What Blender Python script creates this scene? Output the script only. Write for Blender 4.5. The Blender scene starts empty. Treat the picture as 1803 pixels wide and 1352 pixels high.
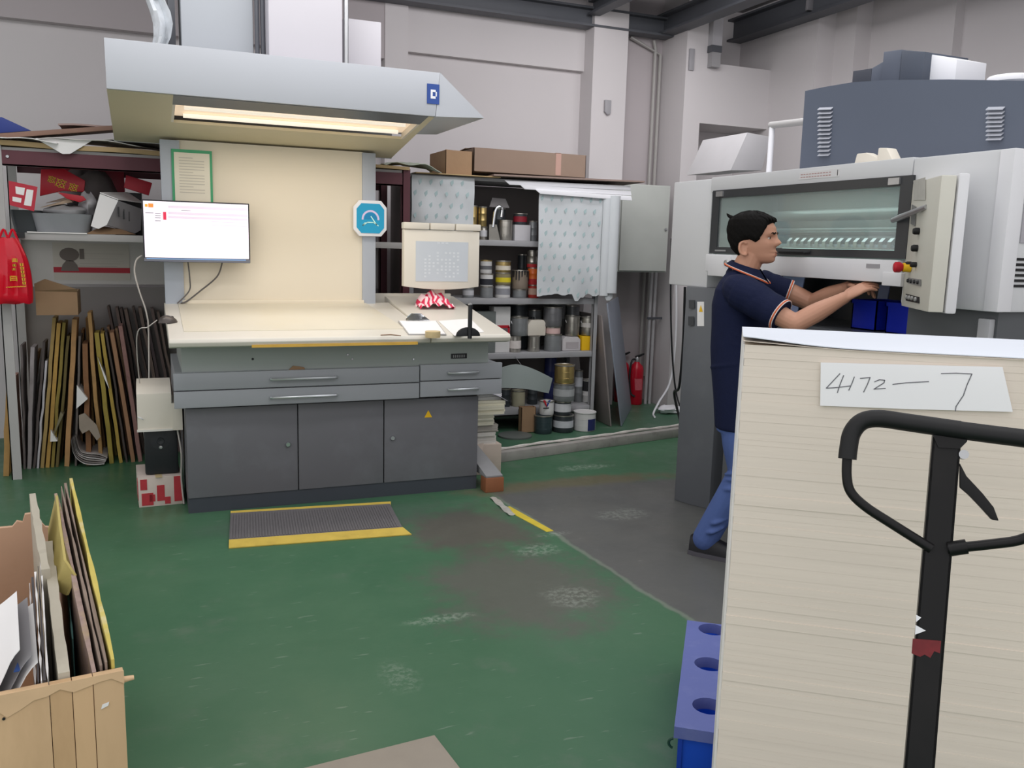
import bpy, bmesh, math, random
from mathutils import Vector, Matrix, Euler
import numpy as np
random.seed(7)
SC = bpy.context.scene
COL = SC.collection

# ------------------------------------------------------------------ camera
# axes of the hall seen in camera space: X runs along the console, Y into the hall, Z up
FPX, CX, CY, EYE = 1533.0, 901.5, 676.0, 1.5
_ex = Vector((4584 - CX, -(530 - CY), -FPX)).normalized()
_ey = Vector((252 - CX, -(415 - CY), -FPX)).normalized()
_ey = (_ey - _ex * _ex.dot(_ey)).normalized()
_ez = _ex.cross(_ey)
RT = Matrix((_ex, _ey, _ez))                 # camera -> world
cam_data = bpy.data.cameras.new('camera')
cam_data.sensor_width = 36.0
cam_data.lens = FPX / 1803 * 36.0
cam_data.clip_end = 100
cam = bpy.data.objects.new('camera', cam_data)
COL.objects.link(cam)
cam.matrix_world = Matrix.Translation((0, 0, EYE)) @ RT.to_4x4()
SC.camera = cam

# ------------------------------------------------------------------ light
SC.view_settings.view_transform = 'Standard'
SC.view_settings.look = 'None'
SC.view_settings.gamma = 1.0
SC.view_settings.use_curve_mapping = False
SC.view_settings.exposure = 0.13
SC.cycles.max_bounces = 6
SC.cycles.diffuse_bounces = 4
SC.cycles.glossy_bounces = 3
SC.cycles.transmission_bounces = 6
SC.cycles.caustics_reflective = False
SC.cycles.caustics_refractive = False
W = bpy.data.worlds.new('hall_daylight')
SC.world = W
W.use_nodes = True
W.node_tree.nodes['Background'].inputs[0].default_value = (0.99, 0.985, 1.0, 1)
W.node_tree.nodes['Background'].inputs[1].default_value = 1.0

def area(name, loc, sx, sy, power, col=(1, 1, 1), rot=(0, 0, 0)):
    l = bpy.data.lights.new(name, 'AREA')
    l.shape = 'RECTANGLE'; l.size = sx; l.size_y = sy
    l.energy = power; l.color = col
    o = bpy.data.objects.new(name, l)
    o.location = loc; o.rotation_euler = rot
    COL.objects.link(o)
    return o
area('ceiling_tube_and_fill_light', (0.3, 3.2, 3.6), 3.2, 0.5, 24, (1, .98, .97))
area('ceiling_tube_and_fill_light', (3.3, 3.2, 3.6), 2.6, 0.5, 20, (.97, .98, 1))
area('ceiling_tube_and_fill_light', (1.4, 4.1, 3.55), 4.5, 0.4, 42, (1, .985, 1), (math.radians(68), 0, 0))  # added fill, tilted at the back wall to brighten it
area('ceiling_tube_and_fill_light', (3.0, 3.4, 3.6), 0.4, 4.0, 26, (1, .985, 1), (0, math.radians(-62), 0))  # added fill, turned towards the right wall to lift its tone
area('ceiling_tube_and_fill_light', (3.6, 5.3, 3.6), 2.0, 0.3, 26, (1, .985, 1), (math.radians(12), 0, 0))  # unseen lamp added to brighten the dim wall corner
area('ceiling_tube_and_fill_light', (1.6, 0.6, 3.7), 4.0, 0.5, 16, (1, .985, .97))

# ------------------------------------------------------------------ pixel helpers (photo pixel + a known plane -> point)
EYEV = Vector((0, 0, EYE))
def ray(x, y): return (RT @ Vector((x - CX, -(y - CY), -FPX))).normalized()
def onX(x, y, X): d = ray(x, y); return EYEV + d * (X / d.x)
def onY(x, y, Y): d = ray(x, y); return EYEV + d * (Y / d.y)
def onZ(x, y, Z): d = ray(x, y); return EYEV + d * ((Z - EYE) / d.z)
def onD(x, y, D): return EYEV + RT @ Vector(((x - CX) / FPX * D, -(y - CY) / FPX * D, -D))

# ------------------------------------------------------------------ materials
def lin(c):
    if isinstance(c, str):
        c = [int(c[i:i + 2], 16) / 255 for i in (0, 2, 4)]
    return tuple(x / 12.92 if x <= .04045 else ((x + .055) / 1.055) ** 2.4 for x in c)

_mats = {}
def pm(name, col, rough=.55, metal=0., var=.08, scale=6., bump=0., spec=.4, dirt=None, dirt_amt=.45, dirt_scale=3., stretch=None, emit=0., alpha=None):
    """procedural material: base colour broken by noise, optional dirt blotches, optional grain relief"""
    if name in _mats: return _mats[name]
    m = bpy.data.materials.new(name); m.use_nodes = True
    N = m.node_tree.nodes; L = m.node_tree.links
    b = N['Principled BSDF']
    c = lin(col)
    b.inputs['Roughness'].default_value = rough
    b.inputs['Metallic'].default_value = metal
    b.inputs['Specular IOR Level'].default_value = spec
    tc = N.new('ShaderNodeTexCoord'); mp = N.new('ShaderNodeMapping')
    L.new(tc.outputs['Object'], mp.inputs[0])
    if stretch: mp.inputs['Scale'].default_value = stretch
    nz = N.new('ShaderNodeTexNoise'); nz.inputs['Scale'].default_value = scale; nz.inputs['Detail'].default_value = 4
    L.new(mp.outputs[0], nz.inputs['Vector'])
    mx = N.new('ShaderNodeMix'); mx.data_type = 'RGBA'
    lo = tuple(max(0, x * (1 - var)) for x in c); hi = tuple(min(1, x * (1 + var)) for x in c)
    mx.inputs['A'].default_value = (*lo, 1); mx.inputs['B'].default_value = (*hi, 1)
    L.new(nz.outputs['Fac'], mx.inputs['Factor'])
    out = mx.outputs['Result']
    if dirt:
        n2 = N.new('ShaderNodeTexNoise'); n2.inputs['Scale'].default_value = dirt_scale; n2.inputs['Detail'].default_value = 6
        n2.inputs['Roughness'].default_value = .65
        L.new(mp.outputs[0], n2.inputs['Vector'])
        r = N.new('ShaderNodeMapRange'); r.inputs['From Min'].default_value = .52; r.inputs['From Max'].default_value = .75
        r.inputs['To Max'].default_value = dirt_amt
        L.new(n2.outputs['Fac'], r.inputs['Value'])
        m2 = N.new('ShaderNodeMix'); m2.data_type = 'RGBA'
        L.new(r.outputs[0], m2.inputs['Factor']); L.new(out, m2.inputs['A'])
        m2.inputs['B'].default_value = (*lin(dirt), 1)
        out = m2.outputs['Result']
    L.new(out, b.inputs['Base Color'])
    if bump:
        bp = N.new('ShaderNodeBump'); bp.inputs['Strength'].default_value = bump; bp.inputs['Distance'].default_value = .01
        n3 = N.new('ShaderNodeTexNoise'); n3.inputs['Scale'].default_value = scale * 5; n3.inputs['Detail'].default_value = 3
        L.new(mp.outputs[0], n3.inputs['Vector'])
        L.new(n3.outputs['Fac'], bp.inputs['Height']); L.new(bp.outputs[0], b.inputs['Normal'])
    if emit:
        L.new(out, b.inputs['Emission Color']); b.inputs['Emission Strength'].default_value = emit
    _mats[name] = m
    return m

def glass(name, tint=(.86, .93, .91), haze=.12):
    if name in _mats: return _mats[name]
    m = bpy.data.materials.new(name); m.use_nodes = True
    N = m.node_tree.nodes; L = m.node_tree.links
    N.remove(N['Principled BSDF'])
    tr = N.new('ShaderNodeBsdfTransparent'); tr.inputs[0].default_value = (*tint, 1)
    gl = N.new('ShaderNodeBsdfGlossy'); gl.inputs['Roughness'].default_value = .03
    df = N.new('ShaderNodeBsdfDiffuse'); df.inputs[0].default_value = (.8, .84, .84, 1)
    lw = N.new('ShaderNodeLayerWeight'); lw.inputs[0].default_value = .5
    pw = N.new('ShaderNodeMath'); pw.operation = 'POWER'; L.new(lw.outputs['Facing'], pw.inputs[0]); pw.inputs[1].default_value = 5
    fr = N.new('ShaderNodeMath'); fr.operation = 'MULTIPLY_ADD'; L.new(pw.outputs[0], fr.inputs[0]); fr.inputs[1].default_value = .8; fr.inputs[2].default_value = .03
    a = N.new('ShaderNodeMixShader'); a.inputs[0].default_value = haze
    L.new(tr.outputs[0], a.inputs[1]); L.new(df.outputs[0], a.inputs[2])
    b = N.new('ShaderNodeMixShader')
    L.new(fr.outputs[0], b.inputs[0]); L.new(a.outputs[0], b.inputs[1]); L.new(gl.outputs[0], b.inputs[2])
    L.new(b.outputs[0], N['Material Output'].inputs['Surface'])
    _mats[name] = m
    return m

# ------------------------------------------------------------------ mesh builder
class MB:
    def __init__(s): s.v = []; s.f = []; s.m = []; s.mi = 0
    def add(s, vs, fs):
        n = len(s.v)
        s.v += [tuple(v) for v in vs]
        s.f += [tuple(i + n for i in f) for f in fs]
        s.m += [s.mi] * len(fs)
        return s
    def hexa(s, p):   # 4 bottom corners then 4 top corners
        return s.add(p, [(3, 2, 1, 0), (4, 5, 6, 7), (0, 1, 5, 4), (1, 2, 6, 5), (2, 3, 7, 6), (3, 0, 4, 7)])
    def box(s, x0, x1, y0, y1, z0, z1):
        return s.hexa([(x0, y0, z0), (x1, y0, z0), (x1, y1, z0), (x0, y1, z0), (x0, y0, z1), (x1, y0, z1), (x1, y1, z1), (x0, y1, z1)])
    def obox(s, c, u, v, w):   # half vectors
        c, u, v, w = Vector(c), Vector(u), Vector(v), Vector(w)
        return s.hexa([c - u - v - w, c + u - v - w, c + u + v - w, c - u + v - w, c - u - v + w, c + u - v + w, c + u + v + w, c - u + v + w])
    def prism(s, poly, vec):
        vec = Vector(vec); a = [Vector(p) for p in poly]; n = len(a)
        return s.add(a + [p + vec for p in a], [tuple(range(n))[::-1], tuple(range(n, 2 * n))] + [(i, (i + 1) % n, (i + 1) % n + n, i + n) for i in range(n)])
    def loft(s, rings, cap=True, closed=True):
        n = len(rings[0]); k = len(s.v)
        fs = []
        for r in range(len(rings) - 1):
            for i in range(n if closed else n - 1):
                j = (i + 1) % n
                fs.append((r * n + i, r * n + j, (r + 1) * n + j, (r + 1) * n + i))
        if cap and closed:
            fs.append(tuple(range(n))[::-1]); q = (len(rings) - 1) * n
            fs.append(tuple(range(q, q + n)))
        return s.add([p for r in rings for p in r], fs)
    def tube(s, path, r, n=8, cap=True):
        P = [Vector(p) for p in path]; R = r if isinstance(r, (list, tuple)) else [r] * len(P)
        rings = []; ref = None
        for i, p in enumerate(P):
            t = (P[min(i + 1, len(P) - 1)] - P[max(i - 1, 0)]).normalized()
            if ref is None:
                ref = t.orthogonal().normalized()
            else:
                ref = (ref - t * ref.dot(t)).normalized()
            b = t.cross(ref)
            rings.append([p + (ref * math.cos(2 * math.pi * k / n) + b * math.sin(2 * math.pi * k / n)) * R[i] for k in range(n)])
        return s.loft(rings, cap)
    def lathe(s, prof, c=(0, 0, 0), n=20, ax='Z'):
        rings = []
        for r, h in prof:
            ring = []
            for k in range(n):
                a = 2 * math.pi * k / n; x, y = r * math.cos(a), r * math.sin(a)
                q = {'Z': (x, y, h), 'X': (h, x, y), 'Y': (y, h, x)}[ax]
                ring.append((c[0] + q[0], c[1] + q[1], c[2] + q[2]))
            rings.append(ring)
        return s.loft(rings)
    def sheet(s, fn, nu, nv, t=(0, 0, .002)):   # curved sheet of real thickness, fn(u, v) -> point
        t = Vector(t); top = [[Vector(fn(i / nu, j / nv)) for j in range(nv + 1)] for i in range(nu + 1)]
        m = (nu + 1) * (nv + 1); vs = [p for r in top for p in r]; vs = vs + [p - t for p in vs]
        ix = lambda i, j: i * (nv + 1) + j
        fs = []
        for i in range(nu):
            for j in range(nv):
                a = (ix(i, j), ix(i + 1, j), ix(i + 1, j + 1), ix(i, j + 1))
                fs += [a, tuple(q + m for q in a[::-1])]
        rim = [ix(i, 0) for i in range(nu + 1)] + [ix(nu, j) for j in range(1, nv + 1)] + [ix(i, nv) for i in range(nu - 1, -1, -1)] + [ix(0, j) for j in range(nv - 1, 0, -1)]
        for k in range(len(rim)):
            a, b = rim[k], rim[(k + 1) % len(rim)]
            fs.append((b, a, a + m, b + m))
        return s.add(vs, fs)
    def mesh(s, name, mats, M=None, smooth=40, bevel=0.):
        me = bpy.data.meshes.new(name)
        vs = [Vector(v) for v in s.v]
        if M is not None: vs = [M @ v for v in vs]
        me.from_pydata(vs, [], s.f)
        for m in (mats if isinstance(mats, (list, tuple)) else [mats]): me.materials.append(m)
        me.polygons.foreach_set('material_index', s.m)
        bm = bmesh.new(); bm.from_mesh(me)
        bmesh.ops.recalc_face_normals(bm, faces=bm.faces)
        if bevel:
            ed = [e for e in bm.edges if len(e.link_faces) == 2 and e.calc_face_angle(0) > .6]
            if ed: bmesh.ops.bevel(bm, geom=ed, offset=bevel, segments=2, affect='EDGES', profile=.6, clamp_overlap=True)
        bm.to_mesh(me); bm.free()
        if smooth:
            me.shade_smooth()
            me.set_sharp_from_angle(angle=math.radians(smooth))
        me.update()
        return me

WM = {}     # object name -> its own world matrix
def wm(o): return WM.get(o.name, Matrix()) if o is not None else Matrix()
def setp(o, label=None, cat=None, group=None, kind=None):
    if label: o['label'] = label
    if cat: o['category'] = cat
    if group: o['group'] = group
    if kind: o['kind'] = kind
    return o
def thing(name, label, cat, loc=(0, 0, 0), rot=(0, 0, 0), group=None):
    o = bpy.data.objects.new(name, None); COL.objects.link(o)
    o.empty_display_size = .05
    o.location = loc; o.rotation_euler = rot
    WM[o.name] = Matrix.LocRotScale(Vector(loc), Euler(rot), None)
    return setp(o, label, cat, group)
def part(name, mb, mats, parent, world=True, label=None, bevel=0., smooth=40, kind=None):
    """one mesh under its thing; world=True: the builder's coordinates are world coordinates"""
    M = wm(parent).inverted() if world else None
    o = bpy.data.objects.new(name, mb.mesh(name, mats, M, smooth, bevel)); COL.objects.link(o)
    o.parent = parent
    WM[o.name] = wm(parent).copy()
    return setp(o, label, kind=kind)
def solo(name, mb, mats, label, cat, loc=None, rot=(0, 0, 0), group=None, bevel=0., smooth=40, world=True, kind=None):
    """a thing that is one mesh; world=True: recentre its world coordinates on loc"""
    loc = Vector(loc) if loc is not None else (sum((Vector(v) for v in mb.v), Vector()) / len(mb.v) if world else Vector())
    M0 = Matrix.LocRotScale(loc, Euler(rot), None)
    o = bpy.data.objects.new(name, mb.mesh(name, mats, M0.inverted() if world else None, smooth, bevel)); COL.objects.link(o)
    o.location = loc; o.rotation_euler = rot
    WM[o.name] = M0
    return setp(o, label, cat, group, kind)
def struct(name, mb, mats, parent=None, bevel=0., smooth=40):
    o = bpy.data.objects.new(name, mb.mesh(name, mats, wm(parent).inverted() if parent else None, smooth, bevel)); COL.objects.link(o)
    if parent: o.parent = parent
    else: o['kind'] = 'structure'
    return o
def dup(root, loc, rot=None, label=None, group=None):
    r = root.copy(); COL.objects.link(r); r.location = loc
    if rot is not None: r.rotation_euler = rot
    if label: r['label'] = label
    if group: r['group'] = group
    for ch in root.children:
        c = ch.copy(); COL.objects.link(c); c.parent = r
        for g in ch.children:
            d = g.copy(); COL.objects.link(d); d.parent = c
    return r
def arc(c, u, v, r, a0, a1, n):
    c, u, v = Vector(c), Vector(u), Vector(v)
    return [c + (u * math.cos(math.radians(a0 + (a1 - a0) * i / n)) + v * math.sin(math.radians(a0 + (a1 - a0) * i / n))) * r for i in range(n + 1)]
def smoothpath(P, k=6):
    P = [Vector(p) for p in P]; out = []
    for i in range(len(P) - 1):
        p0, p1, p2, p3 = P[max(i - 1, 0)], P[i], P[i + 1], P[min(i + 2, len(P) - 1)]
        for j in range(k):
            t = j / k
            out.append(.5 * ((2 * p1) + (p2 - p0) * t + (2 * p0 - 5 * p1 + 4 * p2 - p3) * t * t + (3 * p1 - p0 - 3 * p2 + p3) * t ** 3))
    return out + [P[-1]]
_fonts = {}
def text_mb(s, size, origin, u, v, depth=.0006, font=None):
    """flat lettering as mesh: s written from origin along u (right) and v (up)"""
    cu = bpy.data.curves.new('lettering', 'FONT'); cu.body = s; cu.size = size; cu.resolution_u = 2
    ob = bpy.data.objects.new('lettering', cu); COL.objects.link(ob)
    dg = bpy.context.evaluated_depsgraph_get(); dg.update()
    me = bpy.data.meshes.new_from_object(ob.evaluated_get(dg))
    u, v = Vector(u).normalized(), Vector(v).normalized(); w = u.cross(v)
    mb = MB()
    mb.add([Vector(origin) + u * p.co.x + v * p.co.y + w * depth for p in me.vertices], [tuple(p.vertices) for p in me.polygons])
    bpy.data.objects.remove(ob); bpy.data.curves.remove(cu); bpy.data.meshes.remove(me)
    return mb
def strokes(lines, width, w, depth=.0008):
    """pen strokes as thin flat ribbons; w = surface normal"""
    mb = MB(); w = Vector(w).normalized()
    for ln in lines:
        P = [Vector(p) for p in ln]
        for a, b in zip(P[:-1], P[1:]):
            d = (b - a)
            if d.length < 1e-6: continue
            s = d.normalized().cross(w) * width / 2; e = d.normalized() * width * .3
            mb.prism([a - s - e, b - s + e, b + s + e, a + s - e], w * depth)
    return mb
ORD = ['first', 'second', 'third', 'fourth', 'fifth', 'sixth', 'seventh', 'eighth', 'ninth', 'tenth', 'eleventh', 'twelfth', 'thirteenth', 'fourteenth', 'fifteenth', 'sixteenth', 'seventeenth', 'eighteenth', 'nineteenth', 'twentieth']

# shared materials
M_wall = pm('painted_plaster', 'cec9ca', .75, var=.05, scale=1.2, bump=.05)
M_wallshade = pm('painted_plaster_shaded', 'b3abad', .75, var=.05, scale=1.2, bump=.05)  # same plaster as M_wall with shade put into its colour
M_beam = pm('dark_steel_beam', '54565c', .5, var=.1)
M_dark = pm('black_plastic', '1c1d20', .45, var=.1)
M_steel = pm('brushed_steel', 'b5b6b8', .35, .8, var=.1, scale=20)
M_chrome = pm('chrome', 'd8dadd', .18, 1., var=.03)
M_tin = pm('tin_can_metal', 'b4b0a8', .32, .85, var=.15, scale=14)
M_gold = pm('lacquered_tin', 'c0a870', .32, .8, var=.15, scale=14)
M_cream = pm('cream_enamel', 'ded7ca', .4, var=.03, scale=3, dirt='cbbfa8', dirt_amt=.25)
M_offwhite = pm('off_white_enamel', 'dcd9d2', .4, var=.03)
M_paper = pm('white_paper', 'e9e7e6', .8, var=.04, scale=4)
M_card = pm('brown_cardboard', '977a5e', .85, var=.12, scale=7, bump=.1)
M_carddark = pm('dusky_cardboard', '8d7a72', .85, var=.12, scale=7, bump=.1)
M_red = pm('red_print', 'b61f2c', .5, var=.12)
M_yellow = pm('yellow_plastic', 'e8b81c', .5, var=.08)
M_blue = pm('blue_plastic', '1a3fae', .4, var=.08)
M_white = pm('white_enamel', 'e6e6ea', .4, var=.03)
M_graphite = pm('pencil_graphite', '6e6e74', .6)
M_black = pm('black_rubber', '101012', .6, var=.1)
# ------------------------------------------------------------------ floor: worn green epoxy with a grey bay by the press
def floor_material():
    m = bpy.data.materials.new('worn_green_epoxy'); m.use_nodes = True
    N = m.node_tree.nodes; L = m.node_tree.links
    b = N['Principled BSDF']
    b.inputs['Specular IOR Level'].default_value = .35
    geo = N.new('ShaderNodeTexCoord'); P = geo.outputs['Object']
    def noise(sc, det=5, rough=.6, stretch=None):
        n = N.new('ShaderNodeTexNoise'); n.inputs['Scale'].default_value = sc; n.inputs['Detail'].default_value = det; n.inputs['Roughness'].default_value = rough
        if stretch:
            mp = N.new('ShaderNodeMapping'); mp.inputs['Scale'].default_value = stretch; mp.inputs['Rotation'].default_value = (0, 0, .5)
            L.new(P, mp.inputs[0]); L.new(mp.outputs[0], n.inputs['Vector'])
        else: L.new(P, n.inputs['Vector'])
        return n.outputs['Fac']
    def mrange(v, a, c, lo=0., hi=1.):
        r = N.new('ShaderNodeMapRange'); r.interpolation_type = 'SMOOTHSTEP'
        r.inputs['From Min'].default_value = a; r.inputs['From Max'].default_value = c
        r.inputs['To Min'].default_value = lo; r.inputs['To Max'].default_value = hi
        L.new(v, r.inputs['Value']); return r.outputs[0]
    def math_(op, a, c):
        n = N.new('ShaderNodeMath'); n.operation = op
        for i, x in enumerate((a, c)):
            if isinstance(x, (int, float)): n.inputs[i].default_value = x
            else: L.new(x, n.inputs[i])
        return n.outputs[0]
    def mixc(f, a, c):
        n = N.new('ShaderNodeMix'); n.data_type = 'RGBA'
        L.new(f, n.inputs['Factor'])
        for k, x in (('A', a), ('B', c)):
            if isinstance(x, tuple): n.inputs[k].default_value = (*x, 1)
            else: L.new(x, n.inputs[k])
        return n.outputs['Result']
    sep = N.new('ShaderNodeSeparateXYZ'); L.new(P, sep.inputs[0])
    X, Y = sep.outputs[0], sep.outputs[1]
    green = mixc(noise(1.6), lin('346347'), lin('517459'))
    # dull scuffs
    green = mixc(mrange(noise(2.3, 7, .7), .54, .72, 0, .38), green, lin('6b756a'))
    green = mixc(mrange(noise(9, 3, .5, (1, 5, 1)), .66, .74, 0, .28), green, lin('a3aca2'))
    # brown worn patch in front of the console's right half
    def blob(cx, cy, rx, ry):
        dx = math_('DIVIDE', math_('SUBTRACT', X, cx), rx); dy = math_('DIVIDE', math_('SUBTRACT', Y, cy), ry)
        d = math_('SQRT', math_('ADD', math_('MULTIPLY', dx, dx), math_('MULTIPLY', dy, dy)), 0.)
        d = math_('ADD', d, math_('MULTIPLY', math_('SUBTRACT', noise(3.2, 7, .75), .5), 1.9))
        return mrange(d, .45, 1.1, 1, 0)
    for (cx, cy, rx, ry, amt, c) in ((1.55, 4.2, .42, .5, .85, '5b5350'), (1.5, 3.35, .5, .55, .85, '5f5d58'), (2.5, 4.85, .9, .16, .55, '7a5c4e'), (.9, 4.6, .9, .25, .4, '5c6a60')):
        f = math_('MULTIPLY', blob(cx, cy, rx, ry), amt)
        green = mixc(f, green, lin(c))
    # grey bay to the right of the floor joint
    a = onZ(868, 872, 0); c = onZ(1130, 1045, 0)
    d = (c - a).normalized(); nx, ny = -d.y, d.x
    if nx < 0: nx, ny = -nx, -ny
    s = math_('ADD', math_('MULTIPLY', math_('SUBTRACT', X, a.x), nx), math_('MULTIPLY', math_('SUBTRACT', Y, a.y), ny))
    e = onZ(1208, 1092, 0); d2 = (e - c).normalized(); mx_, my_ = -d2.y, d2.x
    if mx_ * nx + my_ * ny < 0: mx_, my_ = -mx_, -my_
    s2 = math_('ADD', math_('MULTIPLY', math_('SUBTRACT', X, c.x), mx_), math_('MULTIPLY', math_('SUBTRACT', Y, c.y), my_))
    s = math_('MINIMUM', s, s2)
    s = math_('ADD', s, math_('MULTIPLY', math_('SUBTRACT', noise(3.), .5), .1))
    back = math_('ADD', Y, math_('MULTIPLY', math_('SUBTRACT', noise(2.), .5), .25))
    joint = math_('MULTIPLY', mrange(math_('ABSOLUTE', math_('SUBTRACT', s, .02), 0.), .004, .02, .28, 0), mrange(back, 4.6, 4.8, 1, 0))
    bay = math_('MULTIPLY', mrange(s, -.01, .05), mrange(back, 4.72, 4.86, 1, 0))
    grey = mixc(noise(2.5, 6), lin('57565a'), lin('6b6866'))
    grey = mixc(mrange(noise(12, 4, .5, (1, 3, 1)), .68, .76, 0, .4), grey, lin('a9a9a4'))
    col = mixc(math_('MULTIPLY', bay, .92), green, grey)
    col = mixc(joint, col, lin('a3a69c'))
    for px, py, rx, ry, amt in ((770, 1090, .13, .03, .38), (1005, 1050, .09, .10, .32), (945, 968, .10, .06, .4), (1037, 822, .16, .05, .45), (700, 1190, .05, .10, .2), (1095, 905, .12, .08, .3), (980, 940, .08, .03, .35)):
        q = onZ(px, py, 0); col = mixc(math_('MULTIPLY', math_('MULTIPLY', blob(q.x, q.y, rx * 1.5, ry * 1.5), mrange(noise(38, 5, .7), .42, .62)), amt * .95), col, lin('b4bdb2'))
    L.new(col, b.inputs['Base Color'])
    L.new(mrange(noise(3, 5), .3, .7, .3, .5), b.inputs['Roughness'])
    bp = N.new('ShaderNodeBump'); bp.inputs['Strength'].default_value = .06; bp.inputs['Distance'].default_value = .01
    L.new(noise(14, 4), bp.inputs['Height']); L.new(bp.outputs[0], b.inputs['Normal'])
    return m
M_floor = floor_material()
struct('floor', MB().box(-4, 5.9, -3.5, 7.4, -.12, 0), M_floor)
# raised plinth floor along the back wall, with its worn steel nosing
a, c = Vector((2.02, 5.45, 0)), Vector((4.3, 5.93, 0))
M_step = pm('green_epoxy_step', '41654f', .4, var=.25, scale=3, dirt='8a8c86', dirt_amt=.7, dirt_scale=4)
st = MB().prism([a, c, Vector((4.42, 7.2, 0)), Vector((2.02, 7.2, 0))], (0, 0, .062))
struct('trim_1', st, M_step)
M_nose = pm('scuffed_kerb_edge', 'a09c98', .6, var=.25, scale=9, dirt='6a6460', dirt_amt=.7, dirt_scale=7)
d = (c - a).normalized(); n = Vector((d.y, -d.x, 0))
struct('trim_2', MB().prism([a + n * .015, c + n * .015, c - n * .05, a - n * .05], (0, 0, .071)), M_nose, bevel=.006)
# crumpled cable duct tape lying along the nosing
pth = smoothpath([a - n * .06 + d * t + Vector((0, 0, .080 + .002 * math.sin(t * 13))) + n * .006 * math.sin(t * 7) for t in [i * .16 for i in range(15)]], 3)
solo('cable', MB().tube(pth, [.011 + .003 * math.sin(i * 1.7) for i in range(len(pth))], 7), pm('clear_wrapped_cable', 'cfcac4', .35, var=.25, scale=30), 'whitish wrapped cable running along the kerb of the raised floor', 'cable')

# ------------------------------------------------------------------ walls
struct('wall_back', MB().box(-4, 4.6, 7.22, 7.4, 0, 3.74), M_wall)
poly = [(4.425, 7.4), (4.425, 6.767), (5.336, 6.767), (5.336, 6.18), (5.525, 6.18), (5.525, 5.94), (5.69, 5.94), (5.69, 5.1), (5.78, 5.1), (5.78, -1.5), (6.0, -1.5), (6.0, 7.4)]
w = MB()
w.box(4.425, 4.6, 6.767, 7.4, 0, 3.74)                     # short return wall beside the corner
w.box(4.6, 5.336, 7.24, 7.4, 0, 3.74)                        # back of the two niches
w.box(4.6, 5.336, 6.767, 7.24, 2.62, 3.14)                # beam between the niches
w.box(4.6, 4.66, 6.767, 7.24, 3.14, 3.74)
w.box(5.336, 6.0, 6.18, 7.4, 0, 3.74)
w.box(5.525, 6.0, 5.94, 6.18, 0, 3.74)
w.box(5.69, 6.0, 5.1, 5.94, 0, 3.74)
w.box(5.78, 6.0, -1.5, 5.1, 0, 3.74)
struct('wall_right', w, M_wall)
struct('ceiling', MB().box(-4, 6.0, 2.2, 7.4, 3.74, 3.86), pm('translucent_roof_panel', 'a6a4a6', .7, var=.1, scale=.8))
struct('trim_3', MB().box(3.63, 3.965, 6.99, 7.22, .062, 3.74), M_wall)            # pier left of the corner
struct('trim_4', MB().box(1.83, 2.02, 7.12, 7.22, 0, 3.74), M_wall)                # pier behind the hood
struct('trim_5', MB().box(2.02, 3.63, 7.16, 7.22, 3.03, 3.74), M_wall)             # thicker upper wall, its underside reads as a dark ledge
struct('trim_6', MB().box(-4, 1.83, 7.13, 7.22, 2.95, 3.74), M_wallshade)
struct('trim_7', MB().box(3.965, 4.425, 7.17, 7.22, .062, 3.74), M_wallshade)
def ibeam(p, q, h=.16, wd=.12):
    p, q = Vector(p), Vector(q); d = (q - p).normalized(); s = Vector((d.y, -d.x, 0)) * wd / 2; z = Vector((0, 0, h / 2)); t = .018
    mb = MB(); mid = (p + q) / 2; hl = (q - p) / 2
    mb.obox(mid + z * (1 - t / h), hl, s, (0, 0, t / 2)); mb.obox(mid - z * (1 - t / h), hl, s, (0, 0, t / 2)); mb.obox(mid, hl, s * .12, z * .92)
    return mb
for k, (p, q, h, wd) in enumerate([((-1.5, 7.05, 3.45), (4.42, 7.05, 3.45), .16, .14), ((4.36, 7.2, 3.47), (4.36, 2.3, 3.47), .17, .15), ((3.62, 7.0, 3.52), (3.62, 2.3, 3.52), .12, .11), ((-1.5, 6.2, 3.62), (4.4, 6.2, 3.62), .14, .1), ((1.6, 7.0, 3.56), (1.6, 2.3, 3.56), .12, .11), ((5.25, 7.235, 3.56), (5.25, 2.3, 3.56), .2, .16)]):
    struct('trim_%d' % (8 + k), ibeam(p, q, h, wd), M_beam)
# conduits down the corner
for k, (x, y, nm) in enumerate(((4.33, 7.13, 'thin grey conduit pipe down the wall corner, left of the pair'), (4.385, 7.13, 'thin grey conduit pipe down the wall corner, right of the pair'))):
    solo('conduit_pipe', MB().tube([(x, y, .3 if k else .062), (x, y, 3.28 - k * .04), (x - .02 - .3 * k, y, 3.36)], .016, 8), pm('conduit_grey', 'a5a29f', .5), nm, 'pipe', group='corner conduits')
# conduit drop and plates on the right-hand pier
t = thing('cable_drop', 'grey conduit drop with dark band on the right wall pier', 'conduit', (4.55, 6.74, 2.95))
p0 = onY(1261, 30, 6.74); p1 = onY(1261, 82, 6.74); p2 = onY(1261, 94, 6.74); p3 = onY(1261, 120, 6.74)
part('sleeve', MB().box(p0.x - .05, p0.x + .05, 6.7, 6.765, p1.z, 3.7), pm('conduit_light', 'b0aeb2', .5), t)
part('band', MB().box(p0.x - .055, p0.x + .05, 6.695, 6.765, p2.z, p1.z), M_beam, t)
part('tip', MB().box(p0.x - .045, p0.x + .045, 6.7, 6.765, p3.z, p2.z), pm('conduit_mid', '9a989a', .5), t)
p = onY(1217, 105, 6.76)
solo('wall_plate', MB().box(p.x - .025, p.x + .025, 6.745, 6.767, p.z - .09, p.z + .09), pm('plate_grey', '9d9b9f', .5), 'small grey plate on the right wall pier beside the conduit drop', 'plate', bevel=.004)
p = onY(1069, 189, 6.98)
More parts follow.
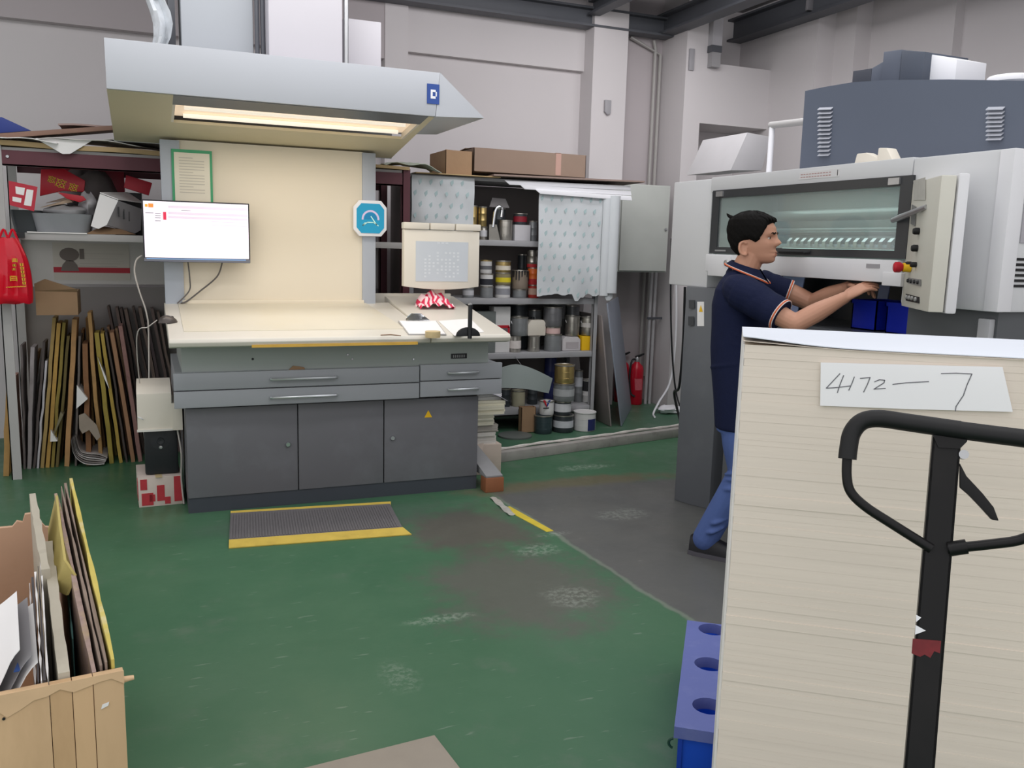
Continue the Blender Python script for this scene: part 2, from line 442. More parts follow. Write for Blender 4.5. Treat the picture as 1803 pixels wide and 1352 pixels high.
solo('wall_plate', MB().prism([(p.x - .03, 6.985, p.z - .04), (p.x, 6.985, p.z - .065), (p.x + .03, 6.985, p.z - .05), (p.x + .03, 6.985, p.z + .06), (p.x - .03, 6.985, p.z + .06)], (0, -.025, 0)), pm('plate_grey', '9d9b9f', .5), 'small grey shield shaped bracket on the pier above the carton boxes', 'plate', bevel=.004)
p = onY(1425, 8, 6.17)
solo('wall_plate', MB().box(p.x - .03, p.x + .03, 6.15, 6.18, p.z - .05, p.z + .2), pm('plate_dark', '7d7b7f', .5), 'dark grey socket plate high on the right wall by the frame edge', 'plate', bevel=.004)
# ================================================================== inspection console
M_slate = pm('slate_steel', '68686d', .42, var=.07, scale=2.2, dirt='83868c', dirt_amt=.35, dirt_scale=2.6)
M_slate2 = pm('drawer_steel', '979a9f', .4, var=.05, scale=2)
M_fascia = pm('fascia_steel', '99a09c', .42, var=.05, scale=2)
M_plinth = pm('plinth_steel', '3f434b', .5, var=.12, scale=4)
M_desk = pm('desk_enamel', 'd8d3c8', .35, var=.03, scale=3)
M_inset = pm('desk_inset', 'd0c9b8', .45, var=.06, scale=4, dirt='c4b898', dirt_amt=.35, dirt_scale=2)
M_post = pm('post_enamel', 'aab0ba', .4, var=.04)
M_panel = pm('viewing_panel', 'dfd5c2', .6, var=.03, scale=1.5)
M_handle = pm('handle_alu', 'c9ccd0', .3, .7, var=.05)
XL, XR, YF = .171, 1.858, 4.917
con = thing('inspection_console', 'grey steel inspection console with cream sloping desk and tall viewing panel', 'console', (1.0, 5.3, 0))
part('body', MB().box(XL, XR, YF + .03, 5.72, .08, .6), M_slate, con)
part('plinth', MB().box(XL + .002, XR - .004, YF + .006, 5.7, 0, .085), M_plinth, con)
xa = onY(525, 790, YF).x; xb = onY(676, 780, YF).x
for k, (x0, x1) in enumerate(((XL, xa), (xa, xb), (xb, XR))):
    d = part('door', MB().box(x0 + .003, x1 - .003, YF, YF + .032, .086, .585), M_slate, con, bevel=.003)
    if k != 1:
        q = onY(507, 782, YF) if k == 0 else onY(691, 771, YF)
        part('lock', MB().lathe([(.0, -.012), (.012, -.012), (.016, -.004), (.016, .0), (.02, .001), (.02, .004)], (q.x, YF, q.z), 14, 'Y'), M_chrome, d, label='chrome lock')
# warning triangle on the right door
q = onY(754, 729, YF)
part('warning_label', MB().prism([(q.x - .024, YF, q.z - .02), (q.x + .024, YF, q.z - .02), (q.x, YF, q.z + .024)], (0, -.0015, 0)), M_yellow, con, label='yellow warning triangle')
# drawers
YD = 4.85
part('drawer_case', MB().box(.125, 1.972, YD + .03, 5.7, .603, .79), M_slate2, con)
xs, zs = 1.461, .694
for (x0, x1, z0, z1, hx) in ((.113, xs, zs, .792, (478, 593, 667)), (.113, xs, .598, zs, (478, 593, 699)), (xs, 1.983, zs + .006, .8, (791, 842, 657)), (xs, 1.983, .603, zs + .006, (791, 842, 686))):
    d = part('drawer', MB().box(x0 + .003, x1 - .003, YD, YD + .034, z0 + .003, z1 - .003), M_slate2, con, bevel=.003)
    a, b = onY(hx[0], hx[2], YD - .02), onY(hx[1], hx[2] - 2, YD - .02); z = (a.z + b.z) / 2
    h = MB().tube([(a.x, YD, z), (a.x, YD - .02, z), (a.x + .008, YD - .026, z), (b.x - .008, YD - .026, z), (b.x, YD - .02, z), (b.x, YD, z)], .0075, 8)
    part('handle', h, M_handle, d, label='bright bar handle')
# fascia under the desk
fa = part('fascia', MB().box(.16, 1.9, 4.885, 5.65, .79, .96), M_fascia, con)
for px in (445, 620, 728, 612):
    q = onY(px, 632 if px != 612 else 624, 4.885)
    part('bolt', MB().lathe([(0, -.005), (.005, -.005), (.007, 0)], (q.x, 4.885, q.z), 8, 'Y'), M_chrome if px != 445 else M_dark, fa)
a = onY(794, 632, 4.884); b = onY(822, 622, 4.884)
part('name_plate', MB().box(a.x, b.x, 4.882, 4.886, a.z + .002, b.z - .0), M_dark, con, label='small black name plate')
for k in range(6):
    x = a.x + .012 + (b.x - a.x - .02) * k / 6
    fa2 = MB().box(x, x + .007, 4.8815, 4.883, (a.z + b.z) / 2 - .008, (a.z + b.z) / 2 + .008)
    if k == 0: nm = fa2
    else: nm.add(fa2.v, fa2.f)
part('lettering', nm, pm('grey_print', '8b8b8b', .6), con)
# sloping desk: left big one and right one, each a wedge with a rounded lip
def desk(x0, x1, yb, zb, name):
    zf0, zf1 = .948, .99
    poly = [(4.75, .935), (4.70, zf0 - .002), (4.69, zf0 + .02), (4.70, zf1 - .004), (4.72, zf1), (4.80, zf1 + .012), (yb, zb), (yb, zb - .07)]
    return part(name, MB().prism([(x0, y, z) for y, z in poly], (x1 - x0, 0, 0)), M_desk, con, bevel=.004)
ZB = 1.108
desk(.098, 1.475, 5.62, ZB, 'desk_top')
desk(1.481, 1.965, 5.75, ZB + .035, 'side_desk_top')
def on_desk(y, dz=0.):   # height of the big desk's slope
    return 1.002 + (ZB - 1.002) * (y - 4.80) / (5.62 - 4.80) + dz
def on_side(y, dz=0.):
    return 1.002 + (ZB + .035 - 1.002) * (y - 4.80) / (5.75 - 4.80) + dz
part('inset_plate', MB().hexa([(.175, 4.85, on_desk(4.85, -.002)), (1.37, 4.85, on_desk(4.85, -.002)), (1.315, 5.59, on_desk(5.59, -.002)), (.175, 5.59, on_desk(5.59, -.002)),
     (.175, 4.85, on_desk(4.85, .004)), (1.37, 4.85, on_desk(4.85, .004)), (1.315, 5.59, on_desk(5.59, .004)), (.175, 5.59, on_desk(5.59, .004))]), M_inset, con, bevel=.002)
# yellow worn strip along the front lip
part('edge_strip', MB().box(.5, 1.40, 4.692, 4.70, .937, .952), pm('yellowed_tape', 'd0a648', .6, var=.2, scale=12), con, label='yellowed tape along the desk lip')
# viewing panel with its two posts
part('viewing_panel', MB().box(.2, 1.30, 5.60, 5.64, ZB - .02, 2.058), M_panel, con)
part('panel_ledge', MB().box(.2, 1.30, 5.575, 5.60, ZB - .005, ZB + .018), M_panel, con, bevel=.003)
for x0, x1 in ((.105, .212), (1.292, 1.378)):
    part('panel_post', MB().box(x0, x1, 5.585, 5.66, ZB - .05, 2.055), M_post, con, bevel=.004)
part('rear_upstand', MB().box(1.40, 1.95, 5.75, 5.77, 1.0, 1.16), M_desk, con, bevel=.003)

# ================================================================== hood over the console
M_hood = pm('hood_enamel', 'b6b9bf', .38, var=.03, scale=1.5)
M_under = pm('hood_underside', 'd0c6a9', .55, var=.04, scale=2)
hood = thing('light_hood', 'wide pale steel light hood with warm strip lamp above the viewing panel', 'lamp hood', (.7, 5.1, 2.3))
hz0, hz1, hy0, hy1 = 2.19, 2.423, 4.75, 5.78
hzb = 2.045
part('front_plate', MB().prism([(-.138, hy0, hz0), (1.505, hy0, hz0), (1.53, hy0, hz1), (-.14, hy0, hz1)], (0, .02, 0)), M_hood, hood, bevel=.003)
# side wing: folded plate running out to a point
part('side_wing', MB().add([(1.507, hy0, hz0), (1.8, hy0 + .02, 2.207), (1.53, hy0, hz1), (1.51, hy0 + .9, hz0), (1.8, hy0 + .9, 2.207), (1.53, hy0 + .9, hz1)], [(0, 1, 2), (5, 4, 3), (0, 3, 4, 1), (1, 4, 5, 2), (2, 5, 3, 0)]), M_hood, hood, smooth=20)
part('roof', MB().box(-.14, 1.53, hy0 + .02, hy1, hz1 - .02, hz1 - .002), M_hood, hood)
part('side_panel', MB().prism([(-.138, hy0 + .02, hz0), (-.138, hy1, hzb), (-.138, hy1, hz1 - .02), (-.138, hy0 + .02, hz1 - .02)], (.015, 0, 0)), M_under, hood)
part('rear_panel', MB().box(-.14, 1.53, hy1 - .015, hy1, hzb, hz1 - .02), M_hood, hood)
def uz(y): return hz0 + (hzb - hz0) * (y - hy0) / (hy1 - hy0)
def uquad(x0, x1, y0, y1, dz0=0., dz1=.015, xs=0.):   # slab on the sloping underside
    return [(x0, y0, uz(y0) + dz0), (x1, y0, uz(y0) + dz0), (x1 + xs, y1, uz(y1) + dz0), (x0, y1, uz(y1) + dz0), (x0, y0, uz(y0) + dz1), (x1, y0, uz(y0) + dz1), (x1 + xs, y1, uz(y1) + dz1), (x0, y1, uz(y1) + dz1)]
ox0, ox1, oy0, oy1 = .16, 1.47, 4.80, 5.27
u = MB()
u.hexa(uquad(-.138, ox0, hy0 + .02, hy1))
u.hexa(uquad(ox1, 1.505, hy0 + .02, hy1, xs=.02))
u.hexa(uquad(ox0, ox1, oy1, hy1))
part('underside', u, M_under, hood)
part('lamp_housing', MB().hexa(uquad(ox0, ox1, hy0 + .02, oy0 + .13, 0, .05)), pm('lamp_housing_grey', '6c6f74', .4), hood)
M_lamp = pm('lit_diffuser', 'f3ddc4', .5, var=.02, emit=.4)
dif = part('diffuser', MB().hexa(uquad(ox0 + .015, ox1 - .015, oy0 + .14, oy1 - .01, .035, .045)), M_lamp, hood)
part('reflector_rim', MB().hexa(uquad(ox0 - .0, ox0 + .014, oy0 + .13, oy1, 0, .05)).hexa(uquad(ox1 - .014, ox1, oy0 + .13, oy1, 0, .05)), M_cream, hood)
for y in (5.02, 5.18):
    part('tube_lamp', MB().tube([(ox0 + .06, y, uz(y) + .016), (ox1 - .06, y, uz(y) + .016)], .012, 10), pm('lit_tube', 'fff0e0', .5, emit=.55), dif)
lt = area('hood_lamp_light', (.8, 5.06, uz(5.06) - .03), 1.2, .25, 6, (1, .92, .80), (math.radians(-8), 0, 0))
q0 = onY(752, 147, hy0); q1 = onY(773, 184, hy0)
bd = part('badge', MB().box(q0.x, q1.x, hy0 - .004, hy0, q1.z, q0.z), pm('badge_blue', '2a4a92', .4), hood, label='blue badge with white emblem')
cxb, czb = (q0.x + q1.x) / 2, (q0.z + q1.z) / 2
em = MB().prism([(cxb - .015, hy0 - .004, czb - .025), (cxb + .013, hy0 - .004, czb - .025), (cxb + .013, hy0 - .004, czb - .012), (cxb - .004, hy0 - .004, czb - .012), (cxb - .004, hy0 - .004, czb + .01), (cxb + .013, hy0 - .004, czb + .01), (cxb + .013, hy0 - .004, czb + .022), (cxb - .015, hy0 - .004, czb + .022)], (0, -.0015, 0))
em.box(cxb + .013, cxb + .02, hy0 - .0055, hy0 - .004, czb - .012, czb + .012)
part('emblem', em, M_white, bd)
# ducts standing on the hood roof
zr = hz1 - .002
solo('exhaust_duct', MB().box(.225, .6, 5.22, 5.56, zr, 3.70), pm('duct_grey', 'a4a8ad', .4, var=.05, scale=1), 'left pale grey square exhaust duct rising from the hood roof', 'duct', bevel=.01)
solo('exhaust_duct', MB().box(.66, 1.06, 5.06, 5.42, zr, 3.70), pm('duct_white', 'bfbcc1', .4, var=.04, scale=1), 'right white square exhaust duct rising from the hood roof', 'duct', bevel=.01)
solo('junction_box', MB().box(1.12, 1.345, 5.32, 5.55, zr, onY(640, 35, 5.32).z), pm('duct_white', 'bfbcc1', .4), 'white junction box on the hood roof right of the ducts', 'box', bevel=.008)
for x, lab in ((.617, 'dark pipe between the two hood ducts, left of the pair'), (.648, 'dark pipe between the two hood ducts, right of the pair')):
    solo('riser_pipe', MB().tube([(x, 5.2, zr), (x, 5.2, 3.72)], .013, 10), M_beam, lab, 'pipe', group='riser pipes')
solo('riser_pipe', MB().tube([(1.083, 5.08, zr), (1.083, 5.08, 3.72)], .014, 10), M_steel, 'thin bright pipe along the right edge of the white duct', 'pipe')
solo('riser_pipe', MB().box(.165, .2, 5.3, 5.5, zr, 3.72), M_beam, 'dark strut rising from the hood roof left of the ducts', 'strut')
fm = pm('clear_film', 'c8ccd0', .25, var=.3, scale=18)
fl = MB().sheet(lambda a, b: (.05 + (.05 + .05 * abs(math.sin(b * 8))) * a + .035 * math.sin(b * 13) + .03 * b, 5.22 + .03 * math.sin(a * 9 + b * 11) + .02 * math.sin(b * 31), zr + .001 + 1.25 * b), 6, 20, (0, .003, 0))
solo('plastic_film', fl, fm, 'crumpled clear plastic film hanging on the hood roof by the left duct', 'film')

# ================================================================== things on and around the console
YP = 5.47
# monitor
tl, tr_, bl, br = (onY(*p, YP) for p in ((250, 349), (441, 360), (252, 458), (439, 466)))
x0, x1 = (tl.x + bl.x) / 2, (tr_.x + br.x) / 2; z1, z0 = (tl.z + tr_.z) / 2, (bl.z + br.z) / 2
mon = thing('monitor', 'wide flat monitor with bright white screen mounted on the viewing panel', 'monitor', ((x0 + x1) / 2, YP + .03, z0))
part('case', MB().box(x0, x1, YP, YP + .045, z0, z1), pm('monitor_black', '2a2a30', .35), mon, bevel=.005)
part('wall_bracket', MB().box((x0 + x1) / 2 - .07, (x0 + x1) / 2 + .07, YP + .045, 5.599, (z0 + z1) / 2 - .06, (z0 + z1) / 2 + .06), M_dark, mon)
part('screen', MB().box(x0 + .008, x1 - .008, YP - .002, YP, z0 + .025, z1 - .008), pm('lit_screen', 'f1e9f4', .4, var=.01, emit=.45), mon)
part('chin', MB().box(x0 + .002, x1 - .002, YP - .003, YP, z0 + .002, z0 + .022), pm('monitor_chin', '6d6f7a', .35), mon)
def spx(px, py): return onY(px, py, YP - .003)
def srect(a, b, col, nm):
    p, q = spx(*a), spx(*b)
    return MB().box(p.x, q.x, YP - .0035, YP - .002, q.z, p.z), pm(nm, col, .4, var=.01, emit=.5)
for a, b, col, nm in (((261, 358), (270, 365), 'f08a3c', 'screen_orange'), ((255, 359), (260, 364), 'e8a030', 'screen_amber'), ((287, 373), (293, 387), 'd0304e', 'screen_red'), ((258, 454), (433, 459), '6f8fb8', 'screen_taskbar')):
    mb, mm = srect(a, b, col, nm); part('screen_mark', mb, mm, mon)
ln = MB()
for (xa_, xb_, y) in ((273, 283, 375), (273, 283, 379), (273, 283, 383), (273, 283, 388), (256, 270, 374), (319, 336, 370)):
    p, q = spx(xa_, y), spx(xb_, y + 1.3); ln.box(p.x, q.x, YP - .003, YP - .002, q.z, p.z)
part('screen_text', ln, pm('screen_grey', '8a8490', .5), mon)
ln = MB()
for (xa_, xb_, y) in ((296, 436, 377), (296, 436, 384), (372, 436, 391), (372, 436, 397), (296, 436, 366)):
    p, q = spx(xa_, y), spx(xb_, y + .8); ln.box(p.x, q.x, YP - .003, YP - .002, q.z, p.z)
part('screen_table', ln, pm('screen_line', 'd9ccdc', .5, emit=.45), mon)
# monitor cables
solo('cable', MB().tube(smoothpath([(.43, 5.52, z0 + .01), (.40, 5.56, 1.27), (.30, 5.57, 1.18), (.225, 5.57, 1.12), (.19, 5.56, ZB)], 6), .0045, 6), pm('cable_grey', '5a5654', .5), 'grey cable curving from the monitor across the cream panel to the desk', 'cable')
solo('cable', MB().tube(smoothpath([(.235, 5.56, z0 + .02), (.245, 5.57, 1.25), (.238, 5.57, 1.18), (.17, 5.55, ZB)], 6), .004, 6), pm('cable_grey', '5a5654', .5), 'grey cable dropping beside the left panel post to the desk', 'cable')
q = [onY(250, 450, 5.5), onY(240, 458, 5.5), onY(237, 480, 5.5), onY(246, 515, 5.5), onY(258, 552, 5.5), onY(262, 600, 5.5)]
solo('cable', MB().tube(smoothpath(q + [Vector((q[-1].x - .02, 5.45, .2)), Vector((q[-1].x, 5.42, .006))], 5), .0045, 6), pm('cable_pale', 'b5aea8', .5), 'pale cable looping down from the monitor left of the console', 'cable')
# framed notice with a green tape border
a, b = onY(301, 262, 5.592), onY(375, 352, 5.592)
a2 = Vector((.222, 0, 2.005))
nt = thing('paper_notice', 'white printed notice with green tape border on the viewing panel', 'notice', (a.x + .1, 5.597, b.z))
part('tape_border', MB().box(a.x, b.x, 5.578, 5.583, b.z - .06, a.z), pm('green_tape', '3f9a6c', .5, var=.1), nt)
part('sheet', MB().box(a.x + .014, b.x - .014, 5.5755, 5.579, b.z - .055, a.z - .018), pm('notice_paper', 'dcd6c6', .8), nt)
ln = MB()
for k in range(13):
    z = a.z - .05 - k * .0165; ww = (1 if k % 5 else .55)
    ln.box(a.x + .04, a.x + .04 + (b.x - a.x - .085) * ww, 5.5748, 5.576, z, z + .005)
part('print_lines', ln, pm('faint_print', 'bfb9ae', .8), nt)
# octagonal gauge sign
gc = onY(652.5, 384.5, 5.55); r = .107; ry = .112
def octa(k, y): return [(gc.x + sx * r * k, y, gc.z + sz * ry * k) for sx, sz in ((-1, -.62), (-.66, -1), (.66, -1), (1, -.62), (1, .62), (.66, 1), (-.66, 1), (-1, .62))]
gs = thing('gauge_sign', 'white octagonal plate with a blue dial on the right panel post', 'sign', (gc.x, 5.56, gc.z))
part('plate', MB().prism(octa(1, 5.555), (0, .03, 0)), M_white, gs, bevel=.004)
part('dial_face', MB().prism(octa(.83, 5.552), (0, .004, 0)), pm('dial_blue', '1f9cc8', .4, var=.04), gs)
ring = MB()
aa = arc((gc.x, 5.5515, gc.z - .005), (1, 0, 0), (0, 0, 1), .057, -5, 185, 18); bb = arc((gc.x, 5.5515, gc.z - .005), (1, 0, 0), (0, 0, 1), .045, -5, 185, 18)
for i in range(18): ring.prism([aa[i], aa[i + 1], bb[i + 1], bb[i]], (0, -.001, 0))
part('scale_arc', ring, pm('dial_lilac', 'd9c9ec', .5), gs)
g2 = MB()
cc = arc((gc.x, 5.5515, gc.z - .005), (1, 0, 0), (0, 0, 1), .040, 0, 180, 14)
g2.prism(cc, (0, -.0008, 0))
part('dial_inner', g2, pm('dial_blue_deep', '1884b8', .4), gs)
g3 = strokes([[(gc.x - .05, 5.5505, gc.z - .045), (gc.x - .02, 5.5505, gc.z - .025), (gc.x + .02, 5.5505, gc.z - .025), (gc.x + .05, 5.5505, gc.z - .045)], [(gc.x + .04, 5.5505, gc.z - .04), (gc.x + .003, 5.5505, gc.z + .012)], [(gc.x - .05, 5.5505, gc.z - .045), (gc.x - .034, 5.5505, gc.z - .028)]], .006, (0, -1, 0))
part('needle', g3, pm('dial_mint', 'c8fff0', .5), gs)

# touch screen panel on its arm over the right desk
YT = 5.40
c4 = [onY(*p, YT) for p in ((710, 399), (843, 394), (845, 508), (713, 511))]
tx0, tx1 = (c4[0].x + c4[3].x) / 2, (c4[1].x + c4[2].x) / 2; tz1, tz0 = (c4[0].z + c4[1].z) / 2, (c4[2].z + c4[3].z) / 2
ts = thing('touch_panel', 'cream control panel with grey touch screen above the right desk', 'control panel', ((tx0 + tx1) / 2, YT + .05, tz0))
lo = [(tx0 + (tx1 - tx0) * i / 10, YT, tz0 + .018 - .02 * math.sin(math.pi * i / 10)) for i in range(11)]
part('housing', MB().prism(lo + [(tx1, YT, tz1 - .032), (tx0, YT, tz1 - .032)], (0, .06, 0)), M_cream, ts, bevel=.006)
for f0, f1 in ((0, .325), (.335, .655), (.665, 1)):
    part('hinge_bar', MB().box(tx0 - .004 + (tx1 - tx0 + .008) * f0, tx0 - .004 + (tx1 - tx0 + .008) * f1, YT - .012, YT + .06, tz1 - .03, tz1 + .012), M_cream, ts, bevel=.008)
s4 = [onY(*p, YT - .002) for p in ((731, 427), (823, 424), (825, 494), (733, 497))]
sx0, sx1, sz0, sz1 = (s4[0].x + s4[3].x) / 2, (s4[1].x + s4[2].x) / 2, (s4[2].z + s4[3].z) / 2, (s4[0].z + s4[1].z) / 2
scn = part('screen', MB().box(sx0, sx1, YT - .003, YT + .001, sz0, sz1), pm('touch_screen_grey', 'b9bec4', .2, var=.08, scale=4, emit=.12), ts)
ic = MB(); rnd = random.Random(4)
for i in range(9):
    for j in range(8):
        if rnd.random() < .62:
            x = sx0 + (sx1 - sx0) * (.16 + .078 * i); z = sz0 + (sz1 - sz0) * (.1 + .085 * j)
            ic.box(x, x + .014, YT - .004, YT - .003, z, z + .012)
for i in range(3): ic.box(sx0 + (sx1 - sx0) * (.4 + .08 * i), sx0 + (sx1 - sx0) * (.45 + .08 * i), YT - .004, YT - .003, sz1 - .012, sz1 - .005)
part('icons', ic, pm('icon_pale', 'c8ccd0', .4, emit=.12), scn)
part('support_arm', MB().box((tx0 + tx1) / 2 - .04, (tx0 + tx1) / 2 + .04, YT + .06, YT + .11, on_side(YT + .11), (tz0 + tz1) / 2), M_cream, ts, bevel=.006)

# crumpled pink patterned cloth behind the panel foot
def cloth_material():
    m = bpy.data.materials.new('pink_swirl_cloth'); m.use_nodes = True; N = m.node_tree.nodes; L = m.node_tree.links
    tc = N.new('ShaderNodeTexCoord'); w = N.new('ShaderNodeTexWave'); w.inputs['Scale'].default_value = 9; w.inputs['Distortion'].default_value = 9; w.inputs['Detail'].default_value = 1
    L.new(tc.outputs['Object'], w.inputs['Vector'])
    r = N.new('ShaderNodeMapRange'); r.inputs['From Min'].default_value = .42; r.inputs['From Max'].default_value = .55; L.new(w.outputs['Fac'], r.inputs['Value'])
    mx = N.new('ShaderNodeMix'); mx.data_type = 'RGBA'; mx.inputs['A'].default_value = (*lin('f3d3d6'), 1); mx.inputs['B'].default_value = (*lin('d42a52'), 1)
    L.new(r.outputs[0], mx.inputs['Factor']); L.new(mx.outputs['Result'], N['Principled BSDF'].inputs['Base Color']); N['Principled BSDF'].inputs['Roughness'].default_value = .8
    return m
q0 = onY(738, 540, 5.36); q1 = onY(800, 508, 5.36)
def clf(a, b):
    x = q0.x + (q1.x - q0.x) * a; y = 5.33 + .14 * b
    return (x, y, on_side(y, .006) + .085 * math.sin(math.pi * min(1, a * 1.02)) ** .6 * (.35 + .65 * b) + .012 * math.sin(a * 21 + b * 5) + .008 * math.sin(b * 17))
solo('patterned_cloth', MB().sheet(clf, 16, 8, (0, 0, .003)), cloth_material(), 'crumpled pink and white patterned cloth on the desk under the touch panel', 'cloth')

# clipboard with paper, on the right desk
def deskpt(px, py, dz=0.):   # a photo pixel met with the right desk's slope
    d = ray(px, py); b = on_side(1) - on_side(0)
    return EYEV + d * ((on_side(0, dz) - EYE) / (d.z - b * d.y))
A, B, C_, D_ = deskpt(701, 566), deskpt(768, 566), deskpt(786, 590), deskpt(719, 590)
cb = thing('clipboard', 'silver clipped clipboard with blank white paper on the right desk', 'clipboard', tuple(A))
def slab(pts, t, up=(0, 0, 1)): return MB().prism(pts, Vector(up) * t)
part('board', slab([A, B, C_, D_], .005), pm('clipboard_grey', 'a9a7a6', .4), cb)
mid = (A + B) / 2; ce = (A + B + C_ + D_) / 4
part('paper', slab([p + (ce - p) * .05 + Vector((0, 0, .005)) for p in (A, B, C_, D_)], .002), M_paper, cb)
u_ = (B - A).normalized()
part('clip', MB().prism([mid - u_ * .075 + Vector((0, -.02, .007)), mid + u_ * .075 + Vector((0, -.02, .007)), mid + u_ * .06 + Vector((0, .012, .02)), mid + u_ * .03 + Vector((0, .012, .045)), mid - u_ * .03 + Vector((0, .012, .045)), mid - u_ * .06 + Vector((0, .012, .02))], (0, .012, .004)), M_chrome, cb, bevel=.003)
P4 = [deskpt(*p) for p in ((772, 566), (828, 562), (852, 585), (800, 592))]
solo('paper_sheet', slab([p + Vector((0, 0, .001)) for p in P4], .003), M_paper, 'loose white paper sheet beside the clipboard on the right desk', 'paper')
q = deskpt(762, 594)
tp = thing('tape_roll', 'short yellowed tape roll lying by the desk front edge', 'tape roll', tuple(q))
part('roll', MB().lathe([(.019, 0), (.042, 0), (.043, .012), (.043, .034), (.041, .036), (.019, .036)], (q.x, q.y, q.z), 24), pm('old_tape', 'c9b489', .5, var=.15, scale=40), tp)
part('core', MB().lathe([(.013, .002), (.019, .002), (.019, .034), (.013, .034)], (q.x, q.y, q.z), 20), M_card, tp)
q = deskpt(827, 596)
st_ = thing('measuring_stand', 'black upright gauge post with half round foot on the right desk', 'gauge', tuple(q))
part('post', MB().tube([(q.x, q.y, q.z), (q.x, q.y, q.z + .19)], .0125, 12), M_dark, st_)
part('post_tip', MB().lathe([(.0125, .19), (.013, .195), (.0, .203)], (q.x, q.y, q.z), 12), M_steel, st_)
hp = arc((q.x - .005, q.y + .03, q.z + .02), (1, 0, 0), (0, 0, 1), 1, 0, 180, 1)
half = [(q.x + .072 * math.cos(t) - .006, q.y + .006, q.z + .012 + .05 * math.sin(t)) for t in [math.pi * i / 14 for i in range(15)]]
part('half_round_foot', MB().prism(half, (0, .012, .002)), M_dark, st_, bevel=.002)
A, B = deskpt(670, 590), deskpt(712, 592)
def bigdesk(px, py, dz=0.):
    d = ray(px, py); b = on_desk(1) - on_desk(0)
    return EYEV + d * ((on_desk(0, dz) - EYE) / (d.z - b * d.y))
A, B = bigdesk(670, 590, .008), bigdesk(706, 591, .008)
solo('scribing_tool', MB().tube([A, A + (B - A) * .5 + Vector((0, 0, .004)), B], [.003, .004, .0025], 6), pm('tool_brown', '8c6f5a', .4), 'thin brown tool lying on the front corner of the cream desk', 'tool')
# mouse on the desk's left edge
q = bigdesk(296, 568, .0)
ms = thing('computer_mouse', 'dark metallic mouse resting on the left edge of the desk', 'mouse', tuple(q), (0, 0, .5))
def egg(L_, W_, H_):
    rings = []
    for i in range(9):
        t = -1 + 2 * i / 8; s = math.sqrt(max(.02, 1 - t * t))
        rings.append([(L_ * t, W_ * s * math.cos(a), max(0, H_ * s * math.sin(a) * (1 - .25 * t))) for a in [2 * math.pi * k / 12 for k in range(12)]])
    return MB().loft(rings)
part('shell', egg(.055, .033, .04), pm('mouse_shell', '4e4845', .3, .3), ms, world=False, smooth=60)
part('wheel', MB().lathe([(.0, -.004), (.009, -.004), (.009, .004), (0, .004)], (.024, 0, .026), 12, 'Y'), M_dark, ms, world=False)
solo('cable', MB().tube(smoothpath([q + Vector((-.055, -.02, .016)), q + Vector((-.1, -.02, -.02)), q + Vector((-.16, .02, -.08)), q + Vector((-.15, .2, -.5)), q + Vector((-.13, .22, -1.03))], 6), .003, 6), pm('cable_pale', 'b5aea8', .5), 'thin pale mouse lead hanging off the left desk edge', 'cable')
# cardboard scrap caught in the drawer
q = onY(522, 645, 4.87)
solo('cardboard_scrap', MB().prism([(q.x - .045, 4.872, .785), (q.x + .05, 4.872, .785), (q.x + .04, 4.866, .802), (q.x - .02, 4.862, .812)], (0, .004, .0)), M_card, 'torn brown cardboard scrap sticking out above the upper drawer', 'cardboard')

# ---- left of the console: bin lid, speaker, printed carton
c0 = Vector((-.04, 5.2, 0))
bx = thing('printed_carton', 'white and red printed carton on the floor under the black speaker', 'carton', (.03, 5.28, 0), (0, 0, .04))
mbx = MB().box(-.115, .115, -.16, .16, 0, .17)
part('carton_body', mbx, pm('printed_carton_white', 'cdbfb6', .7, var=.12, scale=9, dirt='b9a99d'), bx, world=False, bevel=.003)
rd = MB()
for x0_, x1_, z0_, z1_ in ((.07, .112, .02, .165), (-.105, -.07, .1, .16), (-.1, -.04, .01, .08), (-.02, .02, .03, .12), (-.06, -.03, .03, .07), (.02, .05, .01, .05)):
    rd.box(x0_, x1_, -.1625, -.16, z0_, z1_)
rd.box(-.1175, -.115, -.12, -.03, .03, .14)
part('red_print', rd, pm('carton_red', 'b0343c', .6, var=.15, scale=30), bx, world=False)
part('tape_strip', MB().box(-.025, .01, -.17, .161, .168, .1715), pm('old_tape', 'c9b489', .5), bx, world=False)
sp = thing('loudspeaker', 'black computer loudspeaker standing on the red printed carton', 'speaker', (.05, 5.27, .1715))
part('cabinet', MB().box(-.04, .135, 5.16, 5.36, .1725, .43), pm('speaker_black', '202226', .4), sp, bevel=.012)
part('driver', MB().lathe([(0, -.004), (.018, -.007), (.02, -.002), (.05, .0)], (.045, 5.16, .365), 20, 'Y'), pm('speaker_cone', '2e2f33', .5), sp)
part('power_led', MB().lathe([(0, -.006), (.009, -.005), (.01, 0)], (.045, 5.155, .33), 10, 'Y'), M_steel, sp)
bn = thing('paper_cover', 'curved cream plastic cover box over the black speaker beside the console', 'box', (.04, 5.2, .43))
ca, cb2 = onY(240, 693, 5.12), onY(325, 770, 5.12)
prof = [(5.10, .435), (5.095, .60), (5.10, .645), (5.13, .665), (5.22, .685), (5.38, .69), (5.38, .435)]
part('shell', MB().prism([(ca.x, y, z) for y, z in prof], (min(cb2.x, .108) - ca.x, 0, 0)).box(.108, .162, 5.096, 5.38, .435, .588), M_cream, bn)
part('bottom_lip', MB().box(ca.x - .004, min(cb2.x, .11), 5.092, 5.11, .435, .446), M_offwhite, bn)
part('wire_tie', MB().tube(smoothpath([(ca.x + .005, 5.09, .52), (ca.x + .02, 5.08, .515), (ca.x + .03, 5.09, .505)], 4), .003, 6), M_white, bn)
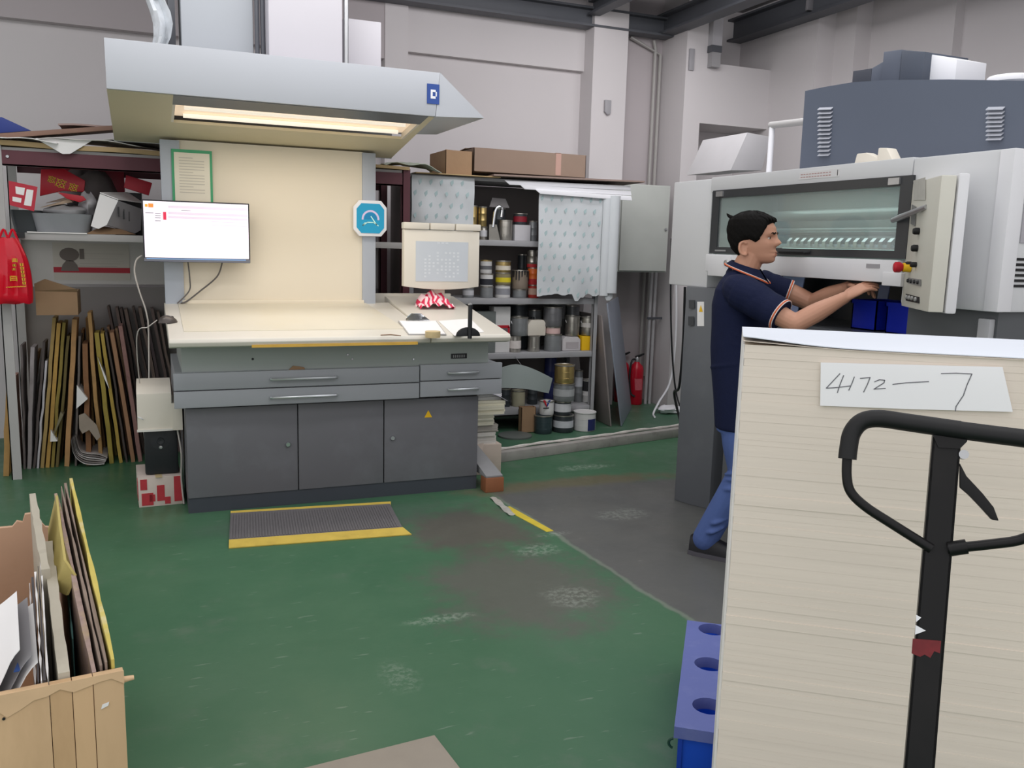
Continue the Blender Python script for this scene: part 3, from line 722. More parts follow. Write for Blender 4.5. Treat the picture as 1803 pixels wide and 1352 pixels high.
solo('cable', MB().tube(smoothpath([(.135, 5.12, .43), (.15, 5.1, .3), (.146, 5.12, .15), (.155, 5.1, .006)], 6), .005, 6), pm('cable_pale', 'b5aea8', .5), 'pale speaker cable running down between speaker and console side', 'cable')
# ---- right of the console: paper stack, grey bar, wood block
xs0, ys0 = 1.90, 5.22
ob = thing('paper_carton', 'open worn carton under the paper pile right of the console', 'carton', (xs0 + .12, 5.3, 0))
part('carton_body', MB().box(xs0, xs0 + .24, ys0, ys0 + .32, 0, .20), pm('pale_carton', 'c8b8ac', .8, var=.12, scale=9), ob, bevel=.003)
part('flap', MB().prism([(xs0 + .01, ys0 - .002, .19), (xs0 + .11, ys0 - .002, .215), (xs0 + .09, ys0 - .03, .12), (xs0 + .02, ys0 - .03, .10)], (0, -.003, 0)), pm('pale_carton', 'c8b8ac', .8), ob)
z = .20; rnd = random.Random(5)
piles = [('d6d2cc', .08, 'white paper ream lying directly on the worn carton'), ('b3ada6', .05, 'greyish ream in the pile, second above the carton'), ('d3d0be', .07, 'cream ream in the middle of the pile by the console'), ('e0dbc6', .09, 'thick cream ream near the top of the pile by the console'), ('dadada', .04, 'white ream topmost of the pile by the console')]
for k, (c_, h, lb) in enumerate(piles):
    dx, dy = rnd.uniform(-.02, .02), rnd.uniform(-.02, .02); ww = .20 if k < 3 else .25
    n_ = 6; mb = MB()
    for j in range(n_):
        e = rnd.uniform(-.006, .006)
        mb.box(xs0 + .0 + dx * .3 + e, xs0 + ww + dx + e, ys0 + .01 + dy + e, ys0 + .3 + dy, z + h * j / n_, z + h * (j + 1) / n_ - .0008)
    solo('paper_ream', mb, pm('ream_' + c_, c_, .8, var=.06, scale=30, stretch=(1, 1, 12)), lb, 'paper')
    z += h + .001
sh = MB().sheet(lambda a, b: (xs0 + .02 + .25 * a, ys0 - .01 + .3 * b, z + .003 + .02 * math.sin(a * 3) - .05 * a * a), 6, 3)
solo('paper_sheet', sh, pm('lavender_paper', 'c9c6d6', .8), 'lavender white sheet drooping over the paper pile by the console', 'paper')
q = onZ(855, 868, 0); q.x += .055
wb = thing('wood_block', 'reddish brown wooden block on the floor at the console corner', 'block', (q.x + .03, q.y + .04, 0))
part('block', MB().box(q.x - .055, q.x + .065, q.y, q.y + .09, 0, .09), pm('red_wood', '8f5a3c', .6, var=.25, scale=12, stretch=(1, 6, 1)), wb, bevel=.004)
solo('steel_bar', MB().hexa([(q.x - .05, q.y + .01, .091), (q.x + .06, q.y + .01, .091), (q.x + .03, q.y + .42, .091), (q.x - .06, q.y + .42, .091), (q.x - .05, q.y + .01, .103), (q.x + .06, q.y + .01, .103), (q.x + .03, q.y + .42, .22), (q.x - .06, q.y + .42, .22)]), pm('bar_grey', '8a8a8c', .45), 'grey flat bar lying on the reddish wood block', 'bar', bevel=.003)
# anti slip mat
mz = .012
NL, NR, FR, FL = onZ(402, 962, 0), onZ(714, 942, 0), onZ(692, 890, 0), onZ(408, 903, 0)
NL, NR, FR, FL = Vector((.33, 4.30, 0)), Vector((1.20, 4.22, 0)), Vector((1.255, 4.75, 0)), Vector((.385, 4.84, 0))
mat = thing('floor_mat', 'grey ribbed rubber mat with yellow edges in front of the console', 'mat', tuple((NL + FR) / 2))
M_mat = pm('mat_grey', '6a6769', .75, var=.12, scale=40, bump=.2)
part('rubber', MB().prism([NL + (FL - NL) * .12, NR + (FR - NR) * .12, FR, FL], (0, 0, mz)), M_mat, mat)
rib = MB(); d1 = (NR - NL); d2 = (FL - NL)
for i in range(60):
    s_ = .01 + .98 * i / 60
    p0 = NL + d1 * s_ + d2 * .17; p1 = FL + (FR - FL) * s_ - d2 * .1
    w_ = d1.normalized() * .004
    rib.prism([p0 - w_ + Vector((0, 0, mz)), p0 + w_ + Vector((0, 0, mz)), p1 + w_ + Vector((0, 0, mz)), p1 - w_ + Vector((0, 0, mz))], (0, 0, .003))
part('ribs', rib, M_mat, mat, kind='stuff', label='fine ribs of the mat')
def strip(a, b, c, d_, nm):
    part(nm, MB().add([a + Vector((0, 0, .001)), b + Vector((0, 0, .001)), c + Vector((0, 0, mz)), d_ + Vector((0, 0, mz)), a + Vector((0, 0, .006)), b + Vector((0, 0, .006)), c + Vector((0, 0, mz + .005)), d_ + Vector((0, 0, mz + .005))], [(3, 2, 1, 0), (4, 5, 6, 7), (0, 1, 5, 4), (1, 2, 6, 5), (2, 3, 7, 6), (3, 0, 4, 7)]), pm('mat_yellow', 'cbb050', .6, var=.15, scale=14, dirt='a88c3c', dirt_amt=.5, dirt_scale=10), mat, label='yellow safety edge')
u1, u2 = d1.normalized(), d2.normalized()
strip(NL - u2 * .02, NR - u2 * .02 + u1 * .03, NR + u2 * .07 + u1 * .0, NL + u2 * .07, 'yellow_edge')
strip(FL - u2 * .04, FR - u2 * .05, FR + u2 * .01 + u1 * .01, FL + u2 * .01, 'yellow_edge')
# ================================================================== left rack with the maroon beam
M_maroon = pm('maroon_angle_steel', '5b2f38', .5, var=.15, scale=8)
M_rack = pm('rack_grey', 'a9a7a6', .5, var=.08, scale=4)
M_rackdark = pm('rack_back_grey', '7e7775', .7, var=.08, scale=2)
RY0, RY1 = 5.95, 6.62
rk = thing('storage_rack', 'long grey rack with maroon top beam behind the console', 'rack', (.4, 6.3, 0))
for x0, nm in ((-.80, 0), (1.655, 1)):
    for y in (RY0, RY1 - .05):
        p = MB().box(x0, x0 + .006, y, y + .05, 0, 2.0).box(x0, x0 + .055, y, y + .006, 0, 2.0)
        part('post', p, M_maroon if nm else M_rack, rk)
part('top_beam', MB().box(-.745, 1.655, RY0, RY0 + .008, 1.885, 1.972).box(-.745, 1.655, RY0, RY0 + .05, 1.885, 1.893), M_maroon, rk, label='maroon steel beam')
part('top_beam', MB().box(-.745, 1.655, RY1 - .008, RY1, 1.885, 1.972), M_maroon, rk, label='maroon steel beam')
part('bolt', MB().lathe([(0, -.006), (.008, -.006), (.011, 0)], (-.715, RY0, 1.935), 10, 'Y'), M_steel, rk)
part('top_board', MB().box(-.8, 1.7, RY0 + .01, RY1, 1.973, 1.99), M_rack, rk)
part('shelf_board', MB().box(-.745, 1.655, RY0 + .002, RY1 - .01, 1.458, 1.5), M_rack, rk, bevel=.003)
part('shelf_board', MB().box(1.1, 1.655, RY0 + .002, RY1 - .01, 1.02, 1.06), M_rack, rk)
bp = part('back_board', MB().box(-.78, 1.69, RY1 + .002, RY1 + .016, 1.165, 1.458), pm('back_board_white', 'd3cfcc', .7), rk)
part('back_board', MB().box(-.78, 1.69, RY1 + .002, RY1 + .016, 0, 1.145), pm('back_board_grey', '8f8a88', .7, var=.1, scale=2), rk)
part('upright_divider', MB().box(1.1, 1.115, RY0 + .05, RY1, 1.06, 1.458), M_maroon, rk)
part('upright_divider', MB().box(1.45, 1.47, RY0 + .2, RY1, 1.06, 1.885), M_rackdark, rk)
# poster pasted on the back board
a = onY(92, 432, RY1); b = onY(229, 481, RY1)
ps = thing('wall_poster', 'pale poster with dark head portrait, text lines and a red stripe under the shelf', 'poster', ((a.x + b.x) / 2, RY1, b.z))
part('sheet', MB().box(a.x, b.x, RY1 - .001, RY1 + .002, b.z - .05, a.z + .02), pm('poster_paper', 'cfc9c0', .8), ps)
part('red_stripe', MB().box(a.x, b.x, RY1 - .002, RY1 - .0005, b.z, b.z + .036), pm('poster_red', 'b8303e', .6), ps)
c0 = onY(122, 448, RY1 - .002)
blob = MB().prism([(c0.x + .06 * math.cos(t), c0.y, c0.z + .045 * math.sin(t)) for t in [math.pi * 2 * i / 16 for i in range(16)]], (0, -.0008, 0))
blob.prism([(c0.x - .055, c0.y, c0.z - .11), (c0.x + .055, c0.y, c0.z - .11), (c0.x + .045, c0.y, c0.z - .07), (c0.x + .02, c0.y, c0.z - .04), (c0.x - .02, c0.y, c0.z - .04), (c0.x - .045, c0.y, c0.z - .07)], (0, -.0008, 0))
blob.box(c0.x + .062, c0.x + .09, c0.y - .0008, c0.y, c0.z - .03, c0.z + .04)
part('portrait', blob, pm('poster_grey', '7c736e', .8), ps)
ln = MB()
for k in range(6):
    p, q = onY(140, 446 + k * 4.4, RY1 - .002), onY(218 - 6 * (k % 3), 447.3 + k * 4.4, RY1 - .002)
    ln.box(p.x, q.x, RY1 - .0022, RY1 - .0005, q.z, p.z)
part('print_lines', ln, pm('poster_print', '857c74', .8), ps)

# things on top of the rack
def sheetthing(name, pts, th, mat, lab, cat, n=8, sag=.0, wav=.0):
    A, B, C, D = [Vector(p) for p in pts]
    fn = lambda u, v: (A * (1 - u) + B * u) * (1 - v) + (D * (1 - u) + C * u) * v + Vector((0, 0, -sag * 4 * u * (1 - u) + wav * math.sin(u * 11 + v * 5)))
    return solo(name, MB().sheet(fn, n, 5, (0, 0, th)), mat, lab, cat)
zt = 1.992
M_tan = pm('tan_board', 'b39a72', .8, var=.12, scale=9)
sheetthing('cardboard_sheet', [(-.85, 5.93, zt + .032), (.2, 5.93, zt + .026), (.2, 6.5, zt + .03), (-.85, 6.5, zt + .03)], .028, M_tan, 'thick tan board stack lowest on top of the maroon rack', 'cardboard', 10, 0, .003)
sheetthing('paper_sheet', [(-.95, 5.88, zt + .045), (-.45, 5.87, zt + .035), (-.38, 6.4, zt + .06), (-.95, 6.4, zt + .06)], .004, M_paper, 'white sheet hanging over the rack top at its left end', 'paper', 8, -.008, .006)
A = onY(78, 256, 5.93); B = onY(150, 254, 5.93)
sheetthing('paper_sheet', [(-.55, 5.9, zt + .052), (-.02, 5.9, zt + .05), (.2, 6.4, zt + .06), (-.55, 6.4, zt + .07)], .005, pm('paper_grey', 'c9c6c2', .8), 'grey white sheets curled over the middle of the rack top', 'paper', 10, -.015, .004)
tri = onY(110, 270, 5.915)
solo('paper_sheet', MB().prism([(tri.x - .14, 5.925, zt + .055), (tri.x + .16, 5.925, zt + .06), (tri.x + .04, 5.915, zt - .025), (tri.x - .0, 5.915, zt - .028)], (0, -.003, 0)), M_paper, 'white paper corner hanging in a point over the maroon beam', 'paper')
sheetthing('paper_sheet', [(-.2, 5.93, zt + .075), (.25, 5.92, zt + .06), (.3, 6.4, zt + .06), (-.2, 6.4, zt + .08)], .005, pm('paper_grey', 'c9c6c2', .8), 'white sheets on the rack top sloping down under the hood', 'paper', 10, -.01, .004)
pA, pB = onY(0, 247, 6.0), onY(190, 226, 6.0)
solo('wooden_plank', MB().prism([(pA.x - .2, 6.0, pA.z - .02), (pB.x + .1, 6.0, pB.z + .004), (pB.x + .1, 6.0, pB.z + .03), (pA.x - .2, 6.0, pA.z + .01)], (0, .35, .02)), pm('plank_brown', '8d6f60', .7, var=.2, scale=5, stretch=(1, 8, 8)), 'long brown wooden plank sloping up on the rack top', 'plank', bevel=.003)
sheetthing('paper_sheet', [(-.45, 6.05, zt + .16), (.2, 6.04, zt + .185), (.25, 6.45, zt + .2), (-.45, 6.45, zt + .17)], .01, pm('pink_board', 'a8928c', .8), 'thin pinkish boards lying on the brown plank', 'cardboard', 8, 0, .004)
b0, b1, b2 = onY(3, 206, 6.15), onY(-25, 236, 6.15), onY(55, 230, 6.15)
solo('blue_folder', MB().prism([b0, onY(-40, 208, 6.15), b1, b2], (0, .02, 0)), pm('folder_blue', '2b3f8c', .45), 'dark blue folder corner standing at the left end of the rack top', 'folder', bevel=.002)
# rack top, right bay: green leaves of paper and a brown board
sheetthing('cardboard_sheet', [(1.25, 5.93, zt + .03), (1.7, 5.93, zt + .02), (1.7, 6.4, zt + .03), (1.25, 6.4, zt + .03)], .02, M_tan, 'tan board on the rack top right of the viewing panel', 'cardboard')
g0 = onY(700, 293, 6.05)
sheetthing('paper_sheet', [(g0.x - .1, 5.98, zt + .03), (g0.x + .3, 5.98, zt + .012), (g0.x + .32, 6.3, zt + .03), (g0.x - .1, 6.3, zt + .05)], .004, pm('greenish_sheet', 'a9b0a0', .6), 'crumpled greenish sheets on the rack top by the carton', 'paper', 10, -.03, .012)

# things on the shelf
zs = 1.501
def rr(x0, x1, y0, y1, r, z, n=4):
    out = []
    for cx, cy, a in ((x1 - r, y1 - r, 0), (x0 + r, y1 - r, 90), (x0 + r, y0 + r, 180), (x1 - r, y0 + r, 270)):
        for i in range(n + 1):
            t = math.radians(a + 90 * i / n); out.append((cx + r * math.cos(t), cy + r * math.sin(t), z))
    return out
def tray(name, x0, x1, y0, y1, z0, z1, mat, lab, r=.05, flare=.02, t=.006):
    rings = [rr(x0 + flare, x1 - flare, y0 + flare, y1 - flare, r, z0), rr(x0, x1, y0, y1, r, z1), rr(x0 + t, x1 - t, y0 + t, y1 - t, r, z1), rr(x0 + flare + t, x1 - flare - t, y0 + flare + t, y1 - flare - t, r, z0 + t)]
    return solo(name, MB().loft(rings), mat, lab, 'tray')
a = onY(17, 410, 6.0); b = onY(58, 370, 6.0)
tray('black_tray', a.x, b.x + .04, 6.02, 6.45, zs, b.z, pm('tray_black', '3a3f42', .5), 'black plastic tray behind the red card on the shelf', .03)
a = onY(56, 408, 5.99); b = onY(162, 378, 5.99)
solo('paper_sheet', MB().box(a.x - .02, a.x + .3, 5.94, 6.3, zs, zs + .006), M_paper, 'white sheet under the grey tray on the shelf', 'paper')
tray('grey_tray', a.x, b.x, 5.97, 6.35, zs + .007, b.z, pm('tray_grey', '83868a', .45, var=.1, scale=12), 'grey rounded plastic tray full of scraps on the shelf', .06)
# scraps in the tray
def lump(c, rx, ry, rz, seed, n=10):
    r_ = random.Random(seed); ph = [r_.uniform(0, 6) for _ in range(4)]
    rings = []
    for i in range(1, n):
        t = math.pi * i / n; ring = []
        for k in range(16):
            q = 2 * math.pi * k / 16
            m = 1 + .12 * math.sin(3 * q + ph[0] + 2 * t) + .1 * math.sin(5 * t + ph[1] + q) + .06 * math.sin(7 * q + ph[2])
            ring.append((c[0] + rx * m * math.sin(t) * math.cos(q), c[1] + ry * m * math.sin(t) * math.sin(q), c[2] + rz * math.cos(t) * m))
        rings.append(ring)
    return MB().loft(rings)
q = onY(118, 372, 6.1)
solo('crumpled_film', lump((q.x, 6.14, q.z - .01), .12, .12, .05, 3), pm('film_grey', 'a5a6a8', .3, var=.2, scale=20), 'crumpled clear grey film heaped in the grey tray', 'film', smooth=60)
q = onY(155, 362, 6.1)
solo('crumpled_film', lump((q.x, 6.2, q.z), .06, .1, .08, 9), pm('film_light', 'b5b3b6', .3, var=.2, scale=20), 'small upright crumple of film between tray and white box', 'film', smooth=60)
q = onY(152, 320, 6.3)
solo('grey_bag', lump((q.x, 6.42, q.z - .06), .17, .13, .15, 5), pm('bag_grey', '6e6766', .6, var=.12, scale=8), 'dark grey rounded bundle at the back of the shelf', 'bag', smooth=60)
for (x0p, y0p, x1p, y1p, yy, c_, lab) in ((70, 356, 128, 366, 6.08, 'a99580', 'folded tan paper lying across the grey tray'), (80, 350, 140, 358, 6.2, '9a8a7c', 'brownish folded paper behind the tan one in the tray')):
    a, b = onY(x0p, y1p, yy), onY(x1p, y0p, yy)
    solo('folded_paper', MB().prism([(a.x, yy, a.z), (b.x, yy, b.z), (b.x - .02, yy, b.z + .02), (a.x + .1, yy, a.z + .035)], (0, .12, .01)), pm('fold_' + c_, c_, .8), lab, 'paper')
# red printed bags with yellow lettering
def redbag(px, yy, lab, mat, letters, dy=.03):
    P = [onY(x, y, yy) for x, y in px]
    t = thing('red_bag', lab, 'bag', tuple(P[0]))
    part('bag', MB().prism(P, (0, dy, 0)), mat, t, bevel=.004)
    if letters:
        L_ = []
        for (x, y, s, rot) in letters:
            c = onY(x, y, yy - .001); k = s / 262
            for g in (((-1, .7), (1, .8)), ((-.9, 0), (.9, .1)), ((-1, -.8), (1, -.7)), ((0, 1), (-.1, -1)), ((-.7, .6), (-.8, -.8)), ((.75, .7), (.7, -.7))):
                w = [(c.x + k * (u * math.cos(rot) - v * math.sin(rot)), c.y, c.z + k * (u * math.sin(rot) + v * math.cos(rot))) for u, v in g]
                L_.append(w)
        part('lettering', strokes(L_, .006, (0, -1, 0)), pm('yellow_print', 'e0b02c', .5), t)
    return t
M_bagred = pm('bag_red', 'b0182a', .4, var=.2, scale=6)
redbag([(72, 298), (112, 297), (150, 318), (148, 338), (110, 336), (70, 345)], 6.2, 'red bag with yellow lettering lying on the shelf heap', M_bagred, [(91, 316, 5, -.3), (107, 323, 7, -.35), (129, 330, 6, -.3)])
redbag([(112, 297), (218, 299), (220, 338), (190, 352), (150, 345)], 6.47, 'dark red printed bag at the back of the shelf', pm('bag_darkred', '8c1f30', .5, var=.2, scale=8), [])
redbag([(222, 308), (268, 322), (262, 344), (218, 330)], 6.18, 'small flat red packet lying tilted on the white box', pm('packet_red', 'a81c2e', .5, var=.1), [], .05)
# red triangle of bag sliding over the tray
P = [onY(x, y, 6.05) for x, y in ((100, 338), (146, 345), (152, 352), (140, 356), (118, 350))]
solo('red_bag', MB().prism(P, (0, .04, 0)), M_bagred, 'red bag tail hanging over the films in the tray', 'bag', bevel=.003)
# white slotted box lying tilted
t = thing('slotted_box', 'tilted white carton with three slots on its grey side, on the shelf', 'box', tuple(onY(200, 412, 6.05)))
w1 = [onY(176, 341, 6.03), onY(208, 353, 5.99), onY(188, 396, 5.97), onY(173, 403, 5.97), onY(160, 398, 5.99)]
part('end_face', MB().prism(w1, (0, .012, 0)), M_paper, t)
w2 = [onY(208, 353, 5.99), onY(250, 368, 6.22), onY(248, 405, 6.22), onY(238, 411, 6.15), onY(188, 396, 5.975)]
part('side_face', MB().prism(w2, (-.01, .02, 0)), pm('carton_grey', 'a9a7ab', .7), t)
part('lid_flap', MB().prism([onY(176, 340, 6.03), onY(208, 352, 5.99), onY(252, 358, 6.25), onY(225, 340, 6.3)], (0, .0, .006)), M_paper, t)
for k in range(3):
    c = onY(209 + 9 * k, 373 + 4 * k, 6.0 + .05 * k)
    part('slot', MB().box(c.x - .004, c.x + .004, c.y - .012, c.y + .01, c.z - .03, c.z + .03), M_dark, t)
solo('cardboard_piece', MB().prism([onY(150, 412, 5.99), onY(240, 413, 5.99), onY(215, 404, 6.05), onY(180, 398, 6.05)], (0, .1, 0)), M_card, 'brown cardboard wedge under the slotted white carton', 'cardboard')
t = thing('black_box', 'open black box behind the tilted white carton on the shelf', 'box', tuple(onY(220, 345, 6.4)))
a = onY(200, 338, 6.35); b = onY(250, 352, 6.35)
part('box', MB().box(a.x, b.x, 6.35, 6.55, zs, a.z), M_dark, t)
# red card with blank white label patches, clipped on the post
P = [onY(*p, 5.93) for p in ((15, 318), (66, 329), (60, 372), (17, 361))]
rc = thing('red_card', 'red card with white label patch hanging at the rack post', 'card', tuple(P[3]))
part('card', MB().prism(P, (0, .003, 0)), pm('card_red', 'b5283a', .5), rc)
for pts in (((27, 328), (44, 331), (42, 344), (28, 341)), ((47, 333), (59, 335), (55, 363), (42, 361)), ((22, 346), (38, 349), (37, 357), (22, 354))):
    part('label_patch', MB().prism([onY(*p, 5.9295) for p in pts], (0, -.0006, 0)), M_paper, rc)
# red plastic carrier bag hanging on the post
hb = thing('carrier_bag', 'bright red plastic carrier bag with yellow lettering hanging from the rack post', 'bag', tuple(onY(25, 530, 5.86)))
yb = 5.86
rings = []
for k in range(13):
    v = k / 12; y_px = 418 + (534 - 418) * v
    x0p = -22 + 12 * (1 - v) ** 2 - 4 * v; x1p = 55 - 26 * (1 - v) ** 3 + 4 * v
    a, b = onY(x0p, y_px, yb), onY(x1p, y_px, yb); ww = (b.x - a.x) / 2; cxx = (a.x + b.x) / 2
    dep = .02 + .055 * math.sin(min(1, v * 1.15) * math.pi * .55)
    if k == 12: dep *= .7; ww *= .97
    rings.append([(cxx + ww * math.cos(2 * math.pi * i / 28) * (1 + .03 * math.sin(i * 2.1)), yb + dep * math.sin(2 * math.pi * i / 28) * (1 + .16 * math.sin(i * 3.3 + v * 2)), a.z + .004 * math.sin(i * 1.9)) for i in range(28)])
part('bag', MB().loft(rings), pm('carrier_red', 'd3142c', .3, var=.12, scale=5, bump=.1), hb, smooth=60)
for x in (2, 18):
    a = onY(x, 424, yb); b = onY(x + 4, 404, 5.935)
    part('handle', MB().tube(smoothpath([a + Vector((-.03, 0, -.03)), a + Vector((-.01, .03, .02)), b, a + Vector((.03, .03, .02)), a + Vector((.05, 0, -.03))], 4), .007, 6), pm('carrier_red', 'd3142c', .3), hb)
part('clip', MB().box(onY(4, 0, 5.93).x, onY(18, 0, 5.93).x, 5.91, 5.95, onY(10, 418, 5.93).z, onY(10, 408, 5.93).z), M_dark, hb)
def lets(L_): part('lettering', strokes(L_, .0045, (0, -1, 0)), pm('yellow_print', 'e0b02c', .5), hb)
L_ = []
for j in range(6):
    c = onY(38 + j * .9, 466 + j * 6.5, yb - .085); k = .008
    for g in (((-1, .7), (1, .7)), ((-.8, -.6), (.9, -.6)), ((0, .9), (0, -.9)), ((-.9, 0), (.9, .1))): L_.append([(c.x + k * u, c.y, c.z + k * v) for u, v in g])
lets(L_); L_ = []
for j, s in enumerate((1.2, .7, .7, 1.8)):
    c = onY(26 - j * .7, 458 + (0, 9, 16, 32)[j], yb - .085); k = .009 * s
    for g in (((-1, .7), (1, .7)), ((-.8, -.6), (.9, -.6)), ((-1, .7), (-1, -.9)), ((1, .7), (1, -.9)), ((-.9, 0), (.9, .1))): L_.append([(c.x + k * u, c.y, c.z + k * v) for u, v in g])
lets(L_); L_ = []
for j in range(8):
    c = onY(13 + j * 4.4, 506 - j * .2, yb - .085); L_.append([(c.x - .005, c.y, c.z), (c.x + .006, c.y, c.z + .003)])
lets(L_)
# cardboard box on top of the boards
P0 = onY(64, 555, 5.98); P1 = onY(138, 556, 5.98); Pt = onY(64, 508, 5.98)
cbx = thing('cardboard_box', 'open brown cardboard box resting on the leaning boards under the red bag', 'box', ((P0.x + P1.x) / 2, 6.1, P0.z))
part('box_body', MB().box(P0.x, P1.x, 5.98, 6.26, P0.z, Pt.z - .015), M_card, cbx, bevel=.002)
fl = [onY(64, 500, 5.98), onY(85, 492, 6.05), onY(110, 497, 6.05), onY(138, 518, 5.98)]
part('flap', MB().prism([(P0.x, 5.98, Pt.z - .015), (P1.x, 5.98, Pt.z - .02), (P1.x - .005, 5.96, Pt.z + .0), (P0.x + .06, 5.95, Pt.z + .06), (P0.x, 5.96, Pt.z + .03)], (0, .004, 0)), M_card, cbx)

# leaning boards, seen on edge: (top x, top y, bottom x, bottom y) in the photo, thickness, colour word, colour
BD = [
 (62, 645, 40, 1352, .030, 'tan', 'b08a56'), (78, 690, 110, 1250, .030, 'pinkish', 'c39a8c'), (140, 480, 150, 1100, .012, 'grey', '746c6c'),
 (215, 495, 165, 1100, .022, 'pale grey', 'a39c9e'), (290, 460, 178, 1262, .014, 'dark grey', '5c5453'), (300, 585, 205, 1200, .012, 'white', 'c8c5ca'),
 (335, 300, 238, 1230, .020, 'tan', 'a98f5c'), (382, 335, 272, 1262, .022, 'yellowish', 'b8924f'), (420, 330, 305, 1270, .018, 'olive', '8d7b3e'),
 (452, 420, 372, 1282, .016, 'dark olive', '6a5e38'), (492, 310, 440, 1252, .028, 'light brown', 'b38a5e'), (528, 420, 500, 1262, .012, 'grey', '6e6662'),
 (562, 470, 585, 1250, .030, 'reddish brown', '8a6244'), (590, 265, 668, 1262, .022, 'tan', 'aa8556'), (622, 400, 735, 1195, .026, 'mustard', '9c8a42'),
 (655, 405, 800, 1240, .020, 'yellowish', 'ae9449'), (690, 395, 838, 1235, .012, 'dark', '4f4642'), (738, 398, 882, 1262, .024, 'brown', '9c765a'),
 (795, 355, 930, 1282, .024, 'rosy brown', '94706a'), (640, 225, 905, 1285, .014, 'dark brown', '5f524e'), (700, 235, 960, 1285, .018, 'dusky', '6b5c57'),
 (760, 240, 985, 1290, .016, 'dark brown', '564a47'), (830, 245, 1040, 1290, .020, 'dusky', '73635c'), (880, 230, 1080, 1290, .014, 'dark brown', '5a4d49'),
 (925, 235, 1120, 1290, .020, 'greyish brown', '786861'), (960, 330, 1150, 1290, .018, 'dark brown', '54484a'), (1005, 240, 1190, 1290, .018, 'dusky', '6a5b58'), (1045, 260, 1230, 1290, .016, 'greyish brown', '75665f'),
]
BD += [(248, 520, 150, 1255, .012, 'brownish', '8a7460'), (360, 320, 255, 1262, .012, 'tan', 'a58a5a'), (405, 345, 325, 1275, .014, 'ochre', 'a8853f'), (470, 470, 405, 1270, .014, 'brown', '7d6242'), (545, 380, 540, 1262, .014, 'brown', '8f6c48'),
 (575, 300, 625, 1262, .016, 'dark tan', '97774e'), (606, 330, 700, 1262, .014, 'brown', '80603f'), (640, 430, 770, 1240, .014, 'olive', '85783c'), (672, 380, 822, 1250, .014, 'dark tan', '8f7350'), (715, 360, 858, 1262, .016, 'brown', '8a6a52'), (768, 370, 905, 1282, .016, 'tan', 'a08468')]
BACK = set(b[:4] for b in BD[19:])       # these stand in a second row behind the first
BD.sort(key=lambda b: b[2])
last = {}
for i, (tx, ty, bx_, by, th, word, colr) in enumerate(BD):
    rnd = random.Random(i * 7 + 1)
    back_row = (tx, ty, bx_, by) in BACK
    y0 = 6.425 if back_row else 6.205
    if i == 0: y0 = 6.05
    B = onY(bx_ / 3.756, 480 + by / 3.756, y0); T = onY(tx / 3.756, 480 + ty / 3.756, y0)
    B.z = 0
    up = T - B; up.y = 0
    if i:                                  # keep every board clear of its left neighbour in the row
        lb, ltop, lz, lth = last.get(back_row, (-9, -9, 1, 0)); gap = (th + lth) / 2 + .009
        B.x = max(B.x, lb + gap); zc = min(T.z, lz)
        need = lb + (ltop - lb) * zc / lz + gap
        if B.x + (T.x - B.x) * zc / T.z < need: T.x = B.x + (need - B.x) * T.z / zc
        last[back_row] = (B.x, T.x, T.z, th)
        up = T - B; up.y = 0
    h = up.length; ang = math.atan2(up.x, up.z)
    dep = (.175 if back_row else .205) if i else .14
    nseg = 7; w_ = th / 2
    rg = []
    for s in range(nseg + 1):      # edge slightly ragged and bowed, in local axes: z up the board, x its thickness
        z = h * s / nseg; bow = .0045 * math.sin(math.pi * s / nseg) * rnd.uniform(-1, 1); j = rnd.uniform(-.012, .012) if s not in (0,) else 0
        rg.append([(bow - w_, j, z), (bow + w_, j + rnd.uniform(-.004, .004), z), (bow + w_, dep, z), (bow - w_, dep, z)])
    m = pm('board_' + colr, colr, .85, var=.2, scale=16, bump=.1, dirt='4f4238', dirt_amt=.45, dirt_scale=6)
    solo('cardboard_sheet', MB().loft(rg), m, '%s cardboard sheet leaning under the rack, %s' % (word, 'leftmost of the row' if i == 0 else ORD[i] + ' from the left in the row' if i < 20 else ORD[i - 20] + ' after the first twenty' if i < len(BD) - 10 else ORD[len(BD) - 1 - i] + ' from the console side'), 'cardboard', (B.x, y0, max(0, w_ * abs(math.sin(ang)))), (0, ang, 0), 'boards leaning under the rack', world=False)
# drooping paper corners and bent sheets among them
for k, (pts, lab) in enumerate(((((508, 745), (580, 835), (505, 900)), 'white paper corner poking out between brown boards, mid row'), (((645, 560), (700, 690), (722, 770), (690, 700)), 'white paper corner poking out between yellowish boards'), (((335, 1040), (380, 1115), (332, 1118)), 'pale paper tip near the floor between olive boards'), (((400, 920), (420, 940), (350, 1090)), 'greyish paper edge bulging between olive boards'))):
    P = [onY(x / 3.756, 480 + y / 3.756, 6.17) for x, y in pts]
    solo('paper_corner', MB().prism(P, (0, .2, 0)), M_paper if k != 3 else pm('paper_olive', '7d765e', .8), lab, 'paper')
for k in range(6):
    o = k * 16
    path = [(470 + o * .35, 1110 + o * .3 - k * 12), (490 + o * .5, 1200 - o * .3), (545 + o * .55, 1255 - o * .75), (620 + o * .4, 1268 - o * .85), (690 + o * .25, 1262 - o * .75 + k * 4)]
    P = smoothpath([onY(x / 3.756, 480 + y / 3.756, 6.14 + .006 * k) for x, y in path], 4)
    for p in P: p.z = max(p.z, .006)
    fn = lambda u, v, P=P: P[min(len(P) - 1, int(round(u * (len(P) - 1))))] + Vector((0, .3 * v, 0))
    solo('bent_sheet', MB().sheet(fn, len(P) - 1, 2, (0, 0, .004)), pm('bent_%d' % (k % 3), ('d0ccca', '8e8683', 'b5afac')[k % 3], .75), 'bent paper sheet sagging in a curve under the boards, %s from below' % ORD[k], 'paper')
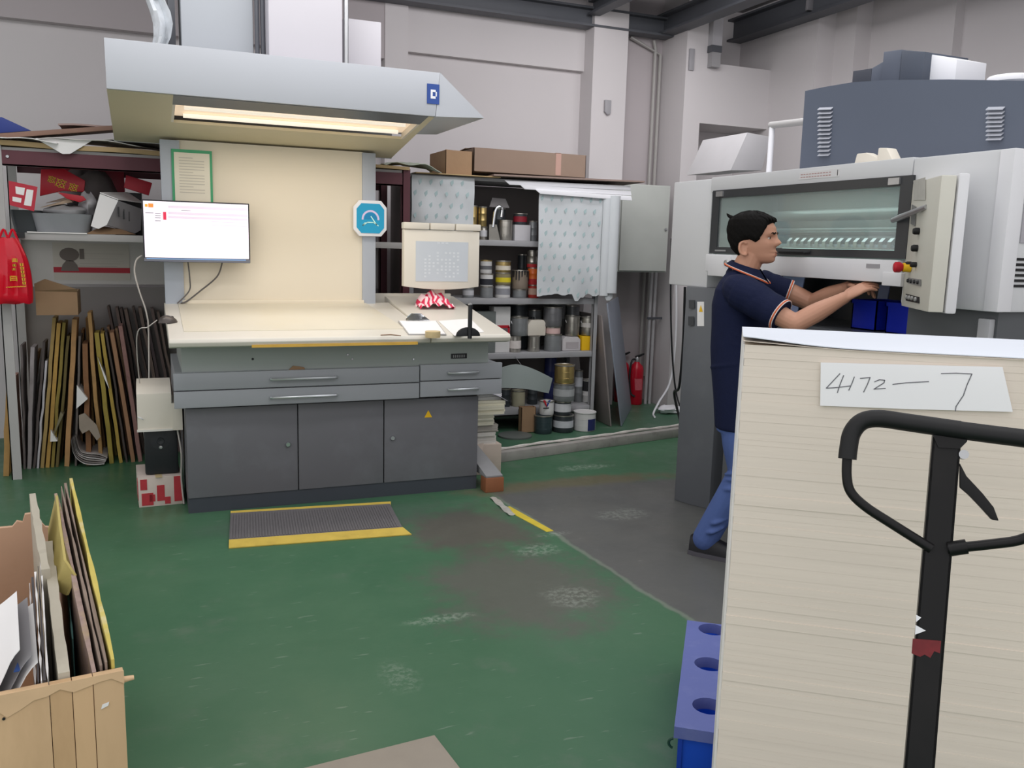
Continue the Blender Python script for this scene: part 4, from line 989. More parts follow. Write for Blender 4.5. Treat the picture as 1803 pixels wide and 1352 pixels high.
solo('torn_card', MB().prism([onY(x / 3.756, 480 + y / 3.756, 6.13) for x, y in ((522, 945), (560, 930), (640, 1010), (665, 1085), (640, 1110), (590, 1040), (545, 1065), (524, 1030))], (0, .02, 0)), pm('torn_card_grey', '9a8d80', .85, var=.15, scale=20), 'torn greyish cardboard flap above the bent sheets', 'cardboard')

# ================================================================== right rack with the cans
GY0, GY1 = 6.14, 6.64
M_rg = pm('can_rack_grey', '9a9a9d', .5, var=.1, scale=4, dirt='7a7674', dirt_amt=.4)
gr = thing('can_rack', 'grey steel shelving rack full of ink cans right of the console', 'rack', (2.5, 6.4, 0))
GX0, GX1 = 1.76, 3.28
for x in (GX0, GX1):
    for y in (GY0, GY1 - .04):
        part('post', MB().box(x, x + .035, y, y + .004, .062, 1.96).box(x, x + .004, y, y + .04, .062, 1.96), M_rg, gr)
for z in (1.537, 1.10, .68, .24):
    part('shelf_board', MB().box(GX0 + .005, GX1 + .03, GY0 + .001, GY1, z - .043, z), M_rg, gr, bevel=.003)
part('top_board', MB().box(GX0 - .02, GX1 + .2, GY0 - .02, GY1, 1.962, 1.985), M_rg, gr)
part('back_sheet', MB().box(GX0, GX1 + .05, GY1 + .001, GY1 + .008, .08, 1.96), M_rackdark, gr)
part('side_sheet', MB().box(GX0 - .006, GX0 - .001, GY0 + .02, GY1, .1, 1.96), M_rackdark, gr)
# curtains with teal leaf motifs
M_curt = pm('curtain_sheet', 'c3c7ca', .7, var=.05, scale=5)
M_motif = pm('motif_teal', 'a3b7b9', .7)
def curtain(x0, x1, z0, z1, y, lab, cols, rows, seed, ragged=.02, fold=0.012):
    rnd = random.Random(seed)
    rag = [rnd.uniform(-ragged, ragged) for _ in range(13)]
    def fn(u, v):
        bot = z0 + rag[min(12, int(u * 12))] * (1 - v)
        return Vector((x0 + (x1 - x0) * u, y + fold * math.sin(u * 13 + seed) * (1.2 - v) + .006 * math.sin(v * 9 + u * 4), bot + (z1 - bot) * v))
    t = thing('paper_curtain', lab, 'curtain', ((x0 + x1) / 2, y, z0))
    part('sheet', MB().sheet(fn, 24, 14, (0, -.003, 0)), M_curt, t, smooth=60)
    mo = MB()
    for r in range(rows):
        for c in range(cols):
            u = (c + .5 + (.25 if r % 2 else -.2)) / cols; v = (r + .5) / rows
            if not .03 < u < .95: continue
            p = fn(u, v); w = .014; h = .024
            mo.prism([(p.x - w * .2, p.y - .0015, p.z - h), (p.x + w * .9, p.y - .0015, p.z - h * .2), (p.x + w * .8, p.y - .0015, p.z + h * .9), (p.x - w * .2, p.y - .0015, p.z + h * .5), (p.x - w * .9, p.y - .0015, p.z + h * .1)], (0, -.001, 0))
    part('printed_motif', mo, M_motif, t, kind='stuff', label='faded teal leaf prints')
curtain(1.765, 2.235, 1.49, 1.975, 6.095, 'pale curtain sheet with teal leaf print over the left top shelf', 6, 6, 2)
curtain(2.745, 3.40, 1.115, 1.905, 6.075, 'large pale curtain sheet with teal leaf print over the right shelves', 8, 9, 5, .03)
for k, (a, b) in enumerate(((1064, 1074), (1074, 1086))):
    A, B = onY(a, 345, 6.05), onY(b, 528, 6.05)
    solo('curtain_strip', MB().sheet(lambda u, v: (A.x + (B.x - A.x) * u * .9, 6.06 - .02 * math.sin(u * 3) - .012 * k, 1.13 + .02 * k + (1.88 - 1.13) * v), 5, 8, (0, -.003, 0)), M_curt, ('narrow folded strip of curtain at the right rack edge, inner one', 'narrow folded strip of curtain at the right rack edge, outer one')[k], 'curtain', smooth=60)
# white boards rolled over the top edge
rb = thing('white_boards', 'bundle of white boards overhanging the top right of the can rack', 'boards', (3.1, 6.1, 1.985))
for k in range(3):
    z0_ = 1.93 - .028 * k
    part('white_board', MB().prism([(2.46 + .12 * k, 6.07 - .012 * k, z0_ + .042), (3.52, 6.07 - .012 * k, z0_ + .055 - .012 * k), (3.53, 6.07 - .012 * k, z0_ + .02 - .012 * k), (2.5 + .12 * k, 6.07 - .012 * k, z0_ + .012)], (0, .012, 0)), M_white, rb, bevel=.003)
solo('cardboard_sheet', MB().prism([(2.36, 6.03, 1.997), (3.62, 6.02, 2.012), (3.6, 6.6, 2.0), (2.38, 6.6, 1.986)], (0, 0, .012)), M_carddark, 'flat dark cardboard sheet under the long carton on the can rack', 'cardboard')
solo('cardboard_sheet', MB().prism([(1.78, 6.05, 1.987), (2.42, 6.05, 1.987), (2.40, 6.5, 1.987), (1.78, 6.5, 1.987)], (0, 0, .006)), M_tan, 'thin tan card under the small open carton on the can rack', 'cardboard')
# cartons on top
def carton(lab, x0, x1, y0, y1, z0, z1, mat, tape=None, openf=False):
    t = thing('carton', lab, 'carton', ((x0 + x1) / 2, (y0 + y1) / 2, z0))
    w = .004
    b = MB().box(x0, x1, y0, y0 + w, z0, z1).box(x0, x1, y1 - w, y1, z0, z1).box(x0, x0 + w, y0, y1, z0, z1).box(x1 - w, x1, y0, y1, z0, z1).box(x0, x1, y0, y1, z0, z0 + w)
    part('walls', b, mat, t)
    if openf:
        part('flap', MB().prism([(x0, y0 + .01, z1), (x1, y0 + .01, z1 - .01), (x1, y0 + .12, z1 - .05), (x0 + .02, y0 + .12, z1 - .04)], (0, 0, .004)), mat, t)
    else:
        xm = x0 + (x1 - x0) * .72
        part('flap', MB().prism([(x0, y0, z1), (x1, y0, z1), (x1, (y0 + y1) / 2, z1 + .004), (x0, (y0 + y1) / 2, z1 + .008)], (0, 0, .004)), mat, t)
        part('flap', MB().prism([(x0, y1, z1), (x1, y1, z1), (x1, (y0 + y1) / 2, z1 + .008), (x0, (y0 + y1) / 2, z1 + .012)], (0, 0, .004)), mat, t)
        part('tape_strip', MB().box(xm, xm + .045, y0 - .0015, y0 + .001, z0 + .01, z1 + .001).box(xm, xm + .045, y0, y0 + .1, z1 + .006, z1 + .0075), pm('carton_tape', 'b39084', .4), t)
        part('print', MB().box(x0 - .001, x0 + .001, y0 + .08, y0 + .17, z0 + .05, z0 + .12), pm('carton_print', '8d9a88', .8), t)
    return t
a, b = onY(775, 262, 6.2), onY(826, 304, 6.2)
carton('short open brown carton left of the long carton on the can rack', 2.02, 2.225, 6.12, 6.5, 1.994, 2.165, M_card, openf=True)
carton('long closed brown carton with tape on top of the can rack', 2.243, 3.16, 6.14, 6.52, 2.027, 2.195, pm('carton_rosy', '8b7769', .85, var=.08, scale=6))

# ---- cans and jars
def can(lab, x, y, z, r, h, body, band=None, bandcol=None, lid=None, handle=False, drips=False, group='ink cans on the can rack', name='ink_can', cat='can', bandz=(.25, .75)):
    t = thing(name, lab, cat, (x, y, z), (0, 0, 0), group)
    part('body', MB().lathe([(r * .96, 0), (r, .004), (r, h * .3), (r * 1.012, h * .305), (r, h * .31), (r, h * .66), (r * 1.012, h * .665), (r, h * .67), (r, h - .004), (r * .99, h)], n=20), body, t, world=False)
    part('rim', MB().lathe([(r * 1.0, h - .006), (r * 1.05, h - .004), (r * 1.05, h + .003), (r * .93, h + .004), (r * .9, h - .004), (.0, h - .003)], n=20), lid or M_tin, t, world=False)
    if bandcol:
        part('label_band', MB().lathe([(r * 1.012, h * bandz[0]), (r * 1.018, h * bandz[0]), (r * 1.018, h * bandz[1]), (r * 1.012, h * bandz[1])], n=20), pm('band_' + bandcol, bandcol, .6, var=.15, scale=25), t, world=False)
    if handle:
        part('bail_handle', MB().tube(arc((0, 0, h * .8), (1, 0, 0), (0, -.35, -.8), r * 1.06, 0, 180, 10), .003, 5), M_steel, t, world=False)
    if drips:
        rnd = random.Random(int(x * 1000)); d = MB()
        for k in range(9):
            a_ = -math.pi + math.pi * k / 9; l = rnd.uniform(.2, .6) * h
            c_ = Vector((math.cos(a_), math.sin(a_), 0)) * r * 1.005; s_ = Vector((-math.sin(a_), math.cos(a_), 0)) * .006
            d.prism([c_ - s_ + Vector((0, 0, h)), c_ + s_ + Vector((0, 0, h)), c_ + s_ * .6 + Vector((0, 0, h - l)), c_ - s_ * .6 + Vector((0, 0, h - l))], c_.normalized() * .003)
        part('ink_drips', d, M_dark, t, world=False)
    return t
M_cangrey = pm('grey_can_paint', '85888a', .4, .3, var=.12, scale=12)
M_candark = pm('dark_can_paint', '3d4246', .4, .2, var=.15, scale=10)
M_canwhite = pm('white_can_paint', 'd0cfce', .45, var=.06, scale=10)
M_canblue = pm('navy_can_paint', '2b3163', .4, var=.1, scale=8)
def canpx(lab, xa, xb, ytop, ybot, yy, z, body, **k):
    """can seen between two photo columns, standing at height z on the plane Y = yy"""
    a, b = onY(xa, (ytop + ybot) / 2, yy), onY(xb, (ytop + ybot) / 2, yy)
    r = (b.x - a.x) / 2 * .93; x = (a.x + b.x) / 2
    t0, t1 = onY((xa + xb) / 2, ytop, yy), onY((xa + xb) / 2, ybot, yy)
    return can(lab, x, yy + .02, z, r, max(.03, (t0.z - t1.z) * .97), body, **k), z + max(.03, (t0.z - t1.z) * .97) + .005
S1, S2, S3, S4, FL_ = 1.5375, 1.1005, .6805, .2405, .063
yy = 6.24
_, z = canpx('small tin with white label under the shiny tall tins, top shelf', 846, 860, 398, 421, yy, S1, M_tin, bandcol='cfcfd2')
canpx('shiny tall tin on a small tin, leftmost on the top shelf', 843, 859, 361, 396, yy, z, M_gold)
canpx('shiny tall tin beside the curtain edge on the top shelf', 825, 842, 360, 421, yy + .02, S1, M_gold)
canpx('plain ribbed tin can in the middle of the top shelf', 878, 904, 384, 420, yy, S1, M_tin)
canpx('dark red and black small can on the white carton, top shelf', 906, 930, 372, 392, yy + .04, 1.66, M_candark, bandcol='8f2030')
_ = canpx('grey can half behind the large curtain on the top shelf', 933, 947, 385, 421, yy, S1, M_cangrey)
a, b = onY(905, 394, yy), onY(932, 420, yy)
solo('small_carton', MB().box(a.x, b.x, yy - .02, yy + .12, S1, 1.658), pm('small_carton_white', 'c4c2c6', .7), 'white printed carton under the dark red can on the top shelf', 'carton', bevel=.003)
# bent bright scoop and a leaning white card
p = [onY(871, 420, 6.2), onY(868, 400, 6.2), onY(872, 372, 6.2), onY(878, 364, 6.2), onY(884, 368, 6.2), onY(883, 382, 6.2)]
p[0].z = S1 + .012
sc_ = thing('ink_scoop', 'bright bent metal ink scoop standing on the top shelf', 'scoop', tuple(p[0]))
part('blade', MB().prism([p[0] + Vector((-.045, 0, -.012)), p[0] + Vector((.045, 0, -.012)), p[1] + Vector((.03, 0, .02)), p[1] + Vector((-.03, 0, .02))], (0, .006, 0)), M_tin, sc_)
part('handle', MB().tube(smoothpath(p[1:], 4), .012, 8), M_chrome, sc_)
A = onY(862, 366, 6.3)
solo('white_card', MB().prism([onY(862, 364, 6.32), onY(897, 366, 6.32), onY(890, 350, 6.36), onY(867, 348, 6.36)], (0, .01, -.0)).add([], []), pm('card_dusty', 'b8b3b4', .8), 'dusty white card lying over the tins on the top shelf', 'card')
wcz = onY(880, 366, 6.32).z
can('tall dark can behind the ribbed tin, under the dusty card', onY(880, 390, 6.36).x, 6.38, S1, .05, wcz - S1 - .004, M_candark)
# second shelf
_, z = canpx('grey can at the bottom of the left stack, second shelf', 847, 870, 503, 523, yy, S2, M_cangrey)
_, z = canpx('can with dark label in the middle of the left stack, second shelf', 847, 870, 480, 502, yy, z, M_canwhite, bandcol='2a2c34', bandz=(.1, .6))
canpx('white can with black print topmost of the left stack, second shelf', 847, 868, 456, 479, yy, z, M_canwhite, bandcol='6a6a6e', bandz=(.3, .6), lid=M_gold)
_, z = canpx('pale grey can at the bottom of the middle stack, second shelf', 873, 900, 500, 523, yy, S2, M_canwhite, bandcol='8b8c92')
_, z = canpx('olive and yellow can in the middle stack, second shelf', 874, 901, 478, 499, yy, z, pm('olive_can', '8c8262', .4), bandcol='d8c62c', bandz=(.2, .6))
canpx('gold can with white label topmost of the middle stack, second shelf', 874, 901, 457, 477, yy, z, M_gold, bandcol='d8d0c0', bandz=(.2, .6))
_, z = canpx('low grey can under the dripping pot, second shelf', 904, 929, 508, 523, yy, S2, M_cangrey)
canpx('ink stained pot with black drips, second shelf', 903, 932, 474, 507, yy, z, pm('stained_pot', '85796c', .5), drips=True)
_, z = canpx('red can at the bottom of the right stack, second shelf', 931, 950, 500, 523, yy, S2, pm('red_can', 'a8362e', .4), bandcol='c0a090')
_, z = canpx('orange and red can in the right stack, second shelf', 931, 950, 469, 499, yy, z, pm('orange_can', 'd8692c', .4), bandcol='b02a2e', bandz=(.0, .35))
canpx('plain tin with red rim topmost of the right stack, second shelf', 930, 948, 438, 468, yy, z, M_tin, bandcol='b02a2e', bandz=(.0, .2))
canpx('grey can behind the touch panel foot, second shelf', 816, 836, 505, 523, yy, S2, M_cangrey, bandcol='b8b8bc')
can('dark bottle like can behind the stained pot, second shelf', onY(921, 460, 6.4).x, 6.42, S2, .035, .33, M_candark)
# third shelf
a, b = onY(833, 548, 6.22), onY(871, 590, 6.22)
solo('grey_box', MB().box(a.x, b.x, 6.2, 6.45, S3, a.z), pm('box_greygreen', '6a706e', .5), 'grey green metal box at the left end of the third shelf', 'box', bevel=.005)
a, b = onY(870, 540, 6.21), onY(898, 588, 6.21)
t = thing('printed_carton', 'tall white carton with dark and red print on the third shelf', 'carton', (a.x + .05, 6.25, S3))
part('carton_body', MB().box(a.x, b.x, 6.21, 6.32, S3, a.z), M_canwhite, t, bevel=.003)
part('dark_print', MB().box(a.x - .001, b.x + .001, 6.208, 6.211, S3 + .12, S3 + .2), pm('print_dark', '6a5a5e', .6), t)
part('red_print', MB().box(a.x + .01, b.x - .01, 6.207, 6.2105, S3 + .19, S3 + .21).box(b.x - .02, b.x - .005, 6.207, 6.2105, S3 + .12, S3 + .2), M_red, t)
_, z = canpx('plain tin with white label at the front of the third shelf', 897, 919, 592, 620, yy - .03, S3, M_tin, bandcol='cfc8c4')
canpx('grey bucket standing on tins on the third shelf', 901, 931, 558, 591, yy - .01, z, M_cangrey, handle=True)
can('dark bucket behind the grey bucket on the third shelf', onY(915, 550, 6.4).x, 6.42, S3, .075, .36, M_candark)
_, z = canpx('bright plain tin second from left at the front of the third shelf', 931, 952, 592, 619, yy - .03, S3, M_tin)
a, b = onY(930, 560, 6.22), onY(961, 590, 6.22)
jug = thing('jerrycan', 'cream plastic jerrycan standing on tins on the third shelf', 'jerrycan', ((a.x + b.x) / 2, 6.27, z))
xw = (b.x - a.x)
part('body', MB().prism([(a.x, 6.22, z), (b.x, 6.22, z), (b.x, 6.22, z + .1), (b.x - .02, 6.22, z + .125), (a.x + .03, 6.22, z + .125), (a.x, 6.22, z + .09)], (0, .1, 0)), M_cream, jug, bevel=.01)
part('cap', MB().lathe([(.016, 0), (.016, .02), (0, .021)], (a.x + .06, 6.27, z + .124), 12), M_dark, jug)
_, z = canpx('grey can under the pink banded bucket on the third shelf', 960, 990, 590, 620, yy - .02, S3, M_cangrey)
_, z = canpx('low can with pink band in the bucket stack on the third shelf', 962, 988, 577, 589, yy - .02, z, M_cangrey, bandcol='d8b8b4', bandz=(.05, .95))
canpx('grey enamel bucket topmost of the stack on the third shelf', 959, 991, 541, 576, yy - .02, z, pm('bucket_grey', '77777a', .35, .4), handle=False)
a, b = onY(991, 592, 6.2), onY(1022, 616, 6.2)
jr = thing('plastic_canister', 'whitish plastic canister at the front of the third shelf', 'canister', ((a.x + b.x) / 2, 6.25, S3))
part('body', MB().prism([(a.x, 6.2, S3), (b.x, 6.2, S3), (b.x, 6.2, S3 + .09), (b.x - .025, 6.2, S3 + .113), (a.x + .025, 6.2, S3 + .113), (a.x, 6.2, S3 + .09)], (0, .12, 0)), pm('canister_white', 'c3bfc0', .5), jr, bevel=.01)
part('label', MB().box(a.x + .03, b.x - .02, 6.198, 6.201, S3 + .02, S3 + .07), pm('canister_label', 'a8a2a4', .6), jr)
z = S3 + .118
canpx('tin with wire handle standing on the whitish canister', 997, 1022, 556, 591, yy, z, M_tin, handle=True)
a, b = onY(1025, 592, 6.2), onY(1050, 616, 6.2)
yc = thing('yellow_tin', 'bright yellow square tin at the right end of the third shelf', 'tin', ((a.x + b.x) / 2, 6.25, S3))
part('body', MB().box(a.x, b.x, 6.2, 6.31, S3, S3 + .115), M_yellow, yc, bevel=.006)
part('label', MB().box(b.x - .03, b.x - .005, 6.198, 6.201, S3 + .05, S3 + .09), pm('yellow_label', 'c79a1a', .6), yc)
canpx('tin with handle standing on the bright yellow tin', 1024, 1050, 558, 590, yy, S3 + .12, M_tin, handle=True, bandcol='c0bcb8', bandz=(.45, .7))
for k, (px, rr_, hh, lb) in enumerate(((945, .06, .36, 'tall grey can in the back row of the third shelf, left one'), (985, .07, .42, 'tall grey can in the back row of the third shelf, middle one'), (1012, .06, .4, 'tall grey can in the back row of the third shelf, right one'))):
    can(lb, onY(px, 560, 6.45).x, 6.5, S3, rr_, hh * .85, M_cangrey)
# bottom shelf and floor
yb_ = 6.2
Z0 = .063
_, z = canpx('dark can with white label at the bottom of the tall floor stack', 976, 1011, 724, 754, yb_ - .17, Z0, M_candark, bandcol='c2c4ca', bandz=(.3, .7))
_, z = canpx('can with white torn label, second in the tall floor stack', 978, 1007, 699, 723, yb_ - .17, z, M_candark, bandcol='d0d0d4', bandz=(.25, .85))
_, z = canpx('grey can with two white labels, third in the tall floor stack', 977, 1013, 667, 698, yb_ - .17, z, M_cangrey, bandcol='a4a6a8', bandz=(.3, .7))
canpx('gold lacquered tin topmost of the tall floor stack', 979, 1013, 634, 666, yb_ - .17, z, M_gold)
can('dark blue tall can behind the gold tin', onY(972, 645, 6.35).x, 6.38, S4, .05, .385, M_canblue)
_, z = canpx('dark green can on the floor with the emblem tin on it', 943, 974, 725, 757, yb_ - .18, Z0, pm('green_black_can', '38464a', .4, .2))
tv, _ = canpx('white tin with red and blue V emblem on the dark green can', 952, 977, 700, 724, yb_ - .17, z, M_canwhite)
ec = onY(964, 711, yb_ - .22); yq = yb_ - .15 - .052
hV = .026
part('emblem', MB().prism([(ec.x - .032, yq - .004, ec.z + hV), (ec.x - .012, yq - .004, ec.z + hV), (ec.x + .006, yq - .004, ec.z - hV), (ec.x - .002, yq - .004, ec.z - hV)], (0, .003, 0)), M_red, tv, label='red stroke of the V emblem')
part('emblem', MB().prism([(ec.x + .006, yq - .004, ec.z - hV), (ec.x - .002, yq - .004, ec.z - hV * .9), (ec.x + .014, yq - .004, ec.z + hV * .8), (ec.x + .034, yq - .004, ec.z + hV)], (0, .003, 0)), pm('emblem_blue', '24408f', .5), tv, label='blue stroke of the V emblem')
part('emblem_text', MB().box(ec.x - .028, ec.x + .028, yq - .004, yq - .001, ec.z - hV - .014, ec.z - hV - .006), pm('emblem_black', '22222a', .5), tv)
canpx('white bucket with navy panel on the floor by the leaning panels', 1013, 1050, 720, 753, yb_ - .17, Z0, M_canwhite, bandcol=None, lid=M_canwhite)
wbk = [o for o in COL.objects if o.get('label', '').startswith('white bucket with navy')][0]
cx_ = wbk.location; rB = (onY(1050, 736, yb_ - .17).x - onY(1013, 736, yb_ - .17).x) / 2 * .93
np_ = MB()
for k in range(6):
    a0 = math.radians(-100 + 9 * k); a1 = math.radians(-100 + 9 * (k + 1)); hB = .105
    np_.prism([(math.cos(a0) * rB * 1.012, math.sin(a0) * rB * 1.012, .008), (math.cos(a1) * rB * 1.012, math.sin(a1) * rB * 1.012, .008), (math.cos(a1) * rB * 1.012, math.sin(a1) * rB * 1.012, .1), (math.cos(a0) * rB * 1.012, math.sin(a0) * rB * 1.012, .1)], (0, -.001, 0))
part('navy_panel', np_, M_canblue, wbk, world=False)
canpx('grey can right of the tall floor stack on the bottom shelf', 1013, 1027, 664, 720, yb_ + .1, S4, M_cangrey, bandcol='b8bac0', bandz=(.5, .8))
canpx('white and black can by the right post on the bottom shelf', 1028, 1046, 662, 702, yb_ + .08, S4, M_canwhite, bandcol='26262a', bandz=(.5, .95))
canpx('grey round pot hanging back under the third shelf', 1020, 1045, 626, 660, yb_ + .22, S4 + .0, M_cangrey)
canpx('yellowish jar at the left end of the bottom shelf', 902, 926, 692, 720, yb_ + .05, S4, pm('jar_yellowish', 'a8a48c', .4), name='jar', cat='jar')
canpx('dark can beside the yellowish jar on the bottom shelf', 883, 900, 690, 722, yb_ + .06, S4, M_candark)
canpx('dark can behind the brown carton on the bottom shelf', 930, 948, 690, 720, yb_ + .1, S4, M_candark)
a, b = onY(922, 717, 6.08), onY(942, 752, 6.08)
carton('small brown open carton on the floor left of the dark green can', a.x - .02, b.x, 6.07, 6.3 - .17, Z0, a.z, M_card, openf=True)
# large bent pale sheet sticking out behind the drawers
pts = [onY(x, y, 6.0) for x, y in ((880, 648), (905, 640), (935, 648), (973, 666))]; low = [onY(x, y, 6.0) for x, y in ((880, 684), (905, 683), (935, 686), (970, 694))]
A_, B_ = smoothpath(pts, 4), smoothpath(low, 4)
bs = MB().sheet(lambda u, v: (B_[int(round(u * (len(B_) - 1)))] * (1 - v) + A_[int(round(u * (len(A_) - 1)))] * v) + Vector((0, -.05 * math.sin(math.pi * u) + .04 * (1 - v), 0)), len(A_) - 1, 4, (0, -.006, 0))
pst_ = thing('plastic_sheet', 'large bent pale grey plastic sheet stuck out between console and cans', 'sheet', tuple(A_[6]))
part('sheet', bs, pm('bent_panel_grey', 'b4bcbc', .4), pst_, smooth=60)
part('hanging_wire', MB().tube([A_[6] + Vector((0, 0, -.01)), Vector((A_[6].x, 6.1, .64)), Vector((A_[6].x, 6.139, .655))], .002, 5), M_steel, pst_)
solo('floor_ring', MB().lathe([(.0, 0), (.13, 0), (.13, .012), (.12, .016), (0, .016)], (2.56, 5.98, .063), 24), pm('lid_grey', '5a5f5c', .5), 'flat round dark lid lying on the raised floor before the rack', 'lid')
# leaning panels at the right end of the rack
def lean(pts, th, mat, lab, nm='leaning_panel'):
    P = [Vector(p) for p in pts]
    n = (P[1] - P[0]).cross(P[3] - P[0]).normalized()
    if n.x < 0: n = -n
    return solo(nm, MB().prism(P, n * th), mat, lab, 'panel', bevel=.003)
B1 = onZ(1086, 749, .064); T1 = onY(1052, 536, B1.y + .02)
lean([(3.455, 6.10, .064), (3.485, 6.62, .064), (3.355, 6.62, .97), (3.326, 6.10, .97)], .012, pm('lean_brown', '8f8684', .6), 'brownish grey board leaning against the right end of the can rack')
lean([(3.545, 6.09, .064), (4.04, 6.78, .064), (3.85, 6.78, 1.075), (3.335, 6.04, 1.07)], .012, pm('lean_blue', '868c99', .45, var=.08, scale=2), 'blue grey sheet metal panel leaning outside the brownish board')

# electrical cabinet on the pier
a, b = onY(1095, 322, 6.6), onY(1175, 480, 6.6)
ec_ = thing('electrical_cabinet', 'pale grey green electrical cabinet on the corner pier beyond the can rack', 'cabinet', ((a.x + b.x) / 2, 6.8, b.z))
part('case', MB().box(a.x, b.x, 6.62, 6.988, b.z, a.z), pm('cabinet_greygreen', 'b4b7b2', .45), ec_, bevel=.006)
part('door', MB().box(a.x + .012, b.x - .012, 6.602, 6.62, b.z + .012, a.z - .012), pm('cabinet_greygreen', 'b4b7b2', .45), ec_, bevel=.004)
part('lock', MB().lathe([(0, -.012), (.012, -.01), (.014, 0)], (b.x - .04, 6.602, (a.z + b.z) / 2), 10, 'Y'), M_steel, ec_)
for k, (x, lab) in enumerate(((4.30, 'grey conduit behind the cabinet down to the floor, left of the pair'), (4.345, 'grey conduit behind the cabinet down to the floor, right of the pair'))):
    solo('conduit_pipe', MB().tube([(x, 6.95, 1.95), (x, 6.95, .062)], .015, 8), pm('conduit_pale', 'b0aeb0', .5), lab, 'pipe', group='cabinet conduits')
solo('pipe_bracket', MB().box(4.26, 4.424, 6.928, 6.934, .86, .88), M_beam, 'small dark bracket across the cabinet conduits', 'bracket')
# fire extinguishers
def ext(x, y, lab, r=.066, h=.4):
    t = thing('fire_extinguisher', lab, 'fire extinguisher', (x, y, .063), (0, 0, 0), 'red fire extinguishers')
    part('cylinder', MB().lathe([(r * .95, 0), (r, .006), (r, h * .8), (r * .85, h * .9), (r * .4, h * .97), (r * .32, h), (0, h)], n=22), pm('extinguisher_red', 'b8142a', .3, var=.06), t, world=False)
    v = part('valve', MB().lathe([(r * .3, h - .002), (r * .34, h + .03), (r * .2, h + .045), (0, h + .046)], n=12), M_steel, t, world=False)
    part('lever', MB().prism([(-.01, -.012, h + .03), (.07, -.012, h + .065), (.07, -.012, h + .075), (-.02, -.012, h + .05)], (0, .024, 0)), M_dark, v, world=False)
    part('hose', MB().tube(smoothpath([(-.01, 0, h + .02), (-r * .9, -.01, h + .01), (-r * 1.25, -.02, h * .7), (-r * 1.1, -.03, h * .3), (-r * .6, -.06, h * .2)], 5), .009, 7), M_dark, t, world=False)
    part('label', MB().prism([(r * 1.01 * math.cos(a_), r * 1.01 * math.sin(a_), h * .35) for a_ in [math.radians(q) for q in range(-125, -60, 8)]] + [(r * 1.01 * math.cos(a_), r * 1.01 * math.sin(a_), h * .62) for a_ in [math.radians(q) for q in range(-69, -134, -8)]], (0, -.001, 0)), pm('ext_label', 'c8606a', .5, var=.25, scale=60), t, world=False)
    return t
q = onZ(1131, 706, .063)
ext(4.20, 6.97, 'red fire extinguisher with hose standing at the wall corner, nearer one')
ext(4.13, 7.11, 'red fire extinguisher half hidden behind the leaning blue grey panel')
# clutter along the wall foot
for k, (px, py, rx, rz, lab) in enumerate(((1162, 697, .1, .035, 'white rag lying by the wall foot next to the extinguisher'), (1180, 700, .07, .03, 'white rag lying by the wall foot nearest the press column'))):
    q = onZ(px, py, .065)
    solo('white_rag', lump((min(q.x, 4.25) + .06 * k, min(q.y, 6.6) - .12, .063 + rz), rx, .08, rz, 20 + k), M_white, lab, 'rag', smooth=60)
solo('cable', MB().tube(smoothpath([(4.33, 6.70, 1.6), (4.335, 6.66, 1.0), (4.35, 6.6, .5), (4.38, 6.55, .2), (4.36, 6.4, .075)], 6), .008, 6), M_dark, 'thin black cable hanging down the wall corner to the floor', 'cable')
solo('cable', MB().tube(smoothpath([(4.40, 6.72, 1.4), (4.405, 6.66, .8), (4.34, 6.6, .35), (4.16, 6.5, .16), (4.08, 6.45, .075), (4.0, 6.3, .075)], 6), .009, 6), M_white, 'white cable curling along the wall foot by the extinguishers', 'cable')
solo('cable', MB().tube(smoothpath([onX(1206, 505, 3.3), onX(1203, 600, 3.3), onX(1196, 680, 3.3) , onX(1188, 700, 3.4), Vector((3.5, 5.0, .012))], 6), .009, 6), M_dark, 'black power cable hanging from the press left housing', 'cable')
# ================================================================== printing press delivery unit
XF = 2.96
M_press = pm('press_enamel', 'cfd0d2', .38, var=.03, scale=1.5)
M_press2 = pm('press_enamel_light', 'dcdcdf', .35, var=.02)
M_pgrey = pm('press_column_grey', '616469', .4, var=.08, scale=3, dirt='75787c', dirt_amt=.3)
M_pdark = pm('press_dark', '2b2d31', .5, var=.1)
M_frame = pm('window_frame_dark', '35373a', .35, var=.05)
M_inner = pm('press_interior', '9fa5a2', .5, var=.12, scale=3)
pr = thing('printing_press', 'large pale grey offset press delivery unit with long glass window', 'press', (3.6, 3.4, 0))
def pbox(nm, x0, x1, y0, y1, z0, z1, m, bevel=.0, parent=pr, label=None): return part(nm, MB().box(x0, x1, y0, y1, z0, z1), m, parent, bevel=bevel, label=label)
Yl, Yr, Ye = 4.205, 2.79, 2.322
pbox('top_cover', XF, 4.25, Yr + .002, Yl, 1.825, 1.907, M_press, .006)
pbox('end_housing', XF, 4.25, Ye, Yr, 1.297, 1.903, M_press, .012)
part('corner_trim', MB().prism([(XF - .006, Ye + .06, 1.30), (XF - .006, Ye + .0, 1.30), (XF + .06, Ye - .006, 1.30), (XF + .06, Ye + .002, 1.30)], (0, 0, .60)), M_press2, pr, bevel=.003)
lh = part('left_housing', MB().prism([(XF + .012, Yl + .003, 1.29), (XF + .012, 4.60, 1.29), (XF + .06, 4.655, 1.29), (3.9, 4.655, 1.29), (3.9, Yl + .003, 1.29)], (0, 0, .612)), M_press, pr, bevel=.008)
pbox('interior_back', 3.42, 3.44, Yr, Yl, 1.38, 1.83, M_inner)
pbox('interior_side', XF + .03, 3.42, Yl - .02, Yl, 1.38, 1.83, M_inner)
pbox('interior_floor', XF + .03, 3.42, Yr, Yl - .02, 1.40, 1.47, pm('interior_floor_grey', '8e9694', .35))
